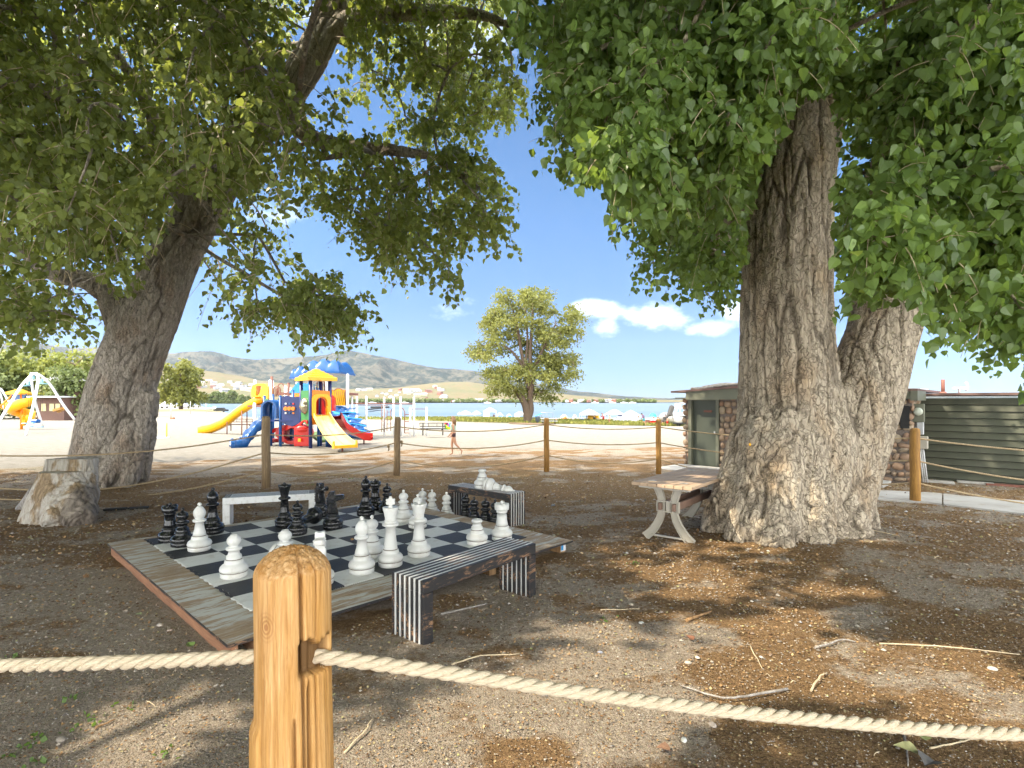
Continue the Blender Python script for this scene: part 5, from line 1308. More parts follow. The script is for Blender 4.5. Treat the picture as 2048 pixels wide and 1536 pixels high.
def cooler(px, py, m_, lab, s=.5, nm='cooler'):
    g_ = gp(px, py); t = thing(nm, lab, 'cooler', tuple(g_)); MB().box(g_ + Vector((0, 0, .17 * s * 2)), (s, s * .6, s * .62), bev=.03).build('body', m_, t); MB().box(g_ + Vector((0, 0, .36 * s * 2)), (s * 1.04, s * .64, s * .1), bev=.02).build('lid', MT['whitec'], t)
cooler(1268, 846, MT['whitec'], 'white cooler at the foot of the rightmost canopy', .7); cooler(1298, 850.5, MT['rust'], 'dark red cooler in front of the blue umbrella', 1.0); cooler(1163, 843, MT['blue'], 'blue cooler at the left foot of the canopy with the yellow cloth', .7)
cooler(1308, 850.8, MT['red'], 'red cooler right of the dark red one by the blue umbrella', .9); cooler(1114, 843, MT['orange'], 'orange cooler left of the orange-panelled tent', .6); cooler(949, 835.5, MT['navy'], 'dark cooler under the pair of canopies', .6)
# ============================================================ PLAYGROUND
def A(cx, cy, Y): return at(470 + cx / 6.827, 700 + cy / 6.827, Y)
def gz(v): v = Vector(v); v.z = hz(v.x, v.y); return v
def post(parent, base, top, r, m, cap=None, name='post'):
    mb = MB(); mb.tube([base - Vector((0, 0, .1)), top], r, 12); mb.ball(top, r * 1.05, 12, 6, 0, (1, 1, .6)); return mb.build(name, m, parent)
def play_tower():
    T = Vector((-7.37, 20.5, 0)); t = thing('play_structure', 'small play tower with a yellow pyramid roof, green bubble panel and pale front slide', 'playground', tuple(T))
    PF, PL, PR, PB = Vector((-7.376, 19.95, 0)), Vector((-7.93, 20.5, 0)), Vector((-6.85, 20.5, 0)), Vector((-7.4, 21.05, 0))
    for p in (PF, PL, PR, PB): post(t, p, p + Vector((0, 0, 2.58)), .065, MT['navy'])
    # roof
    ez, az = 2.57, 2.95; r_ = .80; mb = MB()
    cs = [Vector((T.x, T.y - r_, ez)), Vector((T.x + r_, T.y, ez)), Vector((T.x, T.y + r_, ez)), Vector((T.x - r_, T.y, ez))]; ap = Vector((T.x, T.y, az))
    for i in range(4):
        a, b = cs[i], cs[(i + 1) % 4]
        for k in range(5):   # lapped courses
            f0, f1 = k / 5, (k + 1) / 5
            q = [a.lerp(ap, f0), b.lerp(ap, f0), b.lerp(ap, f1), a.lerp(ap, f1)]; up = Vector((0, 0, .035))
            mb.add([q[0] + up, q[1] + up, q[2] + Vector((0, 0, .0)), q[3] + Vector((0, 0, .0)), q[0], q[1]], [(0, 1, 2, 3), (4, 5, 1, 0)])
        mb.add([a, b, b - Vector((0, 0, .09)), a - Vector((0, 0, .09))], [(0, 1, 2, 3)])
    mb.add([c - Vector((0, 0, .09)) for c in cs], [(0, 1, 2, 3)]); mb.build('roof', MT['yel'], t)
    MB().add([PF + Vector((0, 0, 1.15)), PR + Vector((0, 0, 1.15)), PB + Vector((0, 0, 1.15)), PL + Vector((0, 0, 1.15)), PF + Vector((0, 0, 1.22)), PR + Vector((0, 0, 1.22)), PB + Vector((0, 0, 1.22)), PL + Vector((0, 0, 1.22))], [(0, 1, 2, 3), (4, 5, 6, 7), (0, 1, 5, 4), (1, 2, 6, 5), (2, 3, 7, 6), (3, 0, 4, 7)]).build('deck', MT['navy'], t)
    def plate(a, b, poly, th, m, name, par=None, hole=None, off=0):
        """panel between two posts: poly in (fraction, z)"""
        d = (b - a); L = d.length; d.normalize(); n = Vector((d.y, -d.x, 0)); M_ = Matrix((d, -n, Vector((0, 0, 1)))).transposed()
        mb = MB(); c = Vector((a.x, a.y, 0)) + n * off
        if hole is None: mb.prism([(f * L, z) for f, z in poly], th, 0, M_, c)
        else:
            N_ = 40; out = []; cxp = sum(h_[0] for h_ in hole) / len(hole); czp = sum(h_[1] for h_ in hole) / len(hole)
            def hit(pl, a_):
                dx, dz = math.cos(a_), math.sin(a_); best = 0
                for i in range(len(pl)):
                    x1, z1 = pl[i - 1]; x2, z2 = pl[i]; x1 -= cxp; x2 -= cxp; z1 -= czp; z2 -= czp
                    den = dx * (z2 - z1) - dz * (x2 - x1)
                    if abs(den) < 1e-9: continue
                    tt = (x1 * (z2 - z1) - z1 * (x2 - x1)) / den; uu = (x1 * dz - z1 * dx) / den
                    if tt > 0 and -1e-6 <= uu <= 1 + 1e-6: best = max(best, tt)
                return (cxp + dx * best, czp + dz * best)
            o1 = [hit(poly, 2 * math.pi * k / N_) for k in range(N_)]; i1 = [hit(hole, 2 * math.pi * k / N_) for k in range(N_)]
            rows = [[(f * L, y, z) for f, z in pl] for pl, y in ((o1, -th / 2), (i1, -th / 2), (i1, th / 2), (o1, th / 2), (o1, -th / 2))]
            mb.grid([[c + M_ @ Vector(p) for p in r] for r in rows], closed=True, sm=False)
        return mb.build(name, m, par or t)
    # green bubble panel on the left-front face
    bp_ = plate(PL, PF, [(.06, .85), (.3, .95), (.94, .78), (.94, 2.12), (.06, 2.12)], .06, MT['green'], 'bubble_panel', hole=[(.5 + .3 * math.cos(a), 1.55 + .28 * math.sin(a)) for a in [k * math.pi / 10 for k in range(20)]])
    d = (PF - PL).normalized(); n = Vector((d.y, -d.x, 0)); c = (PL + PF) / 2 + Vector((0, 0, 1.55)) + n * .02
    M_ = Matrix((d, n, Vector((0, 0, 1)))).transposed()
    bb = MB(); bb.ball(c, 1, 20, 12, 0, (.26, .2, .31), M_); bb.build('bubble_window', MT['gold'], bp_)
    # orange slide portal on the right-front face with an arched opening
    arch = [(.24, 1.22), (.24, 1.65)] + [(.5 + .26 * math.cos(a), 1.65 + .2 * math.sin(a)) for a in [math.pi - k * math.pi / 8 for k in range(1, 8)]] + [(.76, 1.65), (.76, 1.22)]
    sp_ = plate(PF, PR, [(.04, .86), (.96, .86), (1.0, 1.7), (.94, 2.1), (.04, 2.14)], .07, MT['orange'], 'slide_portal', hole=arch, off=.03)
    plate(PF, PR, [(.02, 1.1), (.98, 1.1), (.98, 1.86), (.8, 1.98), (.2, 1.98), (.02, 1.86)], .05, MT['yel'], 'portal_rim', par=sp_, hole=[((f - .5) * 1.12 + .5, (z - 1.4) * 1.1 + 1.4) for f, z in arch], off=.09)
    plate(PB, PR, [(.05, 1.2), (.95, 1.2), (.95, 1.9), (.5, 2.05), (.05, 1.9)], .05, MT['red'], 'rear_panel')
    pn = MB(); pn.box(PB + Vector((-.1, -.12, 1.6)), (.14, .08, .75)); pn.build('inner_post_guard', MT['red'], t)
    # double front slide
    s0 = (PF + PR) / 2 + Vector((.05, -.05, 1.20)); e = Vector((-5.66, 18.5, .20)); dr = Vector((e.x - s0.x, e.y - s0.y, 0)).normalized(); sd_ = Vector((-dr.y, dr.x, 0))
    if sd_.y > 0 and sd_.x < 0: sd_ = -sd_
    rows = []; W_ = .37
    for k in range(15):
        f = k / 14; p = s0.lerp(e, f); p.z = 1.20 * (1 - f) ** 1.0 + .20 * f + (-.13 * math.sin(f * math.pi) if f > 0 else 0)
        if f > .88: p.z = max(p.z, .19)
        w_ = W_ * (.8 + .25 * f); rim = .13 * (1 - .25 * f); row = []
        for (u, z) in [(-1.06, -.02), (-1.06, rim), (-.95, rim), (-.9, 0), (-.06, 0), (-.03, .035), (.03, .035), (.06, 0), (.9, 0), (.95, rim), (1.06, rim), (1.06, -.02)]: row.append(p + sd_ * (u * w_) + Vector((0, 0, z)))
        row += [p + sd_ * (1.0 * w_) - Vector((0, 0, .05)), p - sd_ * (1.0 * w_) - Vector((0, 0, .05))]
        rows.append(row)
    fs_ = MB().grid(rows, closed=True, sm=False).build('front_slide', simple('pale_yellow_plastic', (.80, .62, .22), .3, .08, 3), t)
    ed = MB(); q = e + Vector((0, 0, -.02)); ed.beam(q - sd_ * .41, q + sd_ * .41, .08, .10)
    for s_ in (-1, 1): ed.prism([(-.1, -.05), (.06, -.05), (.03, .2), (-.02, .2)], .05, 0, Matrix((dr, sd_, Vector((0, 0, 1)))).transposed(), q + sd_ * (.40 * s_))
    ed.build('slide_lip', MT['yel'], fs_); post(fs_, e - dr * .25 - Vector((0, 0, .2)), e - dr * .25 - Vector((0, 0, .05)), .035, MT['rust'], name='slide_foot')
    hd = MB(); hd.tube([s0 + sd_ * .2 + Vector((0, -.0, .05)), s0 + sd_ * .2 + dr * .12 + Vector((0, 0, .28)), s0 + sd_ * .2 + dr * .05 + Vector((0, 0, .33))], .025, 6); hd.build('handle', MT['yel'], fs_)
    # curved red slide to the right
    pth = crom([PR + Vector((.1, .1, 1.18)), Vector((-6.75, 21.3, .86)), Vector((-6.35, 21.75, .52)), Vector((-6.0, 21.95, .33)), Vector((-5.66, 22.0, .29))], 5)
    rows = []
    for i, p in enumerate(pth):
        d_ = (pth[min(i + 1, len(pth) - 1)] - pth[max(i - 1, 0)]); d_.z = 0; d_.normalize(); s_ = Vector((d_.y, -d_.x, 0))
        rows.append([p + s_ * (u * .27) + Vector((0, 0, z)) for u, z in [(-1.1, -.14), (-1.1, .13), (-.95, .13), (-.88, 0), (0, -.03), (.88, 0), (.95, .13), (1.1, .13), (1.1, -.14)]])
    MB().grid(rows, closed=True, sm=False).build('red_slide', MT['red'], t)
    p = Vector((-5.95, 21.9, 0)); post(t, p, p + Vector((0, 0, .22)), .03, MT['rust'], name='slide_foot')
    # left wing: posts, navy panel, barrel arch and blue slide
    Q1, Q2, Q3, Q4 = gz(at(560.8, 0, 20.6)), gz(at(541.8, 0, 21.0)), gz(at(529, 0, 21.6)), gz(at(565, 0, 22.0))
    for p, h_ in ((Q1, 1.9), (Q2, 1.62), (Q3, 1.92), (Q4, 1.05), (gz(at(582, 0, 21.3)), 1.0), (gz(at(598, 0, 20.9)), 1.0), (gz(at(637, 0, 20.9)), 1.0), (gz(at(654, 0, 20.6)), .55), (gz(at(586, 0, 22.2)), 2.15), (gz(at(602, 0, 22.3)), 2.35), (gz(at(546, 0, 22.6)), 2.0)):
        post(t, p, p + Vector((0, 0, h_)), .055, MT['blue'])
    a, b = Q1 + Vector((.05, -.02, 0)), PL + Vector((-.03, 0, 0))
    gpn = plate(a, b, [(.03, .92), (.25, .84), (.6, .78), (.97, .90), (.97, 1.90), (.6, 1.88), (.3, 1.93), (.03, 1.90)], .06, MT['navy'], 'game_panel')
    d = (b - a).normalized(); n = Vector((d.y, -d.x, 0)); L_ = (b - a).length
    for i in range(3):
        for j, (z, m_) in enumerate([(1.62, [MT['whitec'], MT['blue'], MT['red']][i]), (1.44, MT['orange']), (1.27, [MT['whitec'], MT['blue'], MT['orange']][i])]):
            c = a + d * L_ * (.26 + .2 * i) + Vector((0, 0, z)) + n * .045; s_ = .155 if j == 1 else .07
            mb = MB(); M_ = Matrix((d, n, Vector((0, 0, 1)))).transposed()
            if j == 1: mb.lathe([(0, -.05), (.078, -.05), (.078, .05), (0, .05)], 8, 0, c, M_ @ Matrix.Rotation(R(90), 3, 'X') if False else Matrix((d, Vector((0, 0, 1)), n)).transposed(), sm=False)
            else: mb.box(c, (s_, .03, s_), 0, M_, .01)
            mb.build('game_tile', m_, gpn)
    plate(Q3 + Vector((0, 0, 0)), Q2 + Vector((-.1, 0, 0)), [(.0, .9), (.95, .9), (.95, 1.75), (.5, 1.82), (0, 1.7)], .05, MT['green'], 'green_panel', off=0)
    # barrel arch
    c0, c1 = at(537, 810, 20.55), at(556, 806, 21.3); ax = Vector((c1.x - c0.x, c1.y - c0.y, 0)).normalized(); sx = Vector((ax.y, -ax.x, 0))
    o_, i_ = [], []
    for rr, lst in ((.30, o_), (.23, i_)):
        for k in range(13):
            a_ = math.pi * k / 12; lst.append((rr * math.cos(a_), rr * math.sin(a_)))
        lst.insert(0, (rr, -.42)); lst.append((-rr, -.42))
    pr = o_ + i_[::-1]; base_z = 1.47
    rows = [[Vector((c.x, c.y, base_z)) + sx * u + Vector((0, 0, v)) for u, v in pr] for c in (c0, c0 + ax * .75)]
    mb = MB(); mb.grid(rows, closed=True, sm=False)
    for r_ in rows:
        n_ = len(o_)
        for k in range(n_ - 1): mb.add([r_[k], r_[k + 1], r_[len(pr) - 2 - k], r_[len(pr) - 1 - k]], [(0, 1, 2, 3)])
    mb.build('tunnel_hood', MT['blue'], t)
    # blue twin slide
    pth = crom([Vector((-9.55, 21.0, 1.02)), Vector((-9.75, 20.85, .80)), Vector((-9.95, 20.68, .5)), Vector((-10.12, 20.52, .20)), Vector((-10.34, 20.4, .12)), Vector((-10.5, 20.3, .12))], 4)
    rows = []
    for i, p in enumerate(pth):
        d_ = (pth[min(i + 1, len(pth) - 1)] - pth[max(i - 1, 0)]); d_.z = 0; d_.normalize(); s_ = Vector((d_.y, -d_.x, 0)); zz = .045 * math.sin(i * 1.5)
        rows.append([p + s_ * (u * .30) + Vector((0, 0, z + zz)) for u, z in [(-1.1, -.20), (-1.1, .17), (-.95, .17), (-.85, 0), (-.08, 0), (0, .06), (.08, 0), (.85, 0), (.95, .17), (1.1, .17), (1.1, -.20)]])
    MB().grid(rows, closed=True).build('blue_slide', MT['blue'], t)
    p = gz(at(490, 0, 20.3)); post(t, p, p + Vector((0, 0, .12)), .03, MT['dark'], name='slide_foot')
    MB().beam(Q1 + Vector((0, .05, .98)), Q2 + Vector((0, .05, .98)), .5, .06).beam((Q1 + PL) / 2 + Vector((-.4, .35, .98)), (Q1 + PL) / 2 + Vector((.5, .35, .98)), .8, .06).build('low_deck', MT['navy'], t)
    # red crawl tunnel and skirts
    mb = MB(); c = at(590, 862, 21.2); ringo = []
    for y in (-.35, .35):
        ringo.append([(c.x + 1.0 * math.cos(a_) * .62, c.y + y, .48 + .38 * math.sin(a_) * (1 + .1 * math.sin(3 * a_))) for a_ in [2 * math.pi * k / 20 for k in range(20)]]); 
    ri = []
    for y in (.35, -.35): ri.append([(c.x - .05 + .26 * math.cos(a_), c.y + y, .44 + .24 * math.sin(a_)) for a_ in [2 * math.pi * k / 20 for k in range(20)]])
    mb.grid(ringo + ri + [ringo[0]], closed=True, sm=False); mb.build('crawl_tunnel', MT['red'], t)
    wv = MB(); P_ = [A(500, 1090, 21), A(560, 1060, 20.9), A(640, 1075, 20.8), A(720, 1030, 20.6), A(800, 1045, 20.5), A(860, 1010, 20.3), A(930, 960, 20.1), A(985, 960, 19.98)]
    rows = [[p + Vector((0, 0, 0)) for p in crom(P_, 4)], [p - Vector((0, 0, .10 + .06 * math.sin(i * .7))) for i, p in enumerate(crom(P_, 4))]]
    wv.grid(rows, sm=False); wv.build('wavy_skirt', MT['red'], t, solid=.04)
    st = MB(); st.box(A(925, 1185, 20.2), (.62, .12, .70), bev=.03); st.ball(A(925, 1085, 20.2), .3, 12, 8, 0, (1, .3, .5)); st.build('shop_panel', MT['red'], t)
    MB().box(A(880, 1230, 20.05), (.1, .05, .12)).build('panel_knob', MT['yel'], t)
    sc = MB(); sc.box(A(575, 1235, 21.4) , (.42, .3, .14), bev=.03); sc.build('step_seat', MT['red'], t)
    gs = MB(); gs.beam(A(1060, 1130, 22), A(1215, 1250, 21.6), .45, .12, bev=.03); gs.build('small_green_slide', MT['olive'] if False else simple('moss_plastic', (.12, .2, .06), .5), t)
    return t
play_tower()
def big_structure():
    t = thing('play_structure', 'large play structure with blue cloud-shaped roof, white posts and blue rock climber', 'playground', tuple(gz(at(645, 0, 27))))
    Y = 27.0
    # cloud roof: two bumpy shells
    def cloud(px0, px1, pbot, ptop, Y0, seed, nm='cloud_roof', dep=1.6, m=MT['blue']):
        a = at(px0, pbot, Y0); b = at(px1, pbot, Y0); L_ = (b - a).x; N_, K_ = 44, 26; rows = []; hh = (pbot - ptop) / F * Y0
        for i in range(N_):
            u = i / (N_ - 1); row = []
            for j in range(K_):
                v = j / (K_ - 1); ed = min(1, 5 * u, 5 * (1 - u), 5 * v, 5 * (1 - v)); ed = max(0, ed)
                bump = .50 + .42 * abs(math.sin(u * math.pi * 3.0 + .3 + seed)) * abs(math.sin(v * math.pi * 1.6 + .6)) ** .6
                row.append((a.x + L_ * u, Y0 - dep + 2 * dep * v, a.z + hh * (.28 * min(1, ed * 3) + (bump * .72) * (math.sin(min(ed, 1) * math.pi / 2) ** .8 if ed > .12 else 0)) * (.75 + .25 * math.sin(u * math.pi))))
            rows.append(row)
        mb = MB(); mb.grid(rows); per = [rows[i][0] for i in range(N_)] + [rows[-1][j] for j in range(K_)] + [rows[i][-1] for i in range(N_ - 1, -1, -1)] + [rows[0][j] for j in range(K_ - 1, -1, -1)]
        low = [(x, y, a.z - .08) for x, y, z in per]; mb.grid([per, low], closed=True, sm=False)
        mb.add([(a.x, Y0 - dep, a.z - .08), (b.x, Y0 - dep, a.z - .08), (b.x, Y0 + dep, a.z - .08), (a.x, Y0 + dep, a.z - .08)], [(0, 1, 2, 3)])
        mb.build(nm, m, t)
    cloud(627, 696, 746, 718, 27.0, 0.0, dep=1.3); cloud(594, 636, 756, 731, 28.6, .9, 'lower_cloud_roof', 1.0)
    for px, ptop, Y0, r_ in [(695, 749, 26.4, .07), (624, 760, 26.6, .07), (653, 755, 28.6, .07), (594, 765, 28.6, .06), (510, 761, 31.2, .075), (540.5, 761, 30.6, .075), (545.5, 762, 31.4, .06), (571, 773, 29.2, .075), (576, 773, 29.6, .06), (581, 776, 29.9, .05), (509, 807, 29.6, .075)]:
        b = gz(at(px, 0, Y0)); post(t, b, Vector((b.x, b.y, at(px, ptop, Y0).z)), r_, MT['galv'])
    for px, ptop, Y0 in [(543.5, 754, 31.0), (577, 767, 29.4)]:
        b = gz(at(px, 0, Y0)); post(t, b, Vector((b.x, b.y, at(px, ptop, Y0).z)), .07, MT['rust'])
    def hoop(px0, px1, pt, pb, Y0, r_=.025, bars=0):
        mb = MB(); c = (px0 + px1) / 2; w_ = (px1 - px0) / 2; pts = [at(px0, pb, Y0)] + [at(c - w_ * math.cos(a), pt + w_ - w_ * math.sin(a), Y0) for a in [math.pi * k / 8 for k in range(9)]] + [at(px1, pb, Y0)]
        mb.tube(pts, r_, 6)
        for k in range(bars): x = px0 + (px1 - px0) * (k + 1) / (bars + 1); mb.tube([at(x, pt + 3, Y0), at(x, pb, Y0)], r_ * .8, 5)
        mb.build('arch_rail', MT['rust'], t)
    hoop(547, 561, 773, 793, 30, .03, 3); hoop(556, 568, 767, 790, 30.5, .03); hoop(553, 558, 776, 793, 29.6, .02); hoop(634, 640, 763, 782, 28, .03); hoop(641, 649, 762, 782, 28, .03, 1)
    MB().box(at(640, 788, 28), (3.2, 2.6, .12)).box(at(530, 812, 30.6), (1.2, 1.6, .1)).box(at(570, 812, 29.5), (2.2, 1.6, .1)).build('decks', MT['rust'], t)
    MB().box(at(593, 791, 26.5), (.36, .05, .22)).build('orange_panel', MT['orange'], t)
    MB().prism([(-.35, 0), (.5, 0), (.75, .42), (.05, .5)], .5, 0, None, at(596, 786, 26.8)).build('blue_spout', azure, t)
    lat = MB(); 
    for k in range(9):
        f = k / 8; lat.beam(at(606 + 14 * f, 785 - 18 * f, 27.3), at(622 + 8 * (1 - f) , 785 - 20 * f, 27.0), .05, .05)
    for k in range(5):
        lat.beam(at(608 + 5 * k, 786, 27.3), at(618 + 1.5 * k, 764, 27.3), .04, .04)
    for k in range(4): lat.beam(at(626 + 4 * k, 784, 27), at(624 + 4 * k, 770 + 2 * k, 27), .05, .03)
    lat.build('blue_net_climber', azure, t)
    # yellow weave panel
    yp = MB(); W_ = 664
    yp.prism([((px - 677) / F * 25.8, (795 - py) / F * 25.8) for px, py in [(662, 811), (691, 811), (691, 781), (685, 780), (680, 777), (674, 777), (668, 781), (663, 779)]], .05, 0, None, at(677, 795, 25.8)); yp.build('yellow_weave_panel', MT['yel'], t)
    pr = MB(); pr.tube([at(662, 811, 25.72), at(663, 779, 25.72), at(668, 781, 25.72), at(674, 777, 25.72), at(680, 777, 25.72), at(685, 780, 25.72), at(691, 780, 25.72), at(691, 811, 25.72)], .025, 6)
    for k in range(6): pr.tube([at(665 + 4 * k, 810, 25.76), at(670 + 4 * k, 782, 25.76)], .012, 4)
    pr.build('panel_frame', MT['rust'], t)
    rr = MB(); rr.prism([((px - 664) / F * 25, (802 - py) / F * 25) for px, py in [(658, 822), (669, 822), (670, 800), (667, 793), (662, 789), (657, 791)]], .3, 0, None, at(664, 802, 25)); rr.build('red_arch_panel', MT['red'], t)
    # rock climber
    rowsn = 5; tops = [(668, 700, 813, 26.0), (664, 712, 824, 25.8), (661, 724, 836, 25.6), (680, 733, 848, 25.2), (694, 742, 860, 24.9)]
    for i, (pa, pb, py, Y0) in enumerate(tops):
        a = at(pa, py, Y0); b = at(pb, py + (6 if i < 2 else 4), Y0); L_ = (b - a).x; zb = max(.02, a.z - .42); rows = []
        for v in np.linspace(0, 1, 9):
            row = []
            for u in np.linspace(0, 1, 30):
                z = (a.z + (b.z - a.z) * u); bul = .06 * abs(math.sin(u * math.pi * 2.5 + i)) + .03 * math.sin(u * 17 + i)
                prof = [(0, .55), (-.12, .5), (-.02, .25), (.02, 0)]
                yy_ = -.22 * math.sin(v * math.pi) ** .7 - bul; zz = zb + (z + bul * .6 - zb) * (1 - v)
                row.append((a.x + L_ * u, Y0 + yy_ + .2 * v * 0, zz))
            rows.append(row)
        top = [(x, y + .9, z) for x, y, z in rows[0]]
        MB().grid([top] + rows).build('climbing_step', MT['blue'], t)
    ed = MB()
    for i, (pa, pb, py, Y0) in enumerate(tops[1:]):
        P_ = [at(pa + (pb - pa) * u, py + 4 * u - 1.2 + 1.2 * math.sin(u * 6 + i), Y0 - .12) for u in np.linspace(0, 1, 9)]; ed.tube(P_, .035, 6)
    ed.tube([at(668, 826, 25.3), at(690, 832, 25.2), at(696, 846, 24.9), at(706, 862, 24.7)], .06, 8); ed.build('climber_edge', azure, t)
    # yellow wave slide
    kp = [at(530, 797, 30.9), at(516, 801, 30.9), at(497, 811, 31), at(478, 823, 31), at(459, 838, 30.9), at(443, 848, 30.8), at(424, 856, 30.6), at(408, 859, 30.5), at(402, 860.5, 30.5)]
    P_ = crom(kp, 5); rows = []
    for i, p in enumerate(P_):
        f = i / (len(P_) - 1); dd = Vector((0, -1, 0)); w_ = .33; dpt = .34 + .05 * math.sin(f * 22); 
        if f > .85: dpt *= .8
        rows.append([p + Vector((0, u * w_ / .33 * .33, z)) for u, z in [(-1, -.16), (-1.02, .18), (-.86, .2), (-.8, -.05), (0, -.11), (.8, -.05), (.86, .2), (1.02, .18), (1, -.16), (.5, -.26), (-.5, -.26)]])
    MB().grid(rows, closed=True).build('wave_slide', MT['yel'], t)
    c = at(526, 790, 30.6); hp = [((px - 526) / F * 30.6, (790 - py) / F * 30.6) for px, py in [(507, 795), (508, 775), (512, 769), (518, 767.5), (532, 767.5), (537, 769), (540, 774), (540, 798), (533, 800), (526, 793)]]
    hl = [((px - 526) / F * 30.6, (790 - py) / F * 30.6) for px, py in [(516, 791), (517, 773), (519, 771.5), (527, 771.5), (527.5, 775), (524, 787), (519, 793)]]
    N_ = 36; cx0, cz0 = ((521.5 - 526) / F * 30.6, (790 - 781) / F * 30.6)
    def hit(pl, a_):
        dx, dz = math.cos(a_), math.sin(a_); best = 0
        for i in range(len(pl)):
            x1, z1 = pl[i - 1][0] - cx0, pl[i - 1][1] - cz0; x2, z2 = pl[i][0] - cx0, pl[i][1] - cz0; den = dx * (z2 - z1) - dz * (x2 - x1)
            if abs(den) < 1e-9: continue
            tt = (x1 * (z2 - z1) - z1 * (x2 - x1)) / den; uu = (x1 * dz - z1 * dx) / den
            if tt > 0 and -1e-6 <= uu <= 1 + 1e-6: best = max(best, tt)
        return (cx0 + dx * best, cz0 + dz * best)
    o1 = [hit(hp, 2 * math.pi * k / N_) for k in range(N_)]; i1 = [hit(hl, 2 * math.pi * k / N_) for k in range(N_)]
    rows = [[c + Vector((x, y, z)) for x, z in pl] for pl, y in ((o1, -.3), (i1, -.3), (i1, .3), (o1, .3), (o1, -.3))]
    MB().grid(rows, closed=True, sm=False).build('slide_hood', MT['yel'], t)
    for px, pt, Y0 in [(410, 860, 30.4), (423, 858, 30.5), (454, 842, 30.6), (483.6, 821, 30.7), (494, 815, 31.2)]:
        b = gz(at(px, 0, Y0)); MB().tube([b, Vector((b.x, b.y, at(px, pt, Y0).z))], .03, 6).build('slide_leg', MT['rust'], t)
    o = MB().tube([at(531, 828, 28), at(524, 833, 28), at(519, 845, 28), at(517, 853, 28)], .03, 6); o.build('rail', MT['rust'], t)
    return t
big_structure()
def monkey_bars():
    t = thing('monkey_bars', 'row of tall white posts carrying thin red overhead bars and ladders', 'monkey bars', tuple(gz(at(770, 0, 29.6))))
    P_ = [(704, 793, 28.6), (714, 793.5, 31), (732.7, 793, 29.4), (768.4, 795, 29.8), (787.3, 795, 31), (801.5, 794, 29.8), (820.5, 816, 29.2), (828, 795, 29.4), (853, 815.5, 29.6)]
    for px, pt, Y0 in P_:
        b = gz(at(px, 0, Y0)); post(t, b, Vector((b.x, b.y, at(px, pt, Y0).z)), .055, MT['galv'])
    rb = MB(); rb.tube([at(690, 806.5, 29.6), at(827, 807.5, 29.6)], .03, 6).tube([at(690, 807.5, 30.6), at(827, 808.3, 30.6)], .03, 6).tube([at(714, 810, 28.8), at(776, 811, 28.8)], .02, 6)
    for k in range(9): x = 694 + k * 15; rb.tube([at(x, 807, 29.6), at(x, 807.8, 30.6)], .02, 5)
    rb.tube([at(820, 818, 29.3), at(853, 818, 29.6)], .02, 6); rb.build('overhead_bars', MT['rust'], t)
    for px0, px1, pt, pb in [(763.5, 768.6, 811, 864), (774, 781.5, 820, 862)]:
        l_ = MB(); l_.tube([at(px0, pb, 29.6), at(px0, pt, 29.6)], .022, 5).tube([at(px1, pb, 29.6), at(px1, pt, 29.6)], .022, 5)
        for k in range(5): y = pb - 6 - k * 8; l_.tube([at(px0, y, 29.6), at(px1, y, 29.6)], .015, 5)
        l_.build('ladder', MT['rust'], t)
    l_ = MB(); l_.tube([at(809, 866, 29.3), at(809.5, 824, 29.3), at(806, 817, 29.3), at(801, 815.5, 29.3)], .025, 6)
    for y in (829, 843, 859.5, 866): l_.tube([at(809, y, 29.3), at(819, y, 29.3)], .022, 5)
    l_.build('step_ladder', MT['rust'], t)
    for a, b in ((782, 787), (704, 712)): MB().tube([at(a, 824, 29.7), at(a + 1, 819, 29.7), at(b, 815, 29.7)], .02, 5).build('curved_rail', MT['navy'], t)
    return t
monkey_bars()
def park_bench(px0, px1, pback0, pback1, pseat, pfoot, Y, label, m):
    k = Y / F; c = gz(at((px0 + px1) / 2, 0, Y)); t = thing('park_bench', label, 'bench', tuple(c))
    def q(px, py, dy=0): return at(px, py, Y + dy)
    for i, (a, b, dy, nm) in enumerate([(pback0, pback1, 0, 'backrest')]):
        mb = MB(); mb.tube([q(px0, a), q(px1, a), q(px1, b), q(px0, b), q(px0, a)], .02, 6, cap=False)
        for f in (.33, .66): mb.tube([q(px0 + (px1 - px0) * f, a), q(px0 + (px1 - px0) * f, b)], .015, 5)
        for f in np.linspace(.04, .96, 26): mb.tube([q(px0 + (px1 - px0) * f, a), q(px0 + (px1 - px0) * f, b)], .006, 4)
        mb.build(nm, m, t)
    MB().box(q((px0 + px1) / 2, pseat, -.22), ((px1 - px0) * k, .4, .04)).build('seat', m, t)
    for f in (.12, .88):
        x = px0 + (px1 - px0) * f; g_ = q(x, pfoot); MB().tube([(g_.x, Y, 0), q(x, pback0)], .03, 6).tube([(g_.x, Y, q(x, pseat).z - .03), (g_.x, Y - .4, q(x, pseat).z - .03)], .025, 6).build('leg', m, t)
park_bench(839.5, 892, 846, 853, 857.5, 870, 27.6, 'black mesh park bench with a bright towel on its end', MT['dark'])
park_bench(455, 512, 838, 844, 849, 862, 31.8, 'brown slatted bench behind the yellow wave slide', simple('bench_brown', (.10, .055, .04), .6))
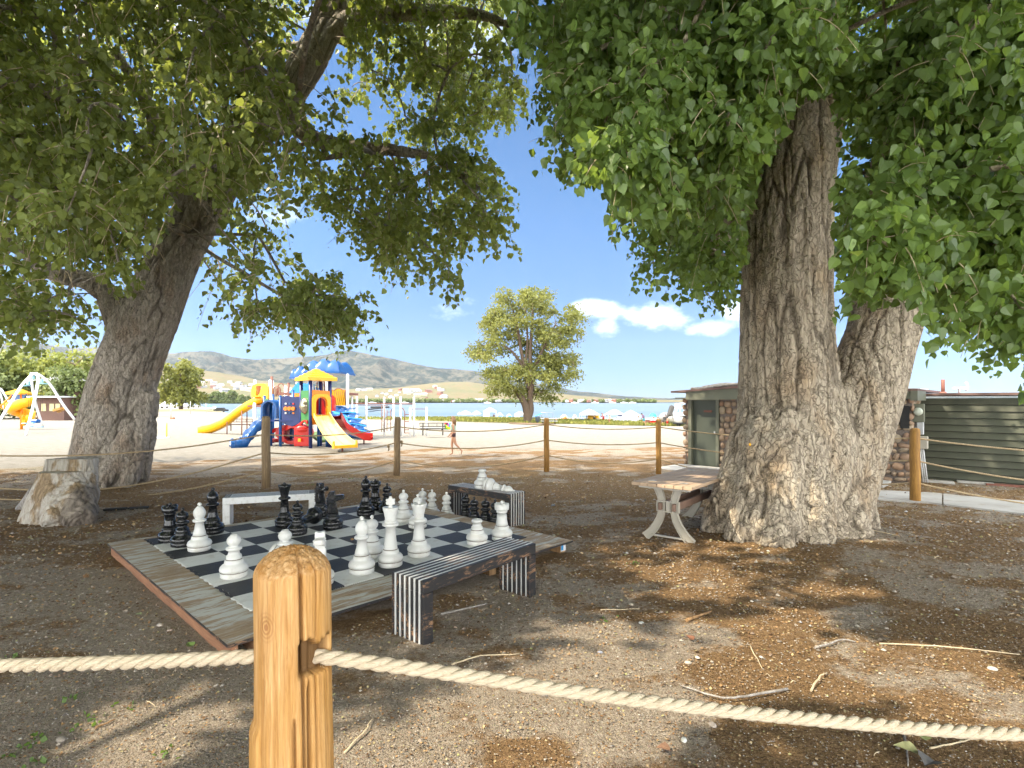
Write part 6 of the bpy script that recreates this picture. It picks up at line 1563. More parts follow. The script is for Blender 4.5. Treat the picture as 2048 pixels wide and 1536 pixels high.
def towel():
    c = at(895.5, 853, 27.5); g = NG('towel_pattern'); v = g.vor(g.co(), 9, 'F1', 'Color'); s_ = g.n('ShaderNodeSeparateColor'); g.l(v, s_.inputs[0])
    col = g.ramp(s_.outputs[0], [(0, (.10, .45, .03)), (.3, (.55, .65, .02)), (.5, (.02, .02, .02)), (.62, (.5, .04, .03)), (.75, (.06, .35, .4)), (.9, (.5, .1, .4))], 'CONSTANT'); g.fin(col, .9)
    rows = [[c + Vector((-.16 + .05 * i, -.03 - .02 * math.sin(i * 1.7 + k), .20 - .07 * k)) for i in range(7)] for k in range(6)]
    o = MB().grid(rows).build('beach_towel', g.m, None, solid=.015); tag(o, 'bright green patterned towel draped over the black park bench', 'towel')
towel()
def merry():
    Y = 25.5; c = at(283, 877, Y); t = thing('merry_go_round', 'low white merry-go-round disc with yellow handrails right of the leaning trunk', 'merry-go-round', (c.x, c.y, 0))
    zt = at(283, 875, Y).z; r_ = 1.12
    MB().lathe([(0, zt), (r_, zt), (r_, zt - .05), (0, zt - .07)], 32, 0, (c.x, c.y, 0)).build('platform', MT['galv'], t); MB().lathe([(.2, 0), (.2, zt - .05)], 12, 0, (c.x, c.y, 0)).build('hub', MT['rust'], t)
    for k in range(5):
        a = 2 * math.pi * k / 5 + .3; a2 = a + .5; p = [Vector((c.x + r_ * .92 * math.cos(x), c.y + r_ * .92 * math.sin(x), zt)) for x in (a, a2)]; m_ = (p[0] + p[1]) / 2
        MB().tube(crom([p[0], p[0] + Vector((0, 0, .45)), p[0].lerp(p[1], .2) + Vector((0, 0, .62)), p[0].lerp(p[1], .8) + Vector((0, 0, .62)), p[1] + Vector((0, 0, .45)), p[1]], 4), .022, 6).build('handrail', [MT['yel'], MT['galv']][k % 2], t)
merry()
MT['amber'] = simple('amber_plastic', (.80, .36, .004), .35, .06, 4)
def swings():
    Y = 29; t = thing('swing_set', 'white arched swing frame with pale blue brackets left of the leaning trunk', 'swing set', tuple(gz(at(70, 0, Y))))
    def S(cx, cy, Yq): return at(cx / 6.982, 680 + cy / 6.982, Yq)
    top = S(500, 465, 29.3)
    legs = [([S(470, 465, 29.3), S(400, 530, 29), S(300, 640, 28.8), S(160, 860, 28.5), S(0, 1120, 28.2), S(-60, 1220, 28)], 'leg'), ([S(500, 465, 29.3), S(600, 520, 29.6), S(720, 650, 30), S(880, 900, 30.6), S(1040, 1110, 31.2)], 'leg'),
            ([S(480, 470, 29.3), S(525, 500, 29), S(525, 620, 28.6), S(470, 900, 28), S(360, 1340, 27.6)], 'leg'), ([S(470, 475, 29.4), S(440, 510, 30), S(450, 650, 30.6), S(500, 900, 31.5), S(600, 1215, 32.4)], 'leg')]
    for P_, n in legs: MB().tube(crom(P_, 5), .065, 9).build(n, MT['galv'], t)
    lb = simple('sky_steel', (.25, .50, .56), .4)
    for a, b in (((370, 575), (590, 545)), ((310, 640), (430, 638)), ((545, 608), (670, 612))): MB().tube([S(*a, 29.1), S(*b, 29.6)], .035, 6).build('brace', lb if a[0] != 370 else MT['galv'], t)
    for cx, cy, w_, h_ in ((455, 500, 60, 90), (395, 600, 40, 60), (580, 570, 40, 50)): MB().box(S(cx, cy, 29.3), (w_ / 6.98 / F * 29, .12, h_ / 6.98 / F * 29), bev=.02).build('bracket', lb, t)
    for cx in (395, 420, 500, 560, 590): MB().tube([S(cx, 640, 29.4), S(cx + 5, 1000, 29.4)], .008, 4).build('chain', MT['dark'], t)
    for cx, cy in ((350, 1165), (440, 1160), (420, 1205), (560, 1215)): MB().box(S(cx, cy, 29.6), (.28, .16, .05), bev=.02).build('swing_seat', simple('seat_blue', (.12, .35, .55), .5), t)
    MB().box(S(500, 1135, 30.5), (.36, .3, .2), bev=.04).build('toddler_seat', MT['blue'], t)
    t2 = thing('play_structure', 'small tower with a yellow spiral slide and blue panel seen through the swing frame', 'playground', tuple(gz(at(38, 0, 34))))
    mb = MB(); Y2 = 34; a_, b_ = S(165, 735, Y2), S(365, 740, Y2); ap = S(265, 680, Y2); w_ = .5
    mb.add([a_ + Vector((0, -w_, 0)), b_ + Vector((0, -w_, 0)), b_ + Vector((0, w_, 0)), a_ + Vector((0, w_, 0)), S(225, 690, Y2) , S(320, 690, Y2)], [(0, 1, 5, 4), (2, 3, 4, 5), (1, 2, 5), (3, 0, 4)]).box((a_ + b_) / 2 - Vector((0, 0, .05)), ((b_ - a_).x, 1.0, .1)); mb.build('roof', MT['amber'], t2)
    c = S(270, 820, Y2); MB().prism([((x - 270) / 6.98 / F * Y2, (820 - y) / 6.98 / F * Y2) for x, y in [(170, 745), (370, 748), (310, 905), (180, 905)]], .08, 0, None, c).build('blue_panel', MT['blue'], t2)
    for x in (300,): b = gz(S(x, 0, Y2)); MB().tube([b, S(x, 740, Y2)], .07, 8).build('post', MT['orange'], t2)
    MB().tube([S(170, 770, Y2), S(0, 930, Y2), S(-60, 985, Y2)], .05, 6).tube([S(60, 860, Y2), S(60, 975, Y2), S(0, 935, Y2)], .04, 6).build('arm_rail', MT['orange'], t2)
    rows = []   # spiral chute
    for k in range(33):
        f = k / 32; a = R(30) - f * R(420); cz_ = S(0, 860, Y2).z * (1 - f) + S(0, 1140, Y2).z * f; cc = Vector((S(300, 0, Y2).x - .05, Y2, cz_)); rr = .40
        d_ = Vector((math.cos(a), math.sin(a), 0)); row = []
        for u, z in [(-.48, .38), (-.5, .1), (-.35, -.1), (0, -.16), (.35, -.1), (.5, .1), (.48, .38), (.56, .38), (.58, .06), (.4, -.18), (0, -.26), (-.4, -.18), (-.58, .06), (-.56, .38)]: row.append(cc + d_ * (rr + u * .55) + Vector((0, 0, z)))
        rows.append(row)
    MB().grid(rows, closed=True).build('spiral_chute', MT['amber'], t2)
    b = gz(at(-8, 0, 38)); t3 = thing('swing_set', 'second white arched frame cut by the left edge behind the spiral slide', 'swing set', tuple(b))
    for P_ in ([S(-20, 680, 38), S(20, 690, 38), S(80, 790, 38), S(200, 980, 38)], [S(-20, 680, 38), S(10, 760, 38.5), S(60, 980, 39)]): MB().tube(crom(P_, 4), .06, 8).build('leg', MT['galv'], t3)
swings()
def chain_fence():
    for i, (px, pt, pb) in enumerate([(342, 806, 838), (381, 803, 828), (412, 806, 828)]):
        g_ = gp(px, pb); t = MB().tube([g_, Vector((g_.x, g_.y, at(px, pt, g_.y).z))], .04, 6).build('metal_post', MT['steel']); tag(t, ['thin post on a timber sill right of the merry-go-round', 'thin grey fence post under the poplar', 'thin grey fence post left of the yellow slide end'][i], 'post')
    g_ = gp(345, 838); o = MB().box(g_ + Vector((0, 0, .08)), (.35, .3, .16)).build('timber_block', MT['cedar']); tag(o, 'small timber block at the foot of a thin post', 'block')
chain_fence()
# ============================================================ FOREGROUND
# ---------------------------------------------------------------- chess platform
PN = Vector((-1.834, 3.514, 0)); PU = Vector((.69, .7238, 0)).normalized(); PV = Vector((-.7238, .69, 0)).normalized(); PS = 3.66; PZ = .14
PROT = math.atan2(PU.y, PU.x)
def platform():
    t = thing('chess_platform', 'low square wooden platform with worn grey paint under the giant chess board', 'platform', tuple(PN), PROT, local=True)
    n = 60; rows = []
    for i in range(n + 1):
        row = []
        for j in range(n + 1):
            u, v = PS * i / n, PS * j / n; row.append((u, v, PZ + .004 * fbm(u * 1.2, v * 1.2, 0, 2, 3)))
        rows.append(row)
    edge = [rows[i][0] for i in range(n)] + [rows[n][j] for j in range(n)] + [rows[i][n] for i in range(n, 0, -1)] + [rows[0][j] for j in range(n, 0, -1)]
    mb = MB(); mb.grid(rows); mb.build('deck', MT['deck'], t)
    mb = MB(); mb.grid([edge, [(x, y, PZ - .022) for x, y, z in edge]], closed=True, sm=False); mb.add([(0, 0, PZ - .022), (PS, 0, PZ - .022), (PS, PS, PZ - .022), (0, PS, PZ - .022)], [(0, 1, 2, 3)]); mb.build('deck_edge', MT['bblack'], t)
    MB().box((.05, PS / 2, (PZ - .022) / 2 - .005), (.04, PS - .03, PZ - .03), bev=.003).build('side_board', wood('cedar_side', (.38, .185, .095), (.25, .115, .06), .8, axis='Y'), t)
    for k, u in enumerate((.16, 1.35, 2.4, 3.5)):
        MB().box((u + .07, PS / 2, (PZ - .024) / 2 - .01), (.09, PS - .16 if k else PS - .06, PZ - .034), bev=.003).build('joist', MT['rotwood'] if k else wood('cedar_joist', (.36, .2, .11), (.22, .12, .06), .8, axis='Y'), t)
    st = simple('sticker_blue', (.03, .25, .55), .4); sw = MT['whitec']
    for u in (1.42, 3.57):
        q = MB(); q.box((u, .073, .06), (.085, .006, .07)); q.build('sticker', sw, t); q = MB(); q.box((u - .022, .068, .066), (.035, .006, .055)); q.build('sticker_mark', st, t)
    return t
PT = platform()
def pw(u, v, z=0): return PN + PU * u + PV * v + Vector((0, 0, z))
def chessmat():
    U0, V0, S_ = .33, .46, 3.04; q = S_ / 8
    mb = MB(); sub = 8
    for i in range(8):
        for j in range(8):
            w_ = 0 if (i + j) % 2 == 0 else 1; rows = []
            du = (.006 if w_ == 0 else -.004) if i == 0 else 0
            for a in range(sub + 1):
                row = []
                for b in range(sub + 1):
                    u = U0 + q * (i + a / sub); v = V0 + q * (j + b / sub)
                    if i == 0 and a == 0: u += -.012 * (w_ == 0) + .010 * math.sin(b * 2.4 + j)
                    if j == 0 and b == 0: v += .006 * math.sin(a * 3.1 + i)
                    uu, vv = u + .010 * fbm(u * 1.1, v * 1.1, 3, 2, 7), v + .010 * fbm(u * 1.1, v * 1.1, 9, 2, 8)
                    z = PZ + .012 + .007 * fbm(u * 2.6, v * 2.6, 0, 2, 17) + .003 * fbm(u * 8, v * 8, 0, 2, 19)
                    row.append((uu, vv, z))
                rows.append(row)
            mb.grid(rows, w_)
    t = thing('chess_mat', 'giant black and white rubber chess board mat laid on the platform', 'chess board', tuple(PN), PROT, local=True)
    mb.build('squares', [MT['mat_w'], MT['mat_b']], t)
    eg = MB()
    for k in range(150):
        f = (k + .5) / 150
        eg.box((U0 - .006 + .006 * math.sin(k), V0 + S_ * f, PZ + .010), (.022, .010, .008), 0 if int(f * 8) % 2 == 0 else 1); eg.box((U0 + S_ * f, V0 - .006, PZ + .010), (.010, .018, .008), 0 if int(f * 8) % 2 == 0 else 1)
    eg.build('ribbed_edge', [MT['mat_w'], MT['mat_b']], t)
chessmat()
# ---------------------------------------------------------------- chess pieces
BASE = [(0, 0), (.104, 0), (.111, .006), (.113, .045), None, (.113, .045), (.107, .049), (.107, .052), None, (.107, .052), (.117, .058), (.119, .072), (.113, .092), (.098, .108), (.082, .118), (.077, .126), (.079, .135), (.076, .148), (.069, .154)]
def stem(r0, r1, z1, zc, rc=.07):
    """groove, cone to z1, then a collar of radius rc at zc"""
    return [None, (.069, .154), (.066, .156), (.066, .160), None, (r0, .160), (r0 * .93, .19), ((r0 + r1) / 2 * .96, .16 + (z1 - .16) * .45), (r1, z1), None, (r1, z1), (rc * .8, zc - .020), (rc, zc - .010), (rc, zc + .003), (rc * .86, zc + .012)]
def knob(z, r=.018): return [(.010, z - r * 1.2), (r * .55, z - r), (r, z - r * .2), (r * .95, z + r * .4), (r * .5, z + r * .85), (0, z + r)]
def piece_proto(kind, m, open_top=False):
    t = thing('broken_chess_piece' if kind == 'pawn_base' else 'chess_' + kind, '', 'chess piece')
    mb = MB(); hd = MB()
    if kind == 'pawn':
        mb.lathe(BASE + stem(.066, .040, .238, .252, .066) + [(.04, .268)], 36)
        ball = [(.040, .262), (.044, .272)] + [(.060 * math.cos(a), .318 + .052 * math.sin(a)) for a in [R(-55 + 14 * k) for k in range(10)]]
        if open_top: hd.lathe(ball[:-1] + [(.030, .372), (.022, .366), (.03, .345)], 32)
        else: hd.lathe(ball + [(.012, .372), (.010, .376)] + knob(.392, .018), 32)
    elif kind == 'pawn_base':
        mb.lathe(BASE + stem(.066, .042, .235, .252, .060) + [(.048, .268), (.036, .270), (.030, .255), (.02, .20)], 36); hd = None
    elif kind == 'bishop':
        mb.lathe(BASE + stem(.064, .038, .305, .320, .066) + [(.044, .334), (.040, .345)], 36)
        hd.lathe([(.036, .338), (.048, .350), (.058, .375), (.061, .398), (.056, .422), (.042, .446), (.024, .466), (.012, .474)] + knob(.490, .020), 32)
    elif kind == 'rook':
        mb.lathe(BASE + stem(.068, .050, .305, .312, .060), 36)
        hd.lathe([(.055, .316), (.066, .324), (.078, .332), (.080, .342), None, (.080, .342), (.080, .396), None, (.080, .396), (.064, .396), None, (.064, .396), (.062, .372), (.0, .372)], 36)
        for k in range(5):
            a = 2 * math.pi * k / 5; hd.box((.0725 * math.cos(a), .0725 * math.sin(a), .398), (.004, .018, .012), 0, Matrix.Rotation(a, 3, 'Z'))
        hd.lathe([(.012, .372), (.010, .402)] + knob(.412, .018), 20)
    elif kind == 'queen':
        mb.lathe(BASE + stem(.064, .045, .345, .360, .074) + [(.05, .376), (.047, .386)], 36)
        N_ = 32; rows = []
        for (r_, z, sc) in [(.046, .384, 0), (.052, .42, 0), (.062, .46, 0), (.072, .495, .35), (.080, .512, 1), (.074, .520, 1), (.062, .508, .6), (.05, .50, 0), (.0, .495, 0)]:
            row = []
            for j in range(N_):
                a = 2 * math.pi * j / N_; s_ = abs(math.cos(4 * a)); rr = r_ * (1 + .07 * sc * (s_ - .5)); row.append((rr * math.cos(a), rr * math.sin(a), z + .010 * sc * s_))
            rows.append(row)
        hd.grid(rows, closed=True); hd.lathe([(.014, .495), (.012, .525)] + knob(.540, .021), 20)
    elif kind == 'king':
        mb.lathe(BASE + stem(.066, .046, .372, .392, .078) + [(.058, .405), (.052, .412), (.06, .418), (.06, .426), (.054, .430)], 36)
        hd.lathe([(.052, .428), (.054, .46), (.066, .515), (.075, .548), None, (.075, .548), (.072, .554), (.055, .551), (0, .548)], 36)
        hd.lathe([(.026, .549), (.024, .562), (.016, .57), (0, .572)], 20)
        pl = [(-.012, .565), (.012, .565), (.017, .575), (.038, .578), (.044, .594), (.036, .606), (.044, .618), (.040, .632), (.022, .630), (.014, .640), (.010, .655), (-.010, .655), (-.014, .640), (-.022, .630), (-.040, .632), (-.044, .618), (-.036, .606), (-.044, .594), (-.038, .578), (-.017, .575)]
        hd.prism(pl, .026, 0, None, (0, 0, 0), .004)
    elif kind == 'knight':
        mb.lathe(BASE + [None, (.069, .154), (.062, .158), (.060, .17), (.066, .176), (.066, .182), (0, .184)], 36)
        nk = [(-.060, .180), (.058, .180), (.052, .20), (.040, .245), (.026, .295), (.030, .325), (.060, .335), (.100, .352), (.128, .360), (.132, .372), (.128, .398), (.10, .405), (.06, .402), (.034, .400), (.028, .408), (.022, .438), (-.036, .440), (-.052, .420), (-.060, .385), (-.068, .34), (-.068, .28), (-.064, .22)]
        hd.prism(nk, .080, 0, None, (0, 0, 0), .012)
        hd.prism([(-.060, .185), (.055, .185), (.03, .25), (.018, .31), (-.05, .31), (-.064, .25)], .098, 0, None, (0, 0, 0), .014)
        hd.prism([(.020, .322), (.05, .330), (.10, .345), (.118, .36), (.112, .386), (.05, .395), (.0, .38), (-.012, .35)], .092, 0, None, (0, 0, 0), .012)
        for s_ in (-1, 1): hd.prism([(-.036, .40), (.018, .40), (.014, .444), (-.032, .444)], .026, 0, None, (0, .028 * s_, 0), .004); hd.ball((.046, .046 * s_, .376), .009, 8, 6)
        for k in range(9): hd.beam((-.066 - .002, -.045, .20 + k * .021), (-.066 - .002, .045, .20 + k * .021), .014, .008, bev=.003)
        hd.ball((.118, 0, .352), .010, 8, 6, 0, (1, 4, .7)); hd.box((.128, 0, .374), (.012, .07, .008))
    mb.build('body', m, t)
    if hd: hd.build({'pawn': 'head', 'bishop': 'mitre', 'rook': 'battlement', 'queen': 'crown', 'king': 'crown', 'knight': 'horse_head'}[kind], m, t)
    gr = MB(); gr.lathe([(.1135, .044), (.1095, .0485), (.1135, .0515)], 36); gr.lathe([(.0695, .153), (.0675, .157), (.0675, .161)], 36); gr.build('seam', MT['groove'] if m is MT['white_pl'] else MT['dark'], t)
    return t
PROTO = {}
def piece(kind, colr, px, base_py, label, ht=None, surf=PZ + .014, rz=0, top=None, size=1.0, tilt=None, loc=None, open_top=False):
    """stands a piece where its base meets the board; base_py is the lowest visible edge"""
    k_ = (kind, colr, open_top)
    if loc is None:
        if top is not None: Y = (CZ - surf - top[1]) * F / (top[0] - HY)
        else: Y = (CZ - surf) * F / (base_py - HY) + .117
        loc = Vector(((px - CX) / F * Y, Y, surf))
    if k_ in PROTO: o = copy_tree(PROTO[k_])
    else: o = PROTO[k_] = piece_proto(kind, MT['black_pl'] if colr == 'b' else MT['white_pl'], open_top)
    o.location = loc; o.rotation_euler = tilt if tilt else (0, 0, rz); o.scale = (size,) * 3
    o['label'] = label; o['group'] = ('black' if colr == 'b' else 'white') + ' giant chess pieces'
    return o
piece('rook', 'b', 340, 1088, 'black rook at the far left corner of the chess board')
piece('pawn', 'b', 365, 1097, 'black pawn between the corner rook and a white pear-topped piece')
piece('bishop', 'w', 399, 1106, 'tall white round-topped piece second row from the left edge, in front of a black bishop', size=.98)
piece('bishop', 'b', 425.6, 1071, 'black bishop standing at the left leg of the white bench', size=1.06, rz=2.2)
piece('pawn', 'w', 468, 1161, 'white pawn missing its knob, nearest the left corner of the platform', open_top=True)
piece('queen', 'b', 569, 1056, 'black queen in front of the white bench', size=.97)
piece('pawn', 'b', 595, 1073, 'black pawn standing directly in front of the black queen', size=.97, open_top=False)
piece('knight', 'b', 666, 1061, 'black knight facing right, nearest of the two black knights', rz=R(8), size=1.02)
piece('knight', 'b', 641, 1036, 'black knight at the right end of the white bench, behind the fallen piece', rz=R(-35), size=1.02)
piece('bishop', 'b', 731.5, 1034, 'black bishop standing on the far half of the board left of the black rook', size=1.06, rz=2.4)
piece('rook', 'b', 750.6, 1021, 'black rook on the far edge of the board behind a black bishop')
piece('pawn', 'b', 774, 1028, 'black pawn on the far edge right of the black rook')
piece('pawn', 'w', 807, 1046, 'white pawn in the middle behind the white king, right shoulder')
piece('pawn', 'w', 835.4, 1058.6, 'white pawn hidden right behind the white queen')
piece('pawn', 'w', 744, 1120, 'white pawn between the white bishop and the white king', size=1.02)
piece('bishop', 'w', 723.6, 1152, 'white bishop nearest the front bench, left of the white king', rz=2.5)
piece('king', 'w', 781, 1138, 'tall white king with a cross on top, behind the front bench', rz=R(12))
piece('queen', 'w', 838, 1117, 'white queen with a scalloped crown right of the white king')
piece('rook', 'w', 1003.7, 1084, 'white rook at the right corner of the board', size=1.02)
piece('pawn_base', 'w', 954, 1093, 'white pawn with its head missing, left of the white rook', size=1.0)
piece('pawn', 'w', 570, 1139, 'white open-topped pawn partly hidden behind the big fence post', open_top=True, top=(1059, .375))
piece('knight', 'w', 640, 1172, 'white knight facing the camera behind the big fence post', top=(1063, .445), rz=R(-75))
sg = H
def gpiece(colr, px, top, label):
    Y = (CZ - .40) * F / (top - HY); x = (px - CX) / F * Y
    piece('pawn', colr, px, 0, label, loc=Vector((x, Y, hz(x, Y) + .004)))
gpiece('w', 845, 977, 'white pawn on the dirt past the board, leftmost of the three in that row'); gpiece('w', 864, 979.5, 'white pawn on the dirt past the board, middle one of the three white'); gpiece('w', 893, 985, 'white pawn on the dirt by the left leg of the far striped bench')
gpiece('b', 931, 989, 'black pawn under the far striped bench, leftmost of four'); gpiece('b', 948.5, 995.6, 'black pawn under the far striped bench, second from the left of four'); gpiece('b', 971, 997.5, 'black pawn under the far striped bench, third from the left'); gpiece('b', 990.5, 1001, 'black pawn half hidden behind the white rook')
# fallen pieces
piece('pawn', 'w', 0, 0, 'white pawn lying on its side just left of the big fence post', loc=at(549, 1108, 5.15) * 1.0, tilt=(R(0), R(97), R(-12)))
o = piece('king', 'b', 0, 0, 'fallen black piece lying between the black pawn and the knights', loc=Vector((-2.50, 6.98, PZ + .125)), tilt=(0, R(97), R(250)), size=.9)
o2 = piece('pawn_base', 'w', 0, 0, 'broken white piece base standing on the far striped bench', loc=Vector((0, 0, 0)), size=1.0)
# ---------------------------------------------------------------- slatted benches
def bench(label, N_, Ld, Wd, L_, W_, Hh, m1, m2, gap=.014, nb=7, mcap=None):
    """N_: near foot corner; Ld/Wd: unit directions along and across"""
    t = thing('slatted_bench', label, 'bench', tuple(N_), math.atan2(Ld.y, Ld.x), 'slatted benches round the chess board', local=True)
    sgn = 1 if (Ld.x * Wd.y - Ld.y * Wd.x) > 0 else -1
    bw = (W_ - gap * (nb - 1)) / nb; hh = .089; lw = .089
    mb = MB(); l1 = MB(); l2 = MB(); z0 = -.03
    for k in range(nb):
        y = sgn * (bw / 2 + k * (bw + gap))
        mb.box((L_ / 2, y, Hh - hh / 2), (L_, bw, hh), 0, None, .003)
        for l_, x in ((l1, lw / 2), (l2, L_ - lw / 2)):
            l_.box((x, y, (Hh - hh + z0) / 2 - .001), (lw, bw, Hh - hh - z0 - .002), 0, None, .003)
            if k < nb - 1: l_.box((x + (-.004 if x < 1 * L_ / 2 else .004), sgn * (bw + gap / 2 + k * (bw + gap)), (Hh + z0) / 2 + .003), (lw + .02 if False else lw, gap - .001, Hh - z0), 1)
    sp = MB()
    for k in range(nb - 1): sp.box((L_ / 2, sgn * (bw + gap / 2 + k * (bw + gap)), Hh - .038), (L_ - 2 * lw - .004, gap - .001, .078), 0)
    mb.build('seat', m1, t); l1.build('leg', [m1, m2], t); l2.build('leg', [m1, m2], t); sp.build('spacers', m2 if mcap is None else mcap, t)
    return t
slat = simple('pale_slat', (.56, .56, .54), .6, .08, 30)
N1 = Vector((-.6117, 3.784, 0)); N1.z = hz(N1.x, N1.y); L1 = Vector((.626, .777, 0)).normalized(); bench('black and white striped bench nearest the camera, in front of the chess pieces', N1, L1, Vector((-L1.y, L1.x, 0)), 1.31, .35, .45, MT['bblack'], slat)
N2 = Vector((-.037, 7.37, 0)); N2.z = hz(N2.x, N2.y); L2 = Vector((-.92, .81, 0)).normalized(); bench('black and white striped bench beyond the board with broken white pieces on it', N2, L2, Vector((-L2.y, L2.x, 0)) * -1, 1.23, .34, .45, MT['bblack'], slat)
N3 = Vector((-3.91, 7.36, 0)); N3.z = hz(N3.x, N3.y); L3 = Vector((.94, .34, 0)).normalized(); bench('white painted slatted bench behind the black chess pieces', N3, L3, Vector((-L3.y, L3.x, 0)), 1.18, .35, .40, MT['white_pt'], MT['dark'])
W2 = Vector((-L2.y, L2.x, 0)) * -1
o2.location = N2 + L2 * .66 + W2 * .15 + Vector((0, 0, .452)); o2['group'] = 'white giant chess pieces'
b2 = piece('bishop', 'w', 0, 0, 'white bishop lying on its side on the far striped bench', loc=N2 + L2 * .64 + W2 * .10 + Vector((.08, -.02, .452 + .055)), tilt=(0, R(97), R(-28)), size=.92)
for c in list(kids(b2)):
    pass
# ---------------------------------------------------------------- picnic table
def picnic():
    A0 = Vector((1.43, 6.54, 0)); B0 = Vector((2.01, 6.08, 0)); wd = (B0 - A0).normalized(); ld = Vector((-wd.y, wd.x, 0))
    if ld.y < 0: ld = -ld
    zg = hz(1.9, 6.8); t = thing('picnic_table', 'tan plank picnic table with curved legs leaning against the pale cottonwood', 'table', (A0.x, A0.y, zg), math.atan2(ld.y, ld.x), local=True)
    W_ = (B0 - A0).length; L_ = 1.85; zt = .75 - zg; n = 7; pw_ = W_ / n
    for k in range(n): MB().box((L_ / 2, -pw_ * (k + .5), zt - .019), (L_ - .0 + .004 * ((k * 7) % 3), pw_ - .007, .038), 0, None, .003).build('plank', MT['trex'], t)
    for x in (.22, L_ - .35):
        for s_ in (-1, 1):
            P_ = crom([(x, -W_ / 2 + s_ * .29, 0), (x, -W_ / 2 + s_ * .19, .10), (x, -W_ / 2 + s_ * .105, .24), (x, -W_ / 2 + s_ * .075, .38), (x, -W_ / 2 + s_ * .09, .52), (x, -W_ / 2 + s_ * .15, .64), (x, -W_ / 2 + s_ * .24, zt - .045)], 5)
            mb = MB()
            for i in range(len(P_) - 1):
                pass
            rows = []
            for i, p in enumerate(P_):
                d_ = (P_[min(i + 1, len(P_) - 1)] - P_[max(i - 1, 0)]).normalized(); nn = Vector((0, d_.z, -d_.y)); f = i / (len(P_) - 1); w_ = .038 + .014 * abs(2 * f - 1)
                rows.append([p + nn * a * w_ + Vector((b, 0, 0)) for a, b in [(-1, -.022), (-1.0, .022), (-.82, .022), (-.82, .004), (.82, .004), (.82, .022), (1, .022), (1, -.022), (.82, -.022), (.82, -.004), (-.82, -.004), (-.82, -.022)]])
            mb.grid(rows, closed=True, sm=False); mb.build('leg', MT['taupe'], t)
        fr = MB(); fr.box((x, -W_ / 2, .34), (.05, .27, .012)).box((x, -W_ / 2, .46), (.05, .27, .012)).box((x, -W_ / 2 - .13, .40), (.05, .012, .13)).box((x, -W_ / 2 + .13, .40), (.05, .012, .13)).box((x, -W_ / 2, .40), (.012, .05, .13)).box((x, -W_ / 2, zt - .05), (.05, .34, .02)).box((x, -W_ / 2, .04), (.03, .42, .018)); fr.build('leg_bracket', MT['taupe'], t)
    for s_ in (-1, 1): MB().box((L_ / 2, -W_ / 2 + s_ * .085, .40), (L_ - .34, .038, .085), 0, None, .003).build('stretcher', MT['brownboard'], t)
    for x in (.10, L_ - .12): MB().box((x, -W_ / 2, zt - .055), (.04, W_ - .12, .03)).build('cross_batten', MT['taupe'], t)
picnic()
# ---------------------------------------------------------------- stump seat
def stump():
    g0 = gp(140, 1046); c = Vector((-6.28, 8.05, 0)); c.z = hz(c.x, c.y)
    t = thing('stump_seat', 'old tree stump sawn into a seat with a low back, left of the chess platform', 'stump', tuple(c))
    def q(px, py, Y): return at(px, py, Y)
    segs = [([q(112, 1075, 8.0), q(122, 1020, 8.0), q(132, 975, 8.05), q(140, 935, 8.1), q(152, 880, 8.2)], [.50, .43, .38, .34, .32])]
    segs += [([q(76, 1050, 7.65), q(95, 1026, 7.75), q(115, 985, 7.9)], [.10, .18, .22]), ([q(110, 1052, 7.45), q(120, 1020, 7.65), q(130, 980, 7.9)], [.16, .22, .24]), ([q(160, 1046, 7.5), q(155, 1010, 7.75), q(150, 970, 8)], [.18, .24, .24]), ([q(172, 1030, 7.9), q(166, 990, 8.0), q(160, 940, 8.1)], [.16, .2, .22])]
    zs = q(0, 946, 7.8).z; zb = q(0, 917, 8.15).z; xs = q(134, 0, 7.95).x
    def cut(V):
        V = V.copy(); s_ = (V[:, 0] < -6.62)
        yy_ = V[:, 1]; front = (V[:, 1] < 8.02 - .0 * V[:, 0]); lim = np.where(front, zs, zb) + .006 * fbm(V[:, 0] * 9, V[:, 1] * 3, 0, 2, 4)
        V[:, 2] = np.minimum(V[:, 2], lim); return V
    o = trunk_mesh('wood', segs, MT['barkL'], t, voxel=.018, amp=.022, axis=(.1, 0, 1), fr=(8, 1.6), cut=cut, seed=40)
    # bare silvery wood on the camera-left half, bark on the right
    g = NG('stump_wood'); geo = g.n('ShaderNodeNewGeometry'); sp_ = g.n('ShaderNodeSeparateXYZ'); g.l(g.co(), sp_.inputs[0])
    grain = g.noise(g.co((22, 22, 1.8), (0, .3, 0), warp=.05, wscale=4), 1.4, 6, .65); blot = g.noise(g.co((4, 4, 2), warp=.25, wscale=2), 1, 5, .6)
    bare = g.ramp(grain, [(.3, (.17, .13, .09)), (.42, (.36, .32, .27)), (.7, (.50, .47, .42))]); rot = g.ramp(grain, [(.3, (.10, .07, .04)), (.7, (.36, .26, .155))])
    bare = g.mix(g.rng(blot, .48, .56), bare, rot)
    bk = g.ramp(g.noise(g.co((7, 7, 1.5), (0, .1, 0), warp=.15, wscale=3), 1.5, 6, .65), [(.35, (.07, .055, .045)), (.65, (.25, .21, .17))])
    f = g.rng(g.math('ADD', sp_.outputs[0], g.math('MULTIPLY', g.math('SUBTRACT', blot, .5), .5)), .10, .16)
    f = g.math('MULTIPLY', f, g.rng(g.math('SUBTRACT', sp_.outputs[2], g.math('MULTIPLY', sp_.outputs[0], .9)), .42, .30))
    col = g.mix(f, bare, bk)
    g.bump(grain, .8, .01); g.fin(col, .85); o.data.materials[0] = g.m
    o = MB().tube([at(38, 1018, 8.6), at(58, 1005, 8.4), at(75, 985, 8.3)], [.05, .1, .12], 9).build('root', MT['greywood'], t)
stump()
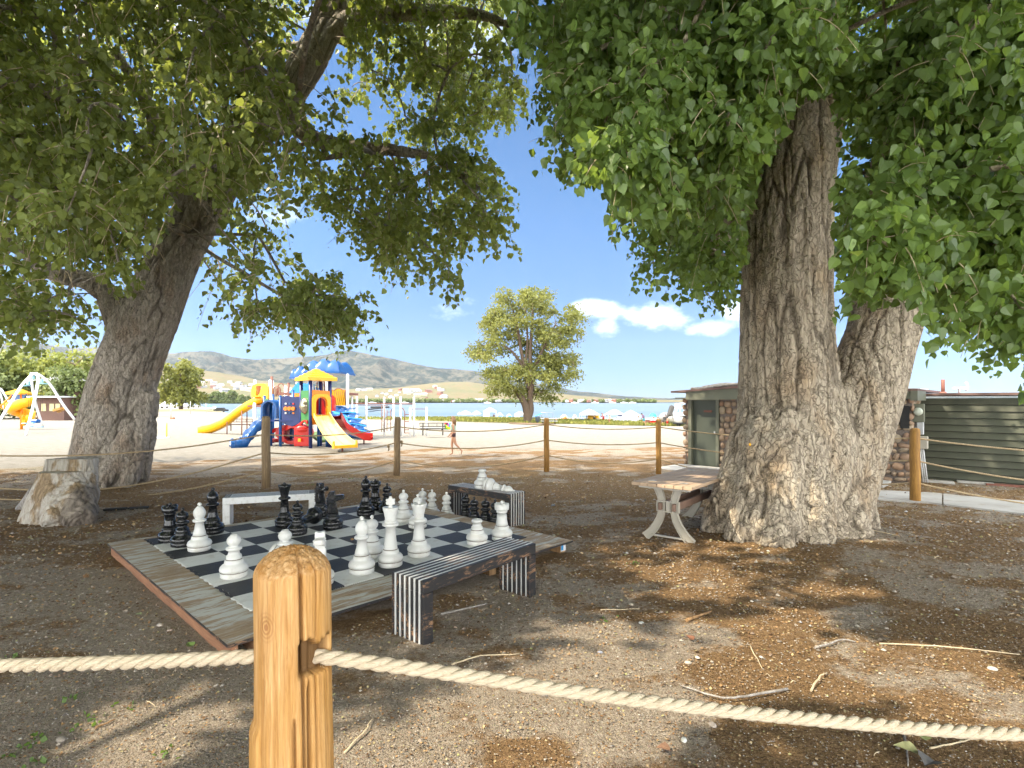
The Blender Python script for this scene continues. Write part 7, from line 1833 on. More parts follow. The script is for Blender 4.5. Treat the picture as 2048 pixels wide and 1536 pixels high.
# ---------------------------------------------------------------- ropes and posts
def rope3(name, P_, r, parent, mat, pitch=.16, sub=10):
    """three twisted strands along a polyline"""
    P_ = [Vector(p) for p in P_]; L = [0]
    for a, b in zip(P_, P_[1:]): L.append(L[-1] + (b - a).length)
    n = max(8, int(L[-1] / pitch * sub)); ss = np.linspace(0, L[-1], n); pts = np.array([[np.interp(s, L, [p[i] for p in P_]) for i in range(3)] for s in ss])
    T = np.gradient(pts, axis=0); T /= np.linalg.norm(T, axis=1, keepdims=True); up = np.array([0, 0, 1.]); A_ = np.cross(T, up); A_ /= np.linalg.norm(A_, axis=1, keepdims=True); B_ = np.cross(A_, T)
    V = []; loops = []; m = 12; base = 0; uv = []
    for k in range(3):
        ph = 2 * math.pi * (ss / pitch + k / 3); c = pts + (A_ * np.cos(ph)[:, None] + B_ * np.sin(ph)[:, None]) * r * .50
        T2 = np.gradient(c, axis=0); T2 /= np.linalg.norm(T2, axis=1, keepdims=True); a2 = np.cross(T2, up); a2 /= np.linalg.norm(a2, axis=1, keepdims=True); b2_ = np.cross(a2, T2)
        an = np.arange(m) / m * 2 * math.pi
        rr = r * .56 * (1 + .05 * np.sin(an[None, :] * 5 + ss[:, None] * 260))
        V.append((c[:, None, :] + (a2[:, None, :] * np.cos(an)[None, :, None] + b2_[:, None, :] * np.sin(an)[None, :, None]) * rr[:, :, None]).reshape(-1, 3))
        i = (np.arange(n - 1) * m)[:, None]; j = np.arange(m)[None, :]; j2 = (j + 1) % m
        loops.append((np.stack([i + j, i + j2, i + m + j2, i + m + j], -1) + base).reshape(-1)); base += n * m
    q = np.concatenate(loops); return mesh_np(name, np.concatenate(V), q, np.full(len(q) // 4, 4), mat, parent)
def near_post():
    Y = 1.36; c = at(588, 0, Y); c.z = 0; t = thing('rope_fence', 'orange round timber post and thick twisted rope crossing the foreground', 'fence', (c.x, c.y, 0))
    Rr = 71.5 / F * Y; ztop = at(0, 1092, Y).z; N_, K_ = 220, 260; zc = at(0, 1312, Y).z
    th = np.linspace(0, 2 * math.pi, N_, endpoint=False); z = np.concatenate([np.linspace(-.15, ztop - .062, K_ - 40), np.full(40, ztop - .062)])
    TH, Z = np.meshgrid(th, z); top = np.zeros_like(Z); capf = np.zeros(K_); capf[-40:] = np.linspace(0.02, 1, 40)
    X, Yy = np.cos(TH), np.sin(TH)   # camera looks at Yy<0 side
    wr = 1 + .018 * fbm(X * 1.2 + 5, Yy * 1.2, Z * 2.2, 3, 3) * 2 + .05 * sstep(1.1, .6, Z) + .022 * np.cos(2 * TH + .6)
    rr = Rr * wr
    # long grain ridges
    rr = rr - .0016 * (1 - np.abs(noise3(X * 14, Yy * 14, Z * 1.4, 8))) ** 3 * 1.0 - .0010 * np.abs(noise3(X * 34, Yy * 34, Z * 3, 9))
    def crack(th0, w_, z0, z1, dp, ws=1.4, sd=0):
        lam = (TH - th0 - .10 * fbm(Z * ws, 0, 0, 3, sd + 2) - 0) ; lam = (lam + math.pi) % (2 * math.pi) - math.pi
        wz = w_ * sstep(z0, z0 + .06, Z) * (1 - sstep(z1 - .04, z1 + .001, Z)) ; return dp * np.exp(-(lam / (wz + 1e-4)) ** 2) * (wz > 1e-3)
    rr = rr - crack(R(-90 + 33), .05, .75, 9, .020, 1.2, 1) - crack(R(-90 - 18), .018, zc + .10, 9, .006, 3, 5) - crack(R(-90 + 58), .03, .5, 9, .012, 2, 7) - crack(R(-90 + 20), .04, -.2, zc - .10, .016, 2, 9) - crack(R(-90 + 46), .05, .2, zc - .02, .02, 1.5, 10) - crack(R(-90 - 45), .012, .3, 1.1, .004, 3, 12)
    # missing chunk right of the crack, just above the rope
    lam = (TH - R(-90 + 62) + math.pi) % (2 * math.pi) - math.pi; jag = .016 * fbm(TH * 6, 0, 0, 3, 6)
    notch = sstep(.62, .50, np.abs(lam)) * sstep(zc - .025, zc - .015, Z) * sstep(zc + .062 + jag, zc + .052 + jag, Z); rr = rr - notch * .030
    lam2 = (TH - R(-90 - 62) + math.pi) % (2 * math.pi) - math.pi; rr = rr + .010 * sstep(.5, .3, np.abs(lam2)) * sstep(zc - .13, zc - .17, Z)
    # domed sawn top
    cf = capf[:, None]; rr = rr * (1 - cf) + 0
    dome = np.where(cf > 0, .062 * np.clip(1 - (1 - cf) ** 2, 0, 1) ** .62, 0) ; rough = .0045 * fbm(X * (1 - cf) * 18, Yy * (1 - cf) * 18, 0, 4, 15) * (cf > .0) * sstep(0, .12, cf)
    front = np.where(cf > 0, -.006 * sstep(.2, .9, -Yy * (1 - cf) + .0 * X) * sstep(.6, .0, np.abs(X + .25)), 0)
    V = np.stack([c.x + X * rr + .010 * (1 - Z), c.y + Yy * rr, Z + dome + rough + front], -1).reshape(-1, 3)
    i = (np.arange(K_ - 1) * N_)[:, None]; j = np.arange(N_)[None, :]; j2 = (j + 1) % N_; q = np.stack([i + j, i + j2, i + N_ + j2, i + N_ + j], -1).reshape(-1)
    g = NG('post_timber'); s3 = (26, 26, 1.7); co = g.co(s3, warp=.02, wscale=5)
    gr = g.noise(co, 1.4, 7, .66, 1.6); fi = g.noise(g.co((190, 190, 7)), 1, 4, .7); bl = g.noise(g.co((5, 5, 2)), 1.2, 4, .55)
    col = g.ramp(gr, [(.28, (.27, .125, .04)), (.42, (.50, .275, .10)), (.55, (.64, .385, .165)), (.75, (.74, .49, .25))])
    col = g.mix(g.rng(bl, .4, .62, 0, .55), col, (.50, .25, .045)); col = g.mix(g.rng(fi, .38, .68, .5, 0), col, (.27, .12, .035))
    kn = g.n('ShaderNodeVectorMath', operation='DISTANCE'); mp = g.n('ShaderNodeMapping'); mp.inputs['Scale'].default_value = (1, .2, .72); g.l(g.tc.outputs['Object'], mp.inputs['Vector']); g.l(mp.outputs[0], kn.inputs[0])
    kz = at(0, 1228, Y).z; kn.inputs[1].default_value = (-(588 - 562) / F * Y, -.016, kz * .72)
    ring = g.math('SINE', g.math('MULTIPLY', g.math('ADD', kn.outputs['Value'], g.math('MULTIPLY', bl, .012)), 900)); km = g.rng(kn.outputs['Value'], .012, .030, 1, 0)
    col = g.mix(g.math('MULTIPLY', km, g.rng(ring, -1, 1, 0, .6)), col, (.24, .10, .03)); col = g.mix(g.rng(kn.outputs['Value'], .003, .007, .8, 0), col, (.30, .13, .05))
    tp = g.attr('top'); tn = g.noise(g.co((1, 1, 1)), 90, 6, .75); tcol = g.ramp(tn, [(.3, (.16, .075, .022)), (.5, (.50, .28, .11)), (.7, (.68, .47, .26))])
    tcol = g.mix(g.rng(g.noise(g.co(), 22, 4), .5, .65, 0, .7), tcol, (.42, .18, .03)); col = g.mix(tp, col, tcol)
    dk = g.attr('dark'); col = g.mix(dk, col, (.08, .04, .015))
    b1 = g.bump(g.math('ADD', gr, g.math('MULTIPLY', fi, .5)), .7, .0035); g.bump(g.math('MULTIPLY', tn, tp), .9, .006, b1); g.fin(col, .7); g.b.inputs['Specular IOR Level'].default_value = .25
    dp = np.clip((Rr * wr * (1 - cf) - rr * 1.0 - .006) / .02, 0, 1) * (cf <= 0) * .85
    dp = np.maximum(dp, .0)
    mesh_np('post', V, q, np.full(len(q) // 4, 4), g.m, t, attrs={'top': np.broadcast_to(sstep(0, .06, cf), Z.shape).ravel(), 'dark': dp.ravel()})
    def rr_(px, py, Yq): return at(px, py, Yq)
    left = crom([rr_(560, 1311, Y + .0), rr_(505, 1313, Y), rr_(350, 1321, Y + .03), rr_(170, 1327, Y + .06), rr_(0, 1331, Y + .1), rr_(-200, 1331, Y + .14), rr_(-600, 1310, Y + .2)], 6)
    right = crom([rr_(590, 1311, Y + .02), rr_(645, 1314, Y - .01), rr_(760, 1328, Y), rr_(900, 1347, Y + .02), rr_(1150, 1384, Y + .06), rr_(1400, 1416, Y + .1), rr_(1650, 1441, Y + .14), rr_(1900, 1462, Y + .18), rr_(2048, 1469, Y + .2), rr_(2300, 1478, Y + .24), rr_(2700, 1478, Y + .3)], 6)
    rope3('rope', left, .0175, t, MT['rope'], .125); rope3('rope', right, .0175, t, MT['rope'], .125)
    # frayed fibres
    fb = []; fr = []
    for P_ in (left, right):
        for _ in range(330):
            k = RNG.integers(0, len(P_) - 1); p = P_[k].lerp(P_[k + 1], float(RNG.random())); d = Vector(rsphere(1)[0]); a = p + d * .016; e = a + d * RNG.uniform(.003, .012) + Vector(rsphere(1)[0]) * .010; fb.append([list(a), list((a + e) / 2 + Vector(rsphere(1)[0]) * .003), list(e)])
    tubes_np('rope_fibres', np.array(fb), np.full((len(fb), 3), .00035), 3, MT['rope'], t)
near_post()
def far_fence():
    t = thing('rope_fence', 'weathered round posts linked by thin sagging ropes around the chess area', 'fence', (0, 11.5, 0))
    PO = [(532, 832, 976, 8.2, 'postgrey', 10.85), (793, 834, 950, 6.4, 'postgrey', 12.75), (1093, 836, 943, 5.3, 'postyel', 13.35), (1317, 838, 948, 5.2, 'postyel', 12.95), (1830, 856, 1004, 9, 'postyel', 9.25)]
    pos = []
    for px, pt, pb, rp_, mk, Y in PO:
        g_ = gp(px, pb); Y = g_.y; top = at(px - (1.5 if px == 793 else 0) + (4 if px == 793 else 0), pt, Y); r_ = rp_ / F * Y
        mb = MB(); P_ = [g_ - Vector((0, 0, .15)), g_.lerp(top, .33) + Vector((.006, 0, 0)), g_.lerp(top, .66) - Vector((.005, 0, 0)), top - Vector((0, 0, .05)), top - Vector((0, 0, .012)), top]
        mb.tube(P_, [r_ * 1.06, r_ * 1.03, r_, r_ * .97, r_ * .85, r_ * .5], 16); mb.build('post', MT[mk], t); pos.append((g_, top, r_, Y, px))
    def span(a, b, sag, n=14, rad=.012, ends=True):
        P_ = [a.lerp(b, i / n) - Vector((0, 0, 4 * sag * (i / n) * (1 - i / n))) for i in range(n + 1)]
        rope3('rope', P_, rad * 1.15, t, MT['rope_far'], .075, 6)
    def on(i, py):
        g_, top, r_, Y, px = pos[i]; return at(px, py, Y)
    H_ = {0: (869, 905, 942), 1: (853, 885, 920), 2: (849, 880, 910), 3: (854, 885, 918), 4: (876, 921, 965)}
    sags = [(.10, .13, .20), (.14, .17, .22), (.08, .08, .14)]
    for i in range(3):
        for k in range(3): span(on(i, H_[i][k]), on(i + 1, H_[i + 1][k]), sags[i][k])
    for k in range(3):
        a = on(3, H_[3][k]); b = on(4, H_[4][k]); span(a, b, (.12, .14, .25)[k], 20)
        e = at(2330, (912, 985, 1035)[k], 8.3); span(b, e, (.07, .09, .09)[k], 14)
    for k, (ymid, yend) in enumerate([(913, 913), (988, 1002), (1001, 1011)]):
        a = on(0, H_[0][k]); b = at(-330, [905, 960, 985][k], 8.7); 
        m_ = at(180, [910, 980, 1000][k], 9.5); P_ = crom([a, a.lerp(m_, .5) - Vector((0, 0, .10 if k else .06)), m_, m_.lerp(b, .5) - Vector((0, 0, .03)), b], 7); rope3('rope', P_, .014, t, MT['rope_far'], .075, 6)
    kn = MB()
    for px, py, Y in ((777, 893, 12.7), (803, 884, 12.7)): kn.ball(at(px, py, Y), .035, 8, 6, 0, (1, 1, 1.2)).tube([at(px, py, Y), at(px + 1, py + 6, Y), at(px - 1, py + 9, Y)], [.02, .018, .01], 6)
    kn.build('rope_knot', MT['rope_far'], t)
far_fence()
# ---------------------------------------------------------------- green building with stone piers
STONE = NG('river_stone'); _v = STONE.attr('rnd'); _n = STONE.noise(STONE.co(), 30, 5, .7)
_c = STONE.ramp(_v, [(0, (.36, .26, .17)), (.3, (.28, .165, .105)), (.5, (.37, .30, .21)), (.7, (.25, .16, .11)), (.85, (.34, .28, .20)), (1, (.31, .20, .13))]); _c = STONE.mix(STONE.rng(_n, .3, .7, 0, .35), _c, (.18, .13, .09)); STONE.bump(_n, .5, .006); STONE.fin(_c, .75)
def stones(name, o_, ux, W_, H_, parent, nrm, seed, end=0):
    """rounded cobbles set on a wall face"""
    rg = np.random.default_rng(seed); V = []; L = []; rn = []; z = .02; base = 0; n, m = 14, 7
    while z < H_ - .03:
        rh = rg.uniform(.11, .21); x = rg.uniform(-.06, .02)
        while x < W_ - .02:
            w_ = rg.uniform(.09, .26) * (1.15 if rh < .14 else 1); w_ = min(w_, W_ - x + .03); hh = rh * rg.uniform(.72, 1.12); c = o_ + ux * (x + w_ / 2) + Vector((0, 0, z + rh / 2 + rg.uniform(-.03, .03))) + nrm * .015
            ro = rg.uniform(-.45, .45); e = rg.uniform(.75, 1)
            for i in range(m + 1):
                tt = math.pi * i / m
                for j in range(n):
                    a = 2 * math.pi * j / n; s_ = math.sin(tt); ca = math.copysign(abs(math.cos(a)) ** .8, math.cos(a)); sa = math.copysign(abs(math.sin(a)) ** .8, math.sin(a))
                    lx = (w_ / 2 - .006) * s_ * ca; lz = (hh / 2 - .005) * s_ * sa; ly = .055 * math.cos(tt); lx, lz = lx * math.cos(ro) - lz * math.sin(ro), lx * math.sin(ro) + lz * math.cos(ro)
                    V.append(c + ux * lx + Vector((0, 0, lz)) + nrm * ly)
            for i in range(m):
                for j in range(n): L += [base + i * n + j, base + i * n + (j + 1) % n, base + (i + 1) * n + (j + 1) % n, base + (i + 1) * n + j]
            rn += [rg.random()] * (n * (m + 1)); base = len(V); x += w_ - .004
        z += rh - .004
    return mesh_np(name, np.array([list(v) for v in V]), L, np.full(len(L) // 4, 4), STONE.m, parent, attrs={'rnd': np.array(rn)})
def shed():
    P0 = Vector((4.73, 14.7, 0)); P1 = Vector((8.28, 11.3, 0)); ux = (P1 - P0); W_ = ux.length; ux.normalize(); nb = Vector((-ux.y, ux.x, 0)); nf = -nb      # nb points back
    if nb.y < 0: nb, nf = nf, nb
    t = thing('park_building', 'low dark green building with round-stone piers and two doors behind the pale cottonwood', 'building', tuple(P0))
    def w(u, d, z): return P0 + ux * u + nb * d + Vector((0, 0, z))
    Ht = 1.86; frame = Matrix((ux, nb, Vector((0, 0, 1)))).transposed()
    def bx(u0, u1, d0, d1, z0, z1, m, name, bev=0): return MB().box(w((u0 + u1) / 2, (d0 + d1) / 2, (z0 + z1) / 2), (u1 - u0, d1 - d0, z1 - z0), 0, frame, bev).build(name, m, t)
    # front: stone edge, frame, door, stone pier, frame, door, frame, stone corner
    bx(-.08, .02, .06, 3.2, -.1, Ht, MT['mortar'], 'left_wall'); stones('cobbles', w(-.15, .10, -.02) , ux, .19, Ht - .1, t, nf, 1)
    for u0, u1 in ((.03, .12), (.785, .865)): bx(u0, u1, -.02, .12, -.05, Ht - .02, MT['olive'], 'door_frame', .004)
    bx(.12, .785, -.02, .12, Ht - .12, Ht - .02, MT['olive'], 'lintel'); dr_ = bx(.12, .785, .10, .14, -.05, Ht - .12, MT['olive_d'], 'door')
    pl = MB(); pl.box(w(.53, .09, 1.45), (.22, .02, .05), 0, frame); pl.build('door_plate', MT['rust'], dr_); MB().box(w(.72, .08, .89), (.04, .04, .08), 0, frame).build('door_handle', MT['steel'], dr_)
    bx(.865, 3.1, .05, .2, -.05, Ht, MT['mortar'], 'stone_pier'); stones('cobbles', w(.875, .05, -.02), ux, 2.2, Ht, t, nf, 2)
    bx(3.1, 4.25, .10, .16, -.05, Ht, MT['olive_d'], 'door'); bx(4.25, 4.36, -.02, .14, -.05, Ht - .05, MT['olive'], 'door_frame', .004); bx(3.0, 3.12, -.02, .14, -.05, Ht - .05, MT['olive'], 'door_frame', .004)
    bx(4.36, W_, .04, .3, -.05, Ht - .12, MT['mortar'], 'corner_pier'); stones('cobbles', w(4.38, .05, .0), ux, W_ - 4.36, Ht - .16, t, nf, 3)
    bx(W_ - .2, W_ - .03, .08, 1.1, -.05, Ht - .12, MT['mortar'], 'end_wall'); stones('cobbles', w(W_ - .03, .06, 0), nb, 1.0, Ht - .16, t, ux, 4)
    # siding wall set back on the right
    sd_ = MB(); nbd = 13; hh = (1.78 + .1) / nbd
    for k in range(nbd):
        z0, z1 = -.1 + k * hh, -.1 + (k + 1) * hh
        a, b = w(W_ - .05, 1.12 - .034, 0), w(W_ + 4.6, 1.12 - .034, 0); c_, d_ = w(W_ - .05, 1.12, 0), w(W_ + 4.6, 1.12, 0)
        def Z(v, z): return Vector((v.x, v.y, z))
        sd_.add([Z(a, z0 + .012), Z(b, z0 + .012), Z(d_, z1), Z(c_, z1)], [(0, 1, 2, 3)]); sd_.add([Z(c_, z0), Z(d_, z0), Z(b, z0 + .012), Z(a, z0 + .012)], [(0, 1, 2, 3)], 1)  # lap undersides coloured near black, a painted shadow line under each board
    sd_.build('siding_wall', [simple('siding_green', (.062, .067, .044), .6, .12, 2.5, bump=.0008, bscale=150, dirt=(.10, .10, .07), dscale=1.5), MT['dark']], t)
    bx(W_ - .05, W_ + 4.6, 1.13, 3.2, -.1, 1.78, MT['olive_d'], 'rear_block'); bx(.12, W_ - .2, .3, 3.2, -.1, 1.84, MT['olive_d'], 'rear_block')
    # roof: soffit, fascia, sheets with a low ridge
    rf = MB()
    def roofz(u): return 1.97 + .15 * max(0, 1 - abs(u - 1.9) / 2.6)
    us = np.linspace(-.34, W_ + .14, 14); rows = []
    for d in (-.28, 3.4): rows.append([w(u, d, roofz(u)) for u in us])
    lo = [[p - Vector((0, 0, .045)) for p in r] for r in rows]
    rf.grid([lo[0], rows[0], rows[1], lo[1], lo[0]], sm=False)
    for i in (0, -1): rf.add([rows[0][i], rows[1][i], lo[1][i], lo[0][i]], [(0, 1, 2, 3)])
    rf.build('roof', MT['roofred'], t)
    fs = MB(); r1 = [w(u, -.24, roofz(u) - .05) for u in us[1:]]; r2 = [w(u, -.24, Ht - .10) for u in us[1:]]; r3 = [w(u, -.19, Ht - .10) for u in us[1:]]; r4 = [w(u, -.19, roofz(u) - .05) for u in us[1:]]; fs.grid([r1, r2, r3, r4, r1], sm=False); fs.build('fascia', MT['olive'], t)
    MB().box(w((W_ - .3) / 2, -.06, Ht - .06), (W_ + .2, .3, .03), 0, frame).build('soffit', MT['olive'], t)
    bx(W_ + .02, W_ + .14, -.28, .9, Ht - .13, 1.93, MT['olive'], 'end_fascia')
    fl = MB(); fl.box(w(W_ + .08, .35, 1.975), (.20, 1.2, .02), 0, frame @ Matrix.Rotation(R(2), 3, 'Y')); fl.build('flashing', MT['galv'], t)
    MB().box(w(W_ + 2.3, 2.2, 1.865), (4.9, 2.5, .05), 0, frame).build('roof', MT['roofred'], t)
    pc = at(1886, 0, 13.2); MB().tube([(pc.x, pc.y, 1.85), (pc.x, pc.y, at(0, 759, 13.2).z)], .04, 8).lathe([(.1, 0), (.05, .05)], 10, 0, (pc.x, pc.y, 1.9)).build('vent_pipe', MT['rust'], t)
    vt = MB(); q = at(1931, 773, 13.2)
    vt.tube([q + Vector((.0 + .05 * math.cos(a), 0, .0 + .1 * math.sin(a))) for a in [R(-80 + 20 * k) for k in range(9)]], .022, 6); vt.box(at(1913, 776, 13.2), (.11, .1, .045)).box(at(1924, 776, 13.2), (.11, .1, .045)).tube([at(1918, 778, 13.2), at(1918, 786, 13.2)], .02, 6); vt.tube([at(1924, 776, 13.2), at(1931, 779, 13.2)], .015, 6); vt.build('roof_antenna', MT['galv'], t)
    # electric gear on the corner
    bx(W_ - .19, W_ - .03, -.02, .05, 1.15, 1.62, MT['dark'], 'meter_board')
    mt = MB(); mt.lathe([(0, 0), (.085, 0), (.085, .04), (.07, .09), (0, .10)], 18, 0, w(W_ + .10, .12, 1.50), frame @ Matrix.Rotation(R(90), 3, 'X')); mt.build('electric_meter', simple('meter_glass', (.45, .48, .40), .2), t)
    bx(W_ - .02, W_ + .20, .13, .24, 1.28, 1.66, MT['olive'], 'meter_box', .01); bx(W_ + .07, W_ + .19, .12, .22, 1.02, 1.28, MT['steel'], 'switch_box', .01); bx(W_ - .0, W_ + .24, .25, .40, .72, .98, MT['taupe'], 'junction_box', .01)
    for k in range(3): MB().tube([w(W_ + .10 + .03 * k, .3, .75), w(W_ + .16 + .035 * k, .34, .02)], .013, 6).build('conduit', MT['galv'], t)
    MB().tube([w(W_ + .05, .18, 1.0), w(W_ + .05, .18, 1.3)], .018, 6).build('conduit', MT['steel'], t)
    # concrete step, branch on the roof
    s_ = MB().box(w(3.75, -.62, .02), (1.7, .85, .10), 0, frame @ Matrix.Rotation(R(1), 3, 'Y'), .01).build('concrete_slab', MT['concrete']); tag(s_, 'tilted concrete slab in front of the right-hand door', 'slab')
    s_ = MB().box(w(.45, -.75, .0), (1.3, 1.3, .05), 0, frame, .01).build('concrete_slab', MT['concrete']); tag(s_, 'flat concrete doorstep slab in front of the left-hand door', 'slab')
    b_ = MB(); P_ = [w(.05, .1, roofz(0) + .05), w(.4, .15, roofz(.4) + .045), w(.75, .1, roofz(.75) + .06), w(1.1, .2, roofz(1.1) + .07), w(1.5, .25, roofz(1.5) + .05)]; b_.tube(crom(P_, 4), [.03] * 4 + [.06] * 4 + [.07] * 4 + [.05] * 4 + [.02], 7); b_.tube([w(.2, .0, 2.03), w(.9, .05, 2.12), w(1.3, .1, 2.16)], [.02, .035, .015], 6); o = b_.build('driftwood', MT['greywood']); tag(o, 'dead grey branch lying on the low building roof', 'branch')
    bd = MB(); a = w(1.95, -.05, .02) + nf * .35; bd.beam(w(1.36, -.30, -.02), w(1.62, -.02, .95), .16, .03, up=(0, -1, 0)); o = bd.build('loose_board', MT['greywood']); tag(o, 'grey board leaning on the stone pier beside the pale trunk', 'board')
shed()
def path():
    pts = [(1640, 975, 993), (1760, 983, 1001), (1860, 988, 1008), (1960, 998, 1020), (2060, 1006, 1032), (2200, 1020, 1055)]
    for i in range(3):
        pass
    segs = [(1600, 1884), (1887, 2230)]
    for a, b in segs:
        rows_t, rows_b = [], []
        for x in np.linspace(a, b, 12):
            xs = [p[0] for p in pts]; T_ = gp(x, np.interp(x, xs, [p[1] for p in pts])); B_ = gp(x, np.interp(x, xs, [p[2] for p in pts])); rows_t.append(Vector((T_.x, T_.y, T_.z + .03))); rows_b.append(Vector((B_.x, B_.y, B_.z + .03)))
        lowt = [p - Vector((0, 0, .12)) for p in rows_t]; lowb = [p - Vector((0, 0, .12)) for p in rows_b]
        mb = MB(); mb.grid([lowb, rows_b, rows_t, lowt], sm=False); o = mb.build('path', MT['concrete']); tag(o, kind='structure')
path()
for i, (px, py, L_, W_, m) in enumerate([(1875, 965, .55, .25, MT['concrete']), (1950, 967, .6, .2, MT['concrete']), (2020, 973, .75, .16, MT['rust'])]):
    g_ = gp(px, py); o = MB().box(g_ + Vector((0, 0, .015)), (L_, W_, .05), 0, Matrix.Rotation(-.6, 3, 'Z'), .01).build('paving_stone', m); tag(o, ['grey paving stone in the litter at the building corner', 'grey paving stone half buried along the siding wall', 'red paving strip at the foot of the siding wall near the right edge'][i], 'paving')
# ---------------------------------------------------------------- ground litter
def litter():
    n = 110000; v = RNG.random(n) ** .5; y = 1.2 + 11.5 * RNG.random(n) ** 1.7; x = (RNG.random(n) * 2 - 1) * (y * 1.0 + .4)
    inpl = ((x - PN.x) * PU.x + (y - PN.y) * PU.y > -.02) & ((x - PN.x) * PU.x + (y - PN.y) * PU.y < PS) & ((x - PN.x) * PV.x + (y - PN.y) * PV.y > -.02) & ((x - PN.x) * PV.x + (y - PN.y) * PV.y < PS)
    x, y = x[~inpl], y[~inpl]; n = len(x); P = np.stack([x, y, H(x, y) + .001], -1)
    # small stones
    m = n // 2; T = np.array([[1, 0, 0], [.3, .9, .1], [-.8, .5, 0], [-.7, -.6, .1], [.4, -.9, 0], [.05, .05, .75], [-.3, .1, .7]]); fs = [[0, 1, 5], [1, 2, 6, 5], [2, 3, 6], [3, 4, 5, 6], [4, 0, 5]]
    S = RNG.uniform(.0025, .0075, m) * np.clip(P[:m, 1] / 3.5, .8, 2) * np.where(RNG.random(m) < .03, 2.3, 1); a = RNG.random(m) * 6.28; ca, sa = np.cos(a), np.sin(a); st = RNG.uniform(.6, 1.3, m)
    X = (T[None, :, 0] * st[:, None] * ca[:, None] - T[None, :, 1] * sa[:, None]) * S[:, None]; Y = (T[None, :, 0] * st[:, None] * sa[:, None] + T[None, :, 1] * ca[:, None]) * S[:, None]; Z = T[None, :, 2] * S[:, None] * .8 - .001
    V = P[:m, None, :] + np.stack([X, Y, Z + .006], -1); lo = np.concatenate([np.array(f) for f in fs]); cn = np.array([len(f) for f in fs]); L = (np.arange(m) * 7)[:, None] + lo
    g = NG('pebbles'); col = g.ramp(g.attr('rnd'), [(0, (.10, .085, .07)), (.3, (.24, .20, .155)), (.6, (.34, .30, .25)), (.8, (.21, .14, .09)), (.93, (.36, .33, .28)), (.99, (.50, .47, .42)), (1, (.16, .20, .26))]); g.fin(col, .8)
    o = mesh_np('gravel', V.reshape(-1, 3), L.reshape(-1), np.tile(cn, m), g.m, smooth=False, attrs={'rnd': np.repeat(RNG.random(m), 7)}); tag(o, 'fine grit and small pebbles scattered over the dirt', 'gravel', kind='stuff')
    # bark crumbs, catkin fluff and dead leaf bits
    Q = P[m:]; k = len(Q); D = rsphere(k); D[:, 2] *= .25; g = NG('leaf_litter'); col = g.ramp(g.attr('rnd'), [(0, (.07, .035, .015)), (.4, (.20, .11, .045)), (.7, (.33, .20, .09)), (.9, (.42, .32, .18)), (1, (.30, .30, .12))]); g.fin(col, .9)
    N_ = rsphere(k) * .4; N_[:, 2] = 1
    Q = Q + [0, 0, .006]
    o = leaves_np('leaf_litter', Q, D, N_, RNG.uniform(.006, .019, k) * np.clip(Q[:, 1] / 3.0, .9, 2.4), RNG.random(k), g.m, None, LEAF_C); tag(o, 'brown crumbs of bark and dead leaves strewn over the dirt', 'leaf litter', kind='stuff')
litter()
def stick(pts, r, label, m='twig', wig=.012):
    P_ = [gp(a, b) + Vector((0, 0, r * 1.1 + .004 + (.01 if 0 < i < len(pts) - 1 else 0))) for i, (a, b) in enumerate(pts)]
    Q = crom(P_, 5); Q = [q + Vector((random.uniform(-1, 1), random.uniform(-1, 1), 0)) * wig * .4 for q in Q]
    o = MB().tube(Q, list(np.linspace(r, r * .5, len(Q))), 6).build('twig', MT[m]); tag(o, label, 'twig', 'dead twigs on the dirt')
stick([(1575, 1381), (1490, 1400), (1440, 1402), (1360, 1374)], .008, 'long curved grey twig just above the thick rope on the right', 'greywood')
stick([(1373, 1245), (1420, 1228)], .014, 'short thick twig on the dirt right of the striped bench', 'rotwood')
stick([(1630, 1300), (1682, 1286), (1710, 1287)], .008, 'pale twig in the brown litter below the pale cottonwood', 'greywood')
stick([(1622, 1386), (1640, 1360), (1655, 1349)], .007, 'short steep twig left of the sunlit patch on the right', 'twig')
stick([(1760, 1290), (1900, 1300), (2040, 1312)], .006, 'long thin twig running right towards the frame edge', 'twig')
stick([(880, 1232), (935, 1222), (975, 1210)], .009, 'pale split stick under the near striped bench', 'greywood')
stick([(905, 1332), (960, 1318), (1040, 1311)], .006, 'thin bent twig behind the rope below the striped bench', 'twig')
stick([(1060, 1051), (1070, 1044), (1095, 1042)], .008, 'forked white twig beside the far striped bench', 'greywood')
stick([(690, 1510), (730, 1468), (745, 1440)], .006, 'thin twig at the foot of the big post', 'twig')
stick([(190, 1460), (230, 1443)], .006, 'short twig near the lower left corner', 'rotwood')
stick([(1200, 1222), (1280, 1220)], .005, 'straight thin twig in the middle of the dirt', 'twig')
stick([(1500, 1295), (1525, 1340)], .005, 'thin upright-looking twig in the litter right of centre', 'twig')
stick([(1690, 1060), (1730, 1062), (1790, 1071)], .006, 'thin twig in the litter right of the flared trunk base', 'twig')
stick([(1810, 1475), (1818, 1536)], .006, 'grey twig standing up to the thick rope near the dry leaves', 'greywood')
stick([(1860, 1500), (1920, 1492), (1960, 1480)], .005, 'bent twig behind the dry leaves by the lower right corner', 'twig')
rgt = np.random.default_rng(21)
for k in range(24):
    px, py = rgt.uniform(20, 2030), rgt.uniform(1110, 1530)
    if 200 < px < 1100 and py < 1310 or 480 < px < 690: continue
    a = rgt.uniform(0, 3.14); L_ = rgt.uniform(12, 42); stick([(px, py), (px + L_ * math.cos(a) * .5, py + L_ * math.sin(a) * .16 + rgt.uniform(-4, 4)), (px + L_ * math.cos(a), py + L_ * math.sin(a) * .4)], rgt.uniform(.0018, .0035), ['small tan twig lying loose on the foreground dirt', 'small grey twig lying loose on the foreground dirt'][k % 2], ['twig', 'greywood'][k % 2], .006)
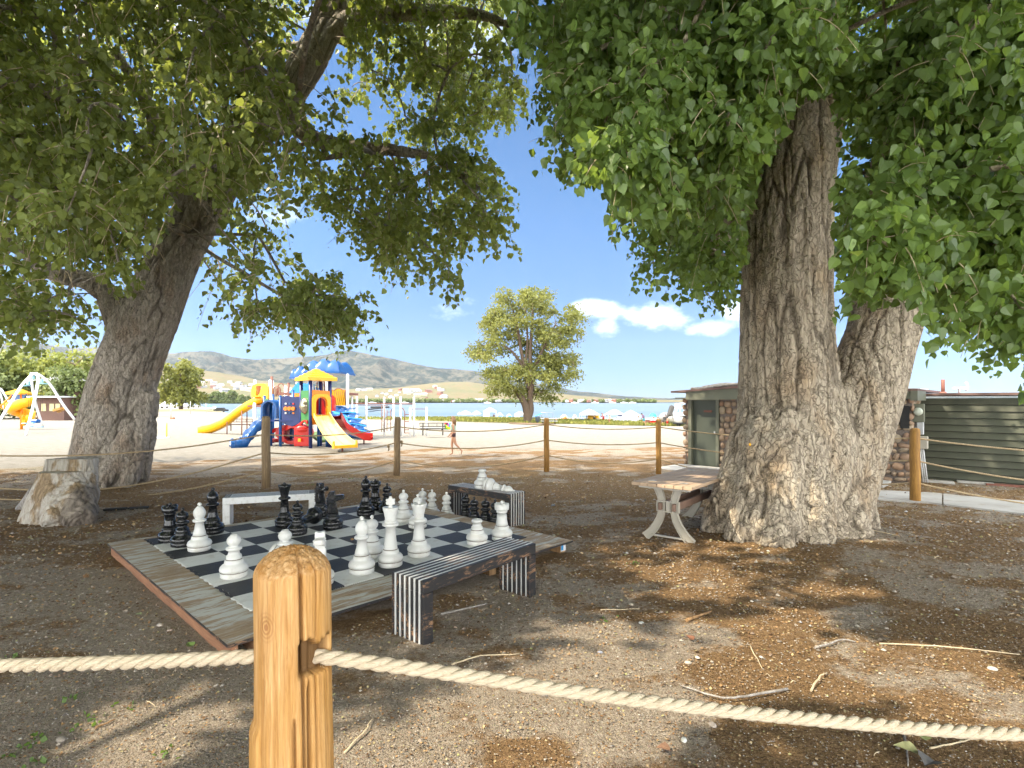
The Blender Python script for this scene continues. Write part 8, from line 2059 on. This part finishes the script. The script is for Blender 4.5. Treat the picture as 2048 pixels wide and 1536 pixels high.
def dry_leaf(px, py, s_, label, col, rz=0, lift=.012, tx=.3):
    g_ = gp(px, py) + Vector((0, 0, lift)); T, fs = LEAF_B; M_ = Matrix.Rotation(rz, 3, 'Z') @ Matrix.Rotation(tx, 3, 'X')
    o = MB().add([g_ + M_ @ Vector((a * s_, b * s_, c * s_ * 1.8)) for a, b, c in T], fs).build('dry_leaf', simple('dead_leaf_%d' % int(px), col, .7, .25, 40, bump=.001)); tag(o, label, 'leaf')
dry_leaf(1835, 1520, .10, 'pale yellow-green dry leaf by the lower right corner', (.30, .29, .13), 1.2, .03); dry_leaf(1868, 1530, .12, 'dark grey curled leaf under the yellow-green one', (.12, .11, .10), 2.2, .02); dry_leaf(1855, 1500, .09, 'olive leaf resting on top of the dry leaf pile', (.22, .24, .09), .4, .05)
dry_leaf(1385, 1283, .06, 'reddish brown leaf on the dirt right of the striped bench', (.25, .11, .06), .5); dry_leaf(383, 1296, .06, 'small green leaf fallen beside the platform edge', (.16, .24, .06), 1.0); dry_leaf(283, 1232, .045, 'pale green leaf scrap left of the platform board', (.28, .32, .17), 2.0); dry_leaf(975, 1202, .05, 'cream leaf scrap under the striped bench', (.48, .38, .24), 2.6)
dry_leaf(1340, 1505, .07, 'brown curled leaf at the bottom edge right of centre', (.22, .12, .07), 1.6)
def cobble(px, py, r, col, label):
    g_ = gp(px, py); o = MB().ball(g_ + Vector((0, 0, r * .35)), r, 12, 8, 0, (1.3, .9, .6), Matrix.Rotation(px, 3, 'Z')).build('pebble', simple('stone_%d' % int(px * 10 + py), col, .75, .15, 30, bump=.001)); tag(o, label, 'stone')
cobble(1368, 1482, .016, (.60, .60, .55), 'white pebble lying below the thick rope'); cobble(1282, 1247, .017, (.45, .45, .42), 'pale pebble on the dirt left of the thick short twig'); cobble(1262, 1210, .018, (.42, .36, .28), 'flat tan stone in the middle of the dirt'); cobble(1200, 1306, .015, (.30, .31, .36), 'bluish pebble above the thick rope'); cobble(1425, 1452, .02, (.34, .29, .25), 'brown stone right under the thick rope')
cobble(1985, 1340, .022, (.48, .45, .40), 'flat white stone in the sunlit patch near the right edge'); cobble(1376, 1327, .018, (.45, .38, .29), 'tan pebble in the brown litter'); cobble(320, 1252, .022, (.42, .36, .31), 'grey pebble beside the platform side board'); cobble(340, 1262, .016, (.40, .31, .26), 'pinkish pebble beside the platform side board'); cobble(122, 1482, .022, (.28, .24, .2), 'flat brown stone near the lower left corner')
cobble(1106, 1012, .03, (.17, .18, .2), 'dark rounded stone right of the far striped bench'); cobble(930, 1440, .012, (.36, .27, .2), 'small brown pebble below the rope')
def acorn():
    g_ = pw(1.9, 1.75, PZ + .03); o = MB().ball(g_, .017, 10, 7, 0, (1.2, 1, .8)).build('pebble', MT['rotwood']); tag(o, 'small brown pebble lying on the chess mat near the headless pawn', 'stone')
acorn()
g_ = gp(172, 1157); pc_ = MB(); 
for k in range(16): a = k * 2.4; pc_.beam(g_ + Vector((0, 0, .02)), g_ + Vector((math.cos(a) * .025, math.sin(a) * .025, .012 + .002 * k)), .012, .004)
o = pc_.build('pine_cone', MT['rotwood']); tag(o, 'small dark cone on the dirt left of the platform', 'cone')
o = MB().ball(at(1500, 889, 6.22), .018, 8, 6, 0, (.7, .7, 1.1)).build('yellow_tag', MT['yel']); tag(o, 'tiny bright yellow marker stuck in the bark of the pale trunk', 'marker')
g_ = gp(235, 1022); bk_ = MB().beam(g_ + Vector((-.2, 0, .02)), g_ + Vector((.1, .05, .03)), .09, .03).beam(g_ + Vector((.1, .1, .02)), g_ + Vector((.35, .2, .02)), .08, .03).build('bark_chunk', MT['dark']); tag(bk_, 'dark flakes of bark on the ground right of the stump seat', 'bark')
# sparse weeds
def weeds():
    P = []
    for px, py in [(22, 1320), (180, 1440), (150, 1455), (40, 1500), (75, 1480), (15, 1515), (145, 1400), (70, 1530), (240, 1418), (330, 1510), (1268, 1128), (1215, 1240), (620, 970), (635, 955), (700, 958)]:
        c = gp(px, py)
        for _ in range(9): P.append([c.x + RNG.normal() * .035, c.y + RNG.normal() * .035, c.z])
    P = np.array(P); n = len(P); D = rsphere(n); D[:, 2] = np.abs(D[:, 2]) + .3
    o = leaves_np('ground_weeds', P, D, rsphere(n), RNG.uniform(.012, .035, n), RNG.random(n) * .8, leafmat('weed', (.05, .09, .02), (.10, .16, .04), .6, .3), None, LEAF_C); tag(o, 'tiny green weeds sprouting from the dirt', 'weeds', kind='stuff')
weeds()
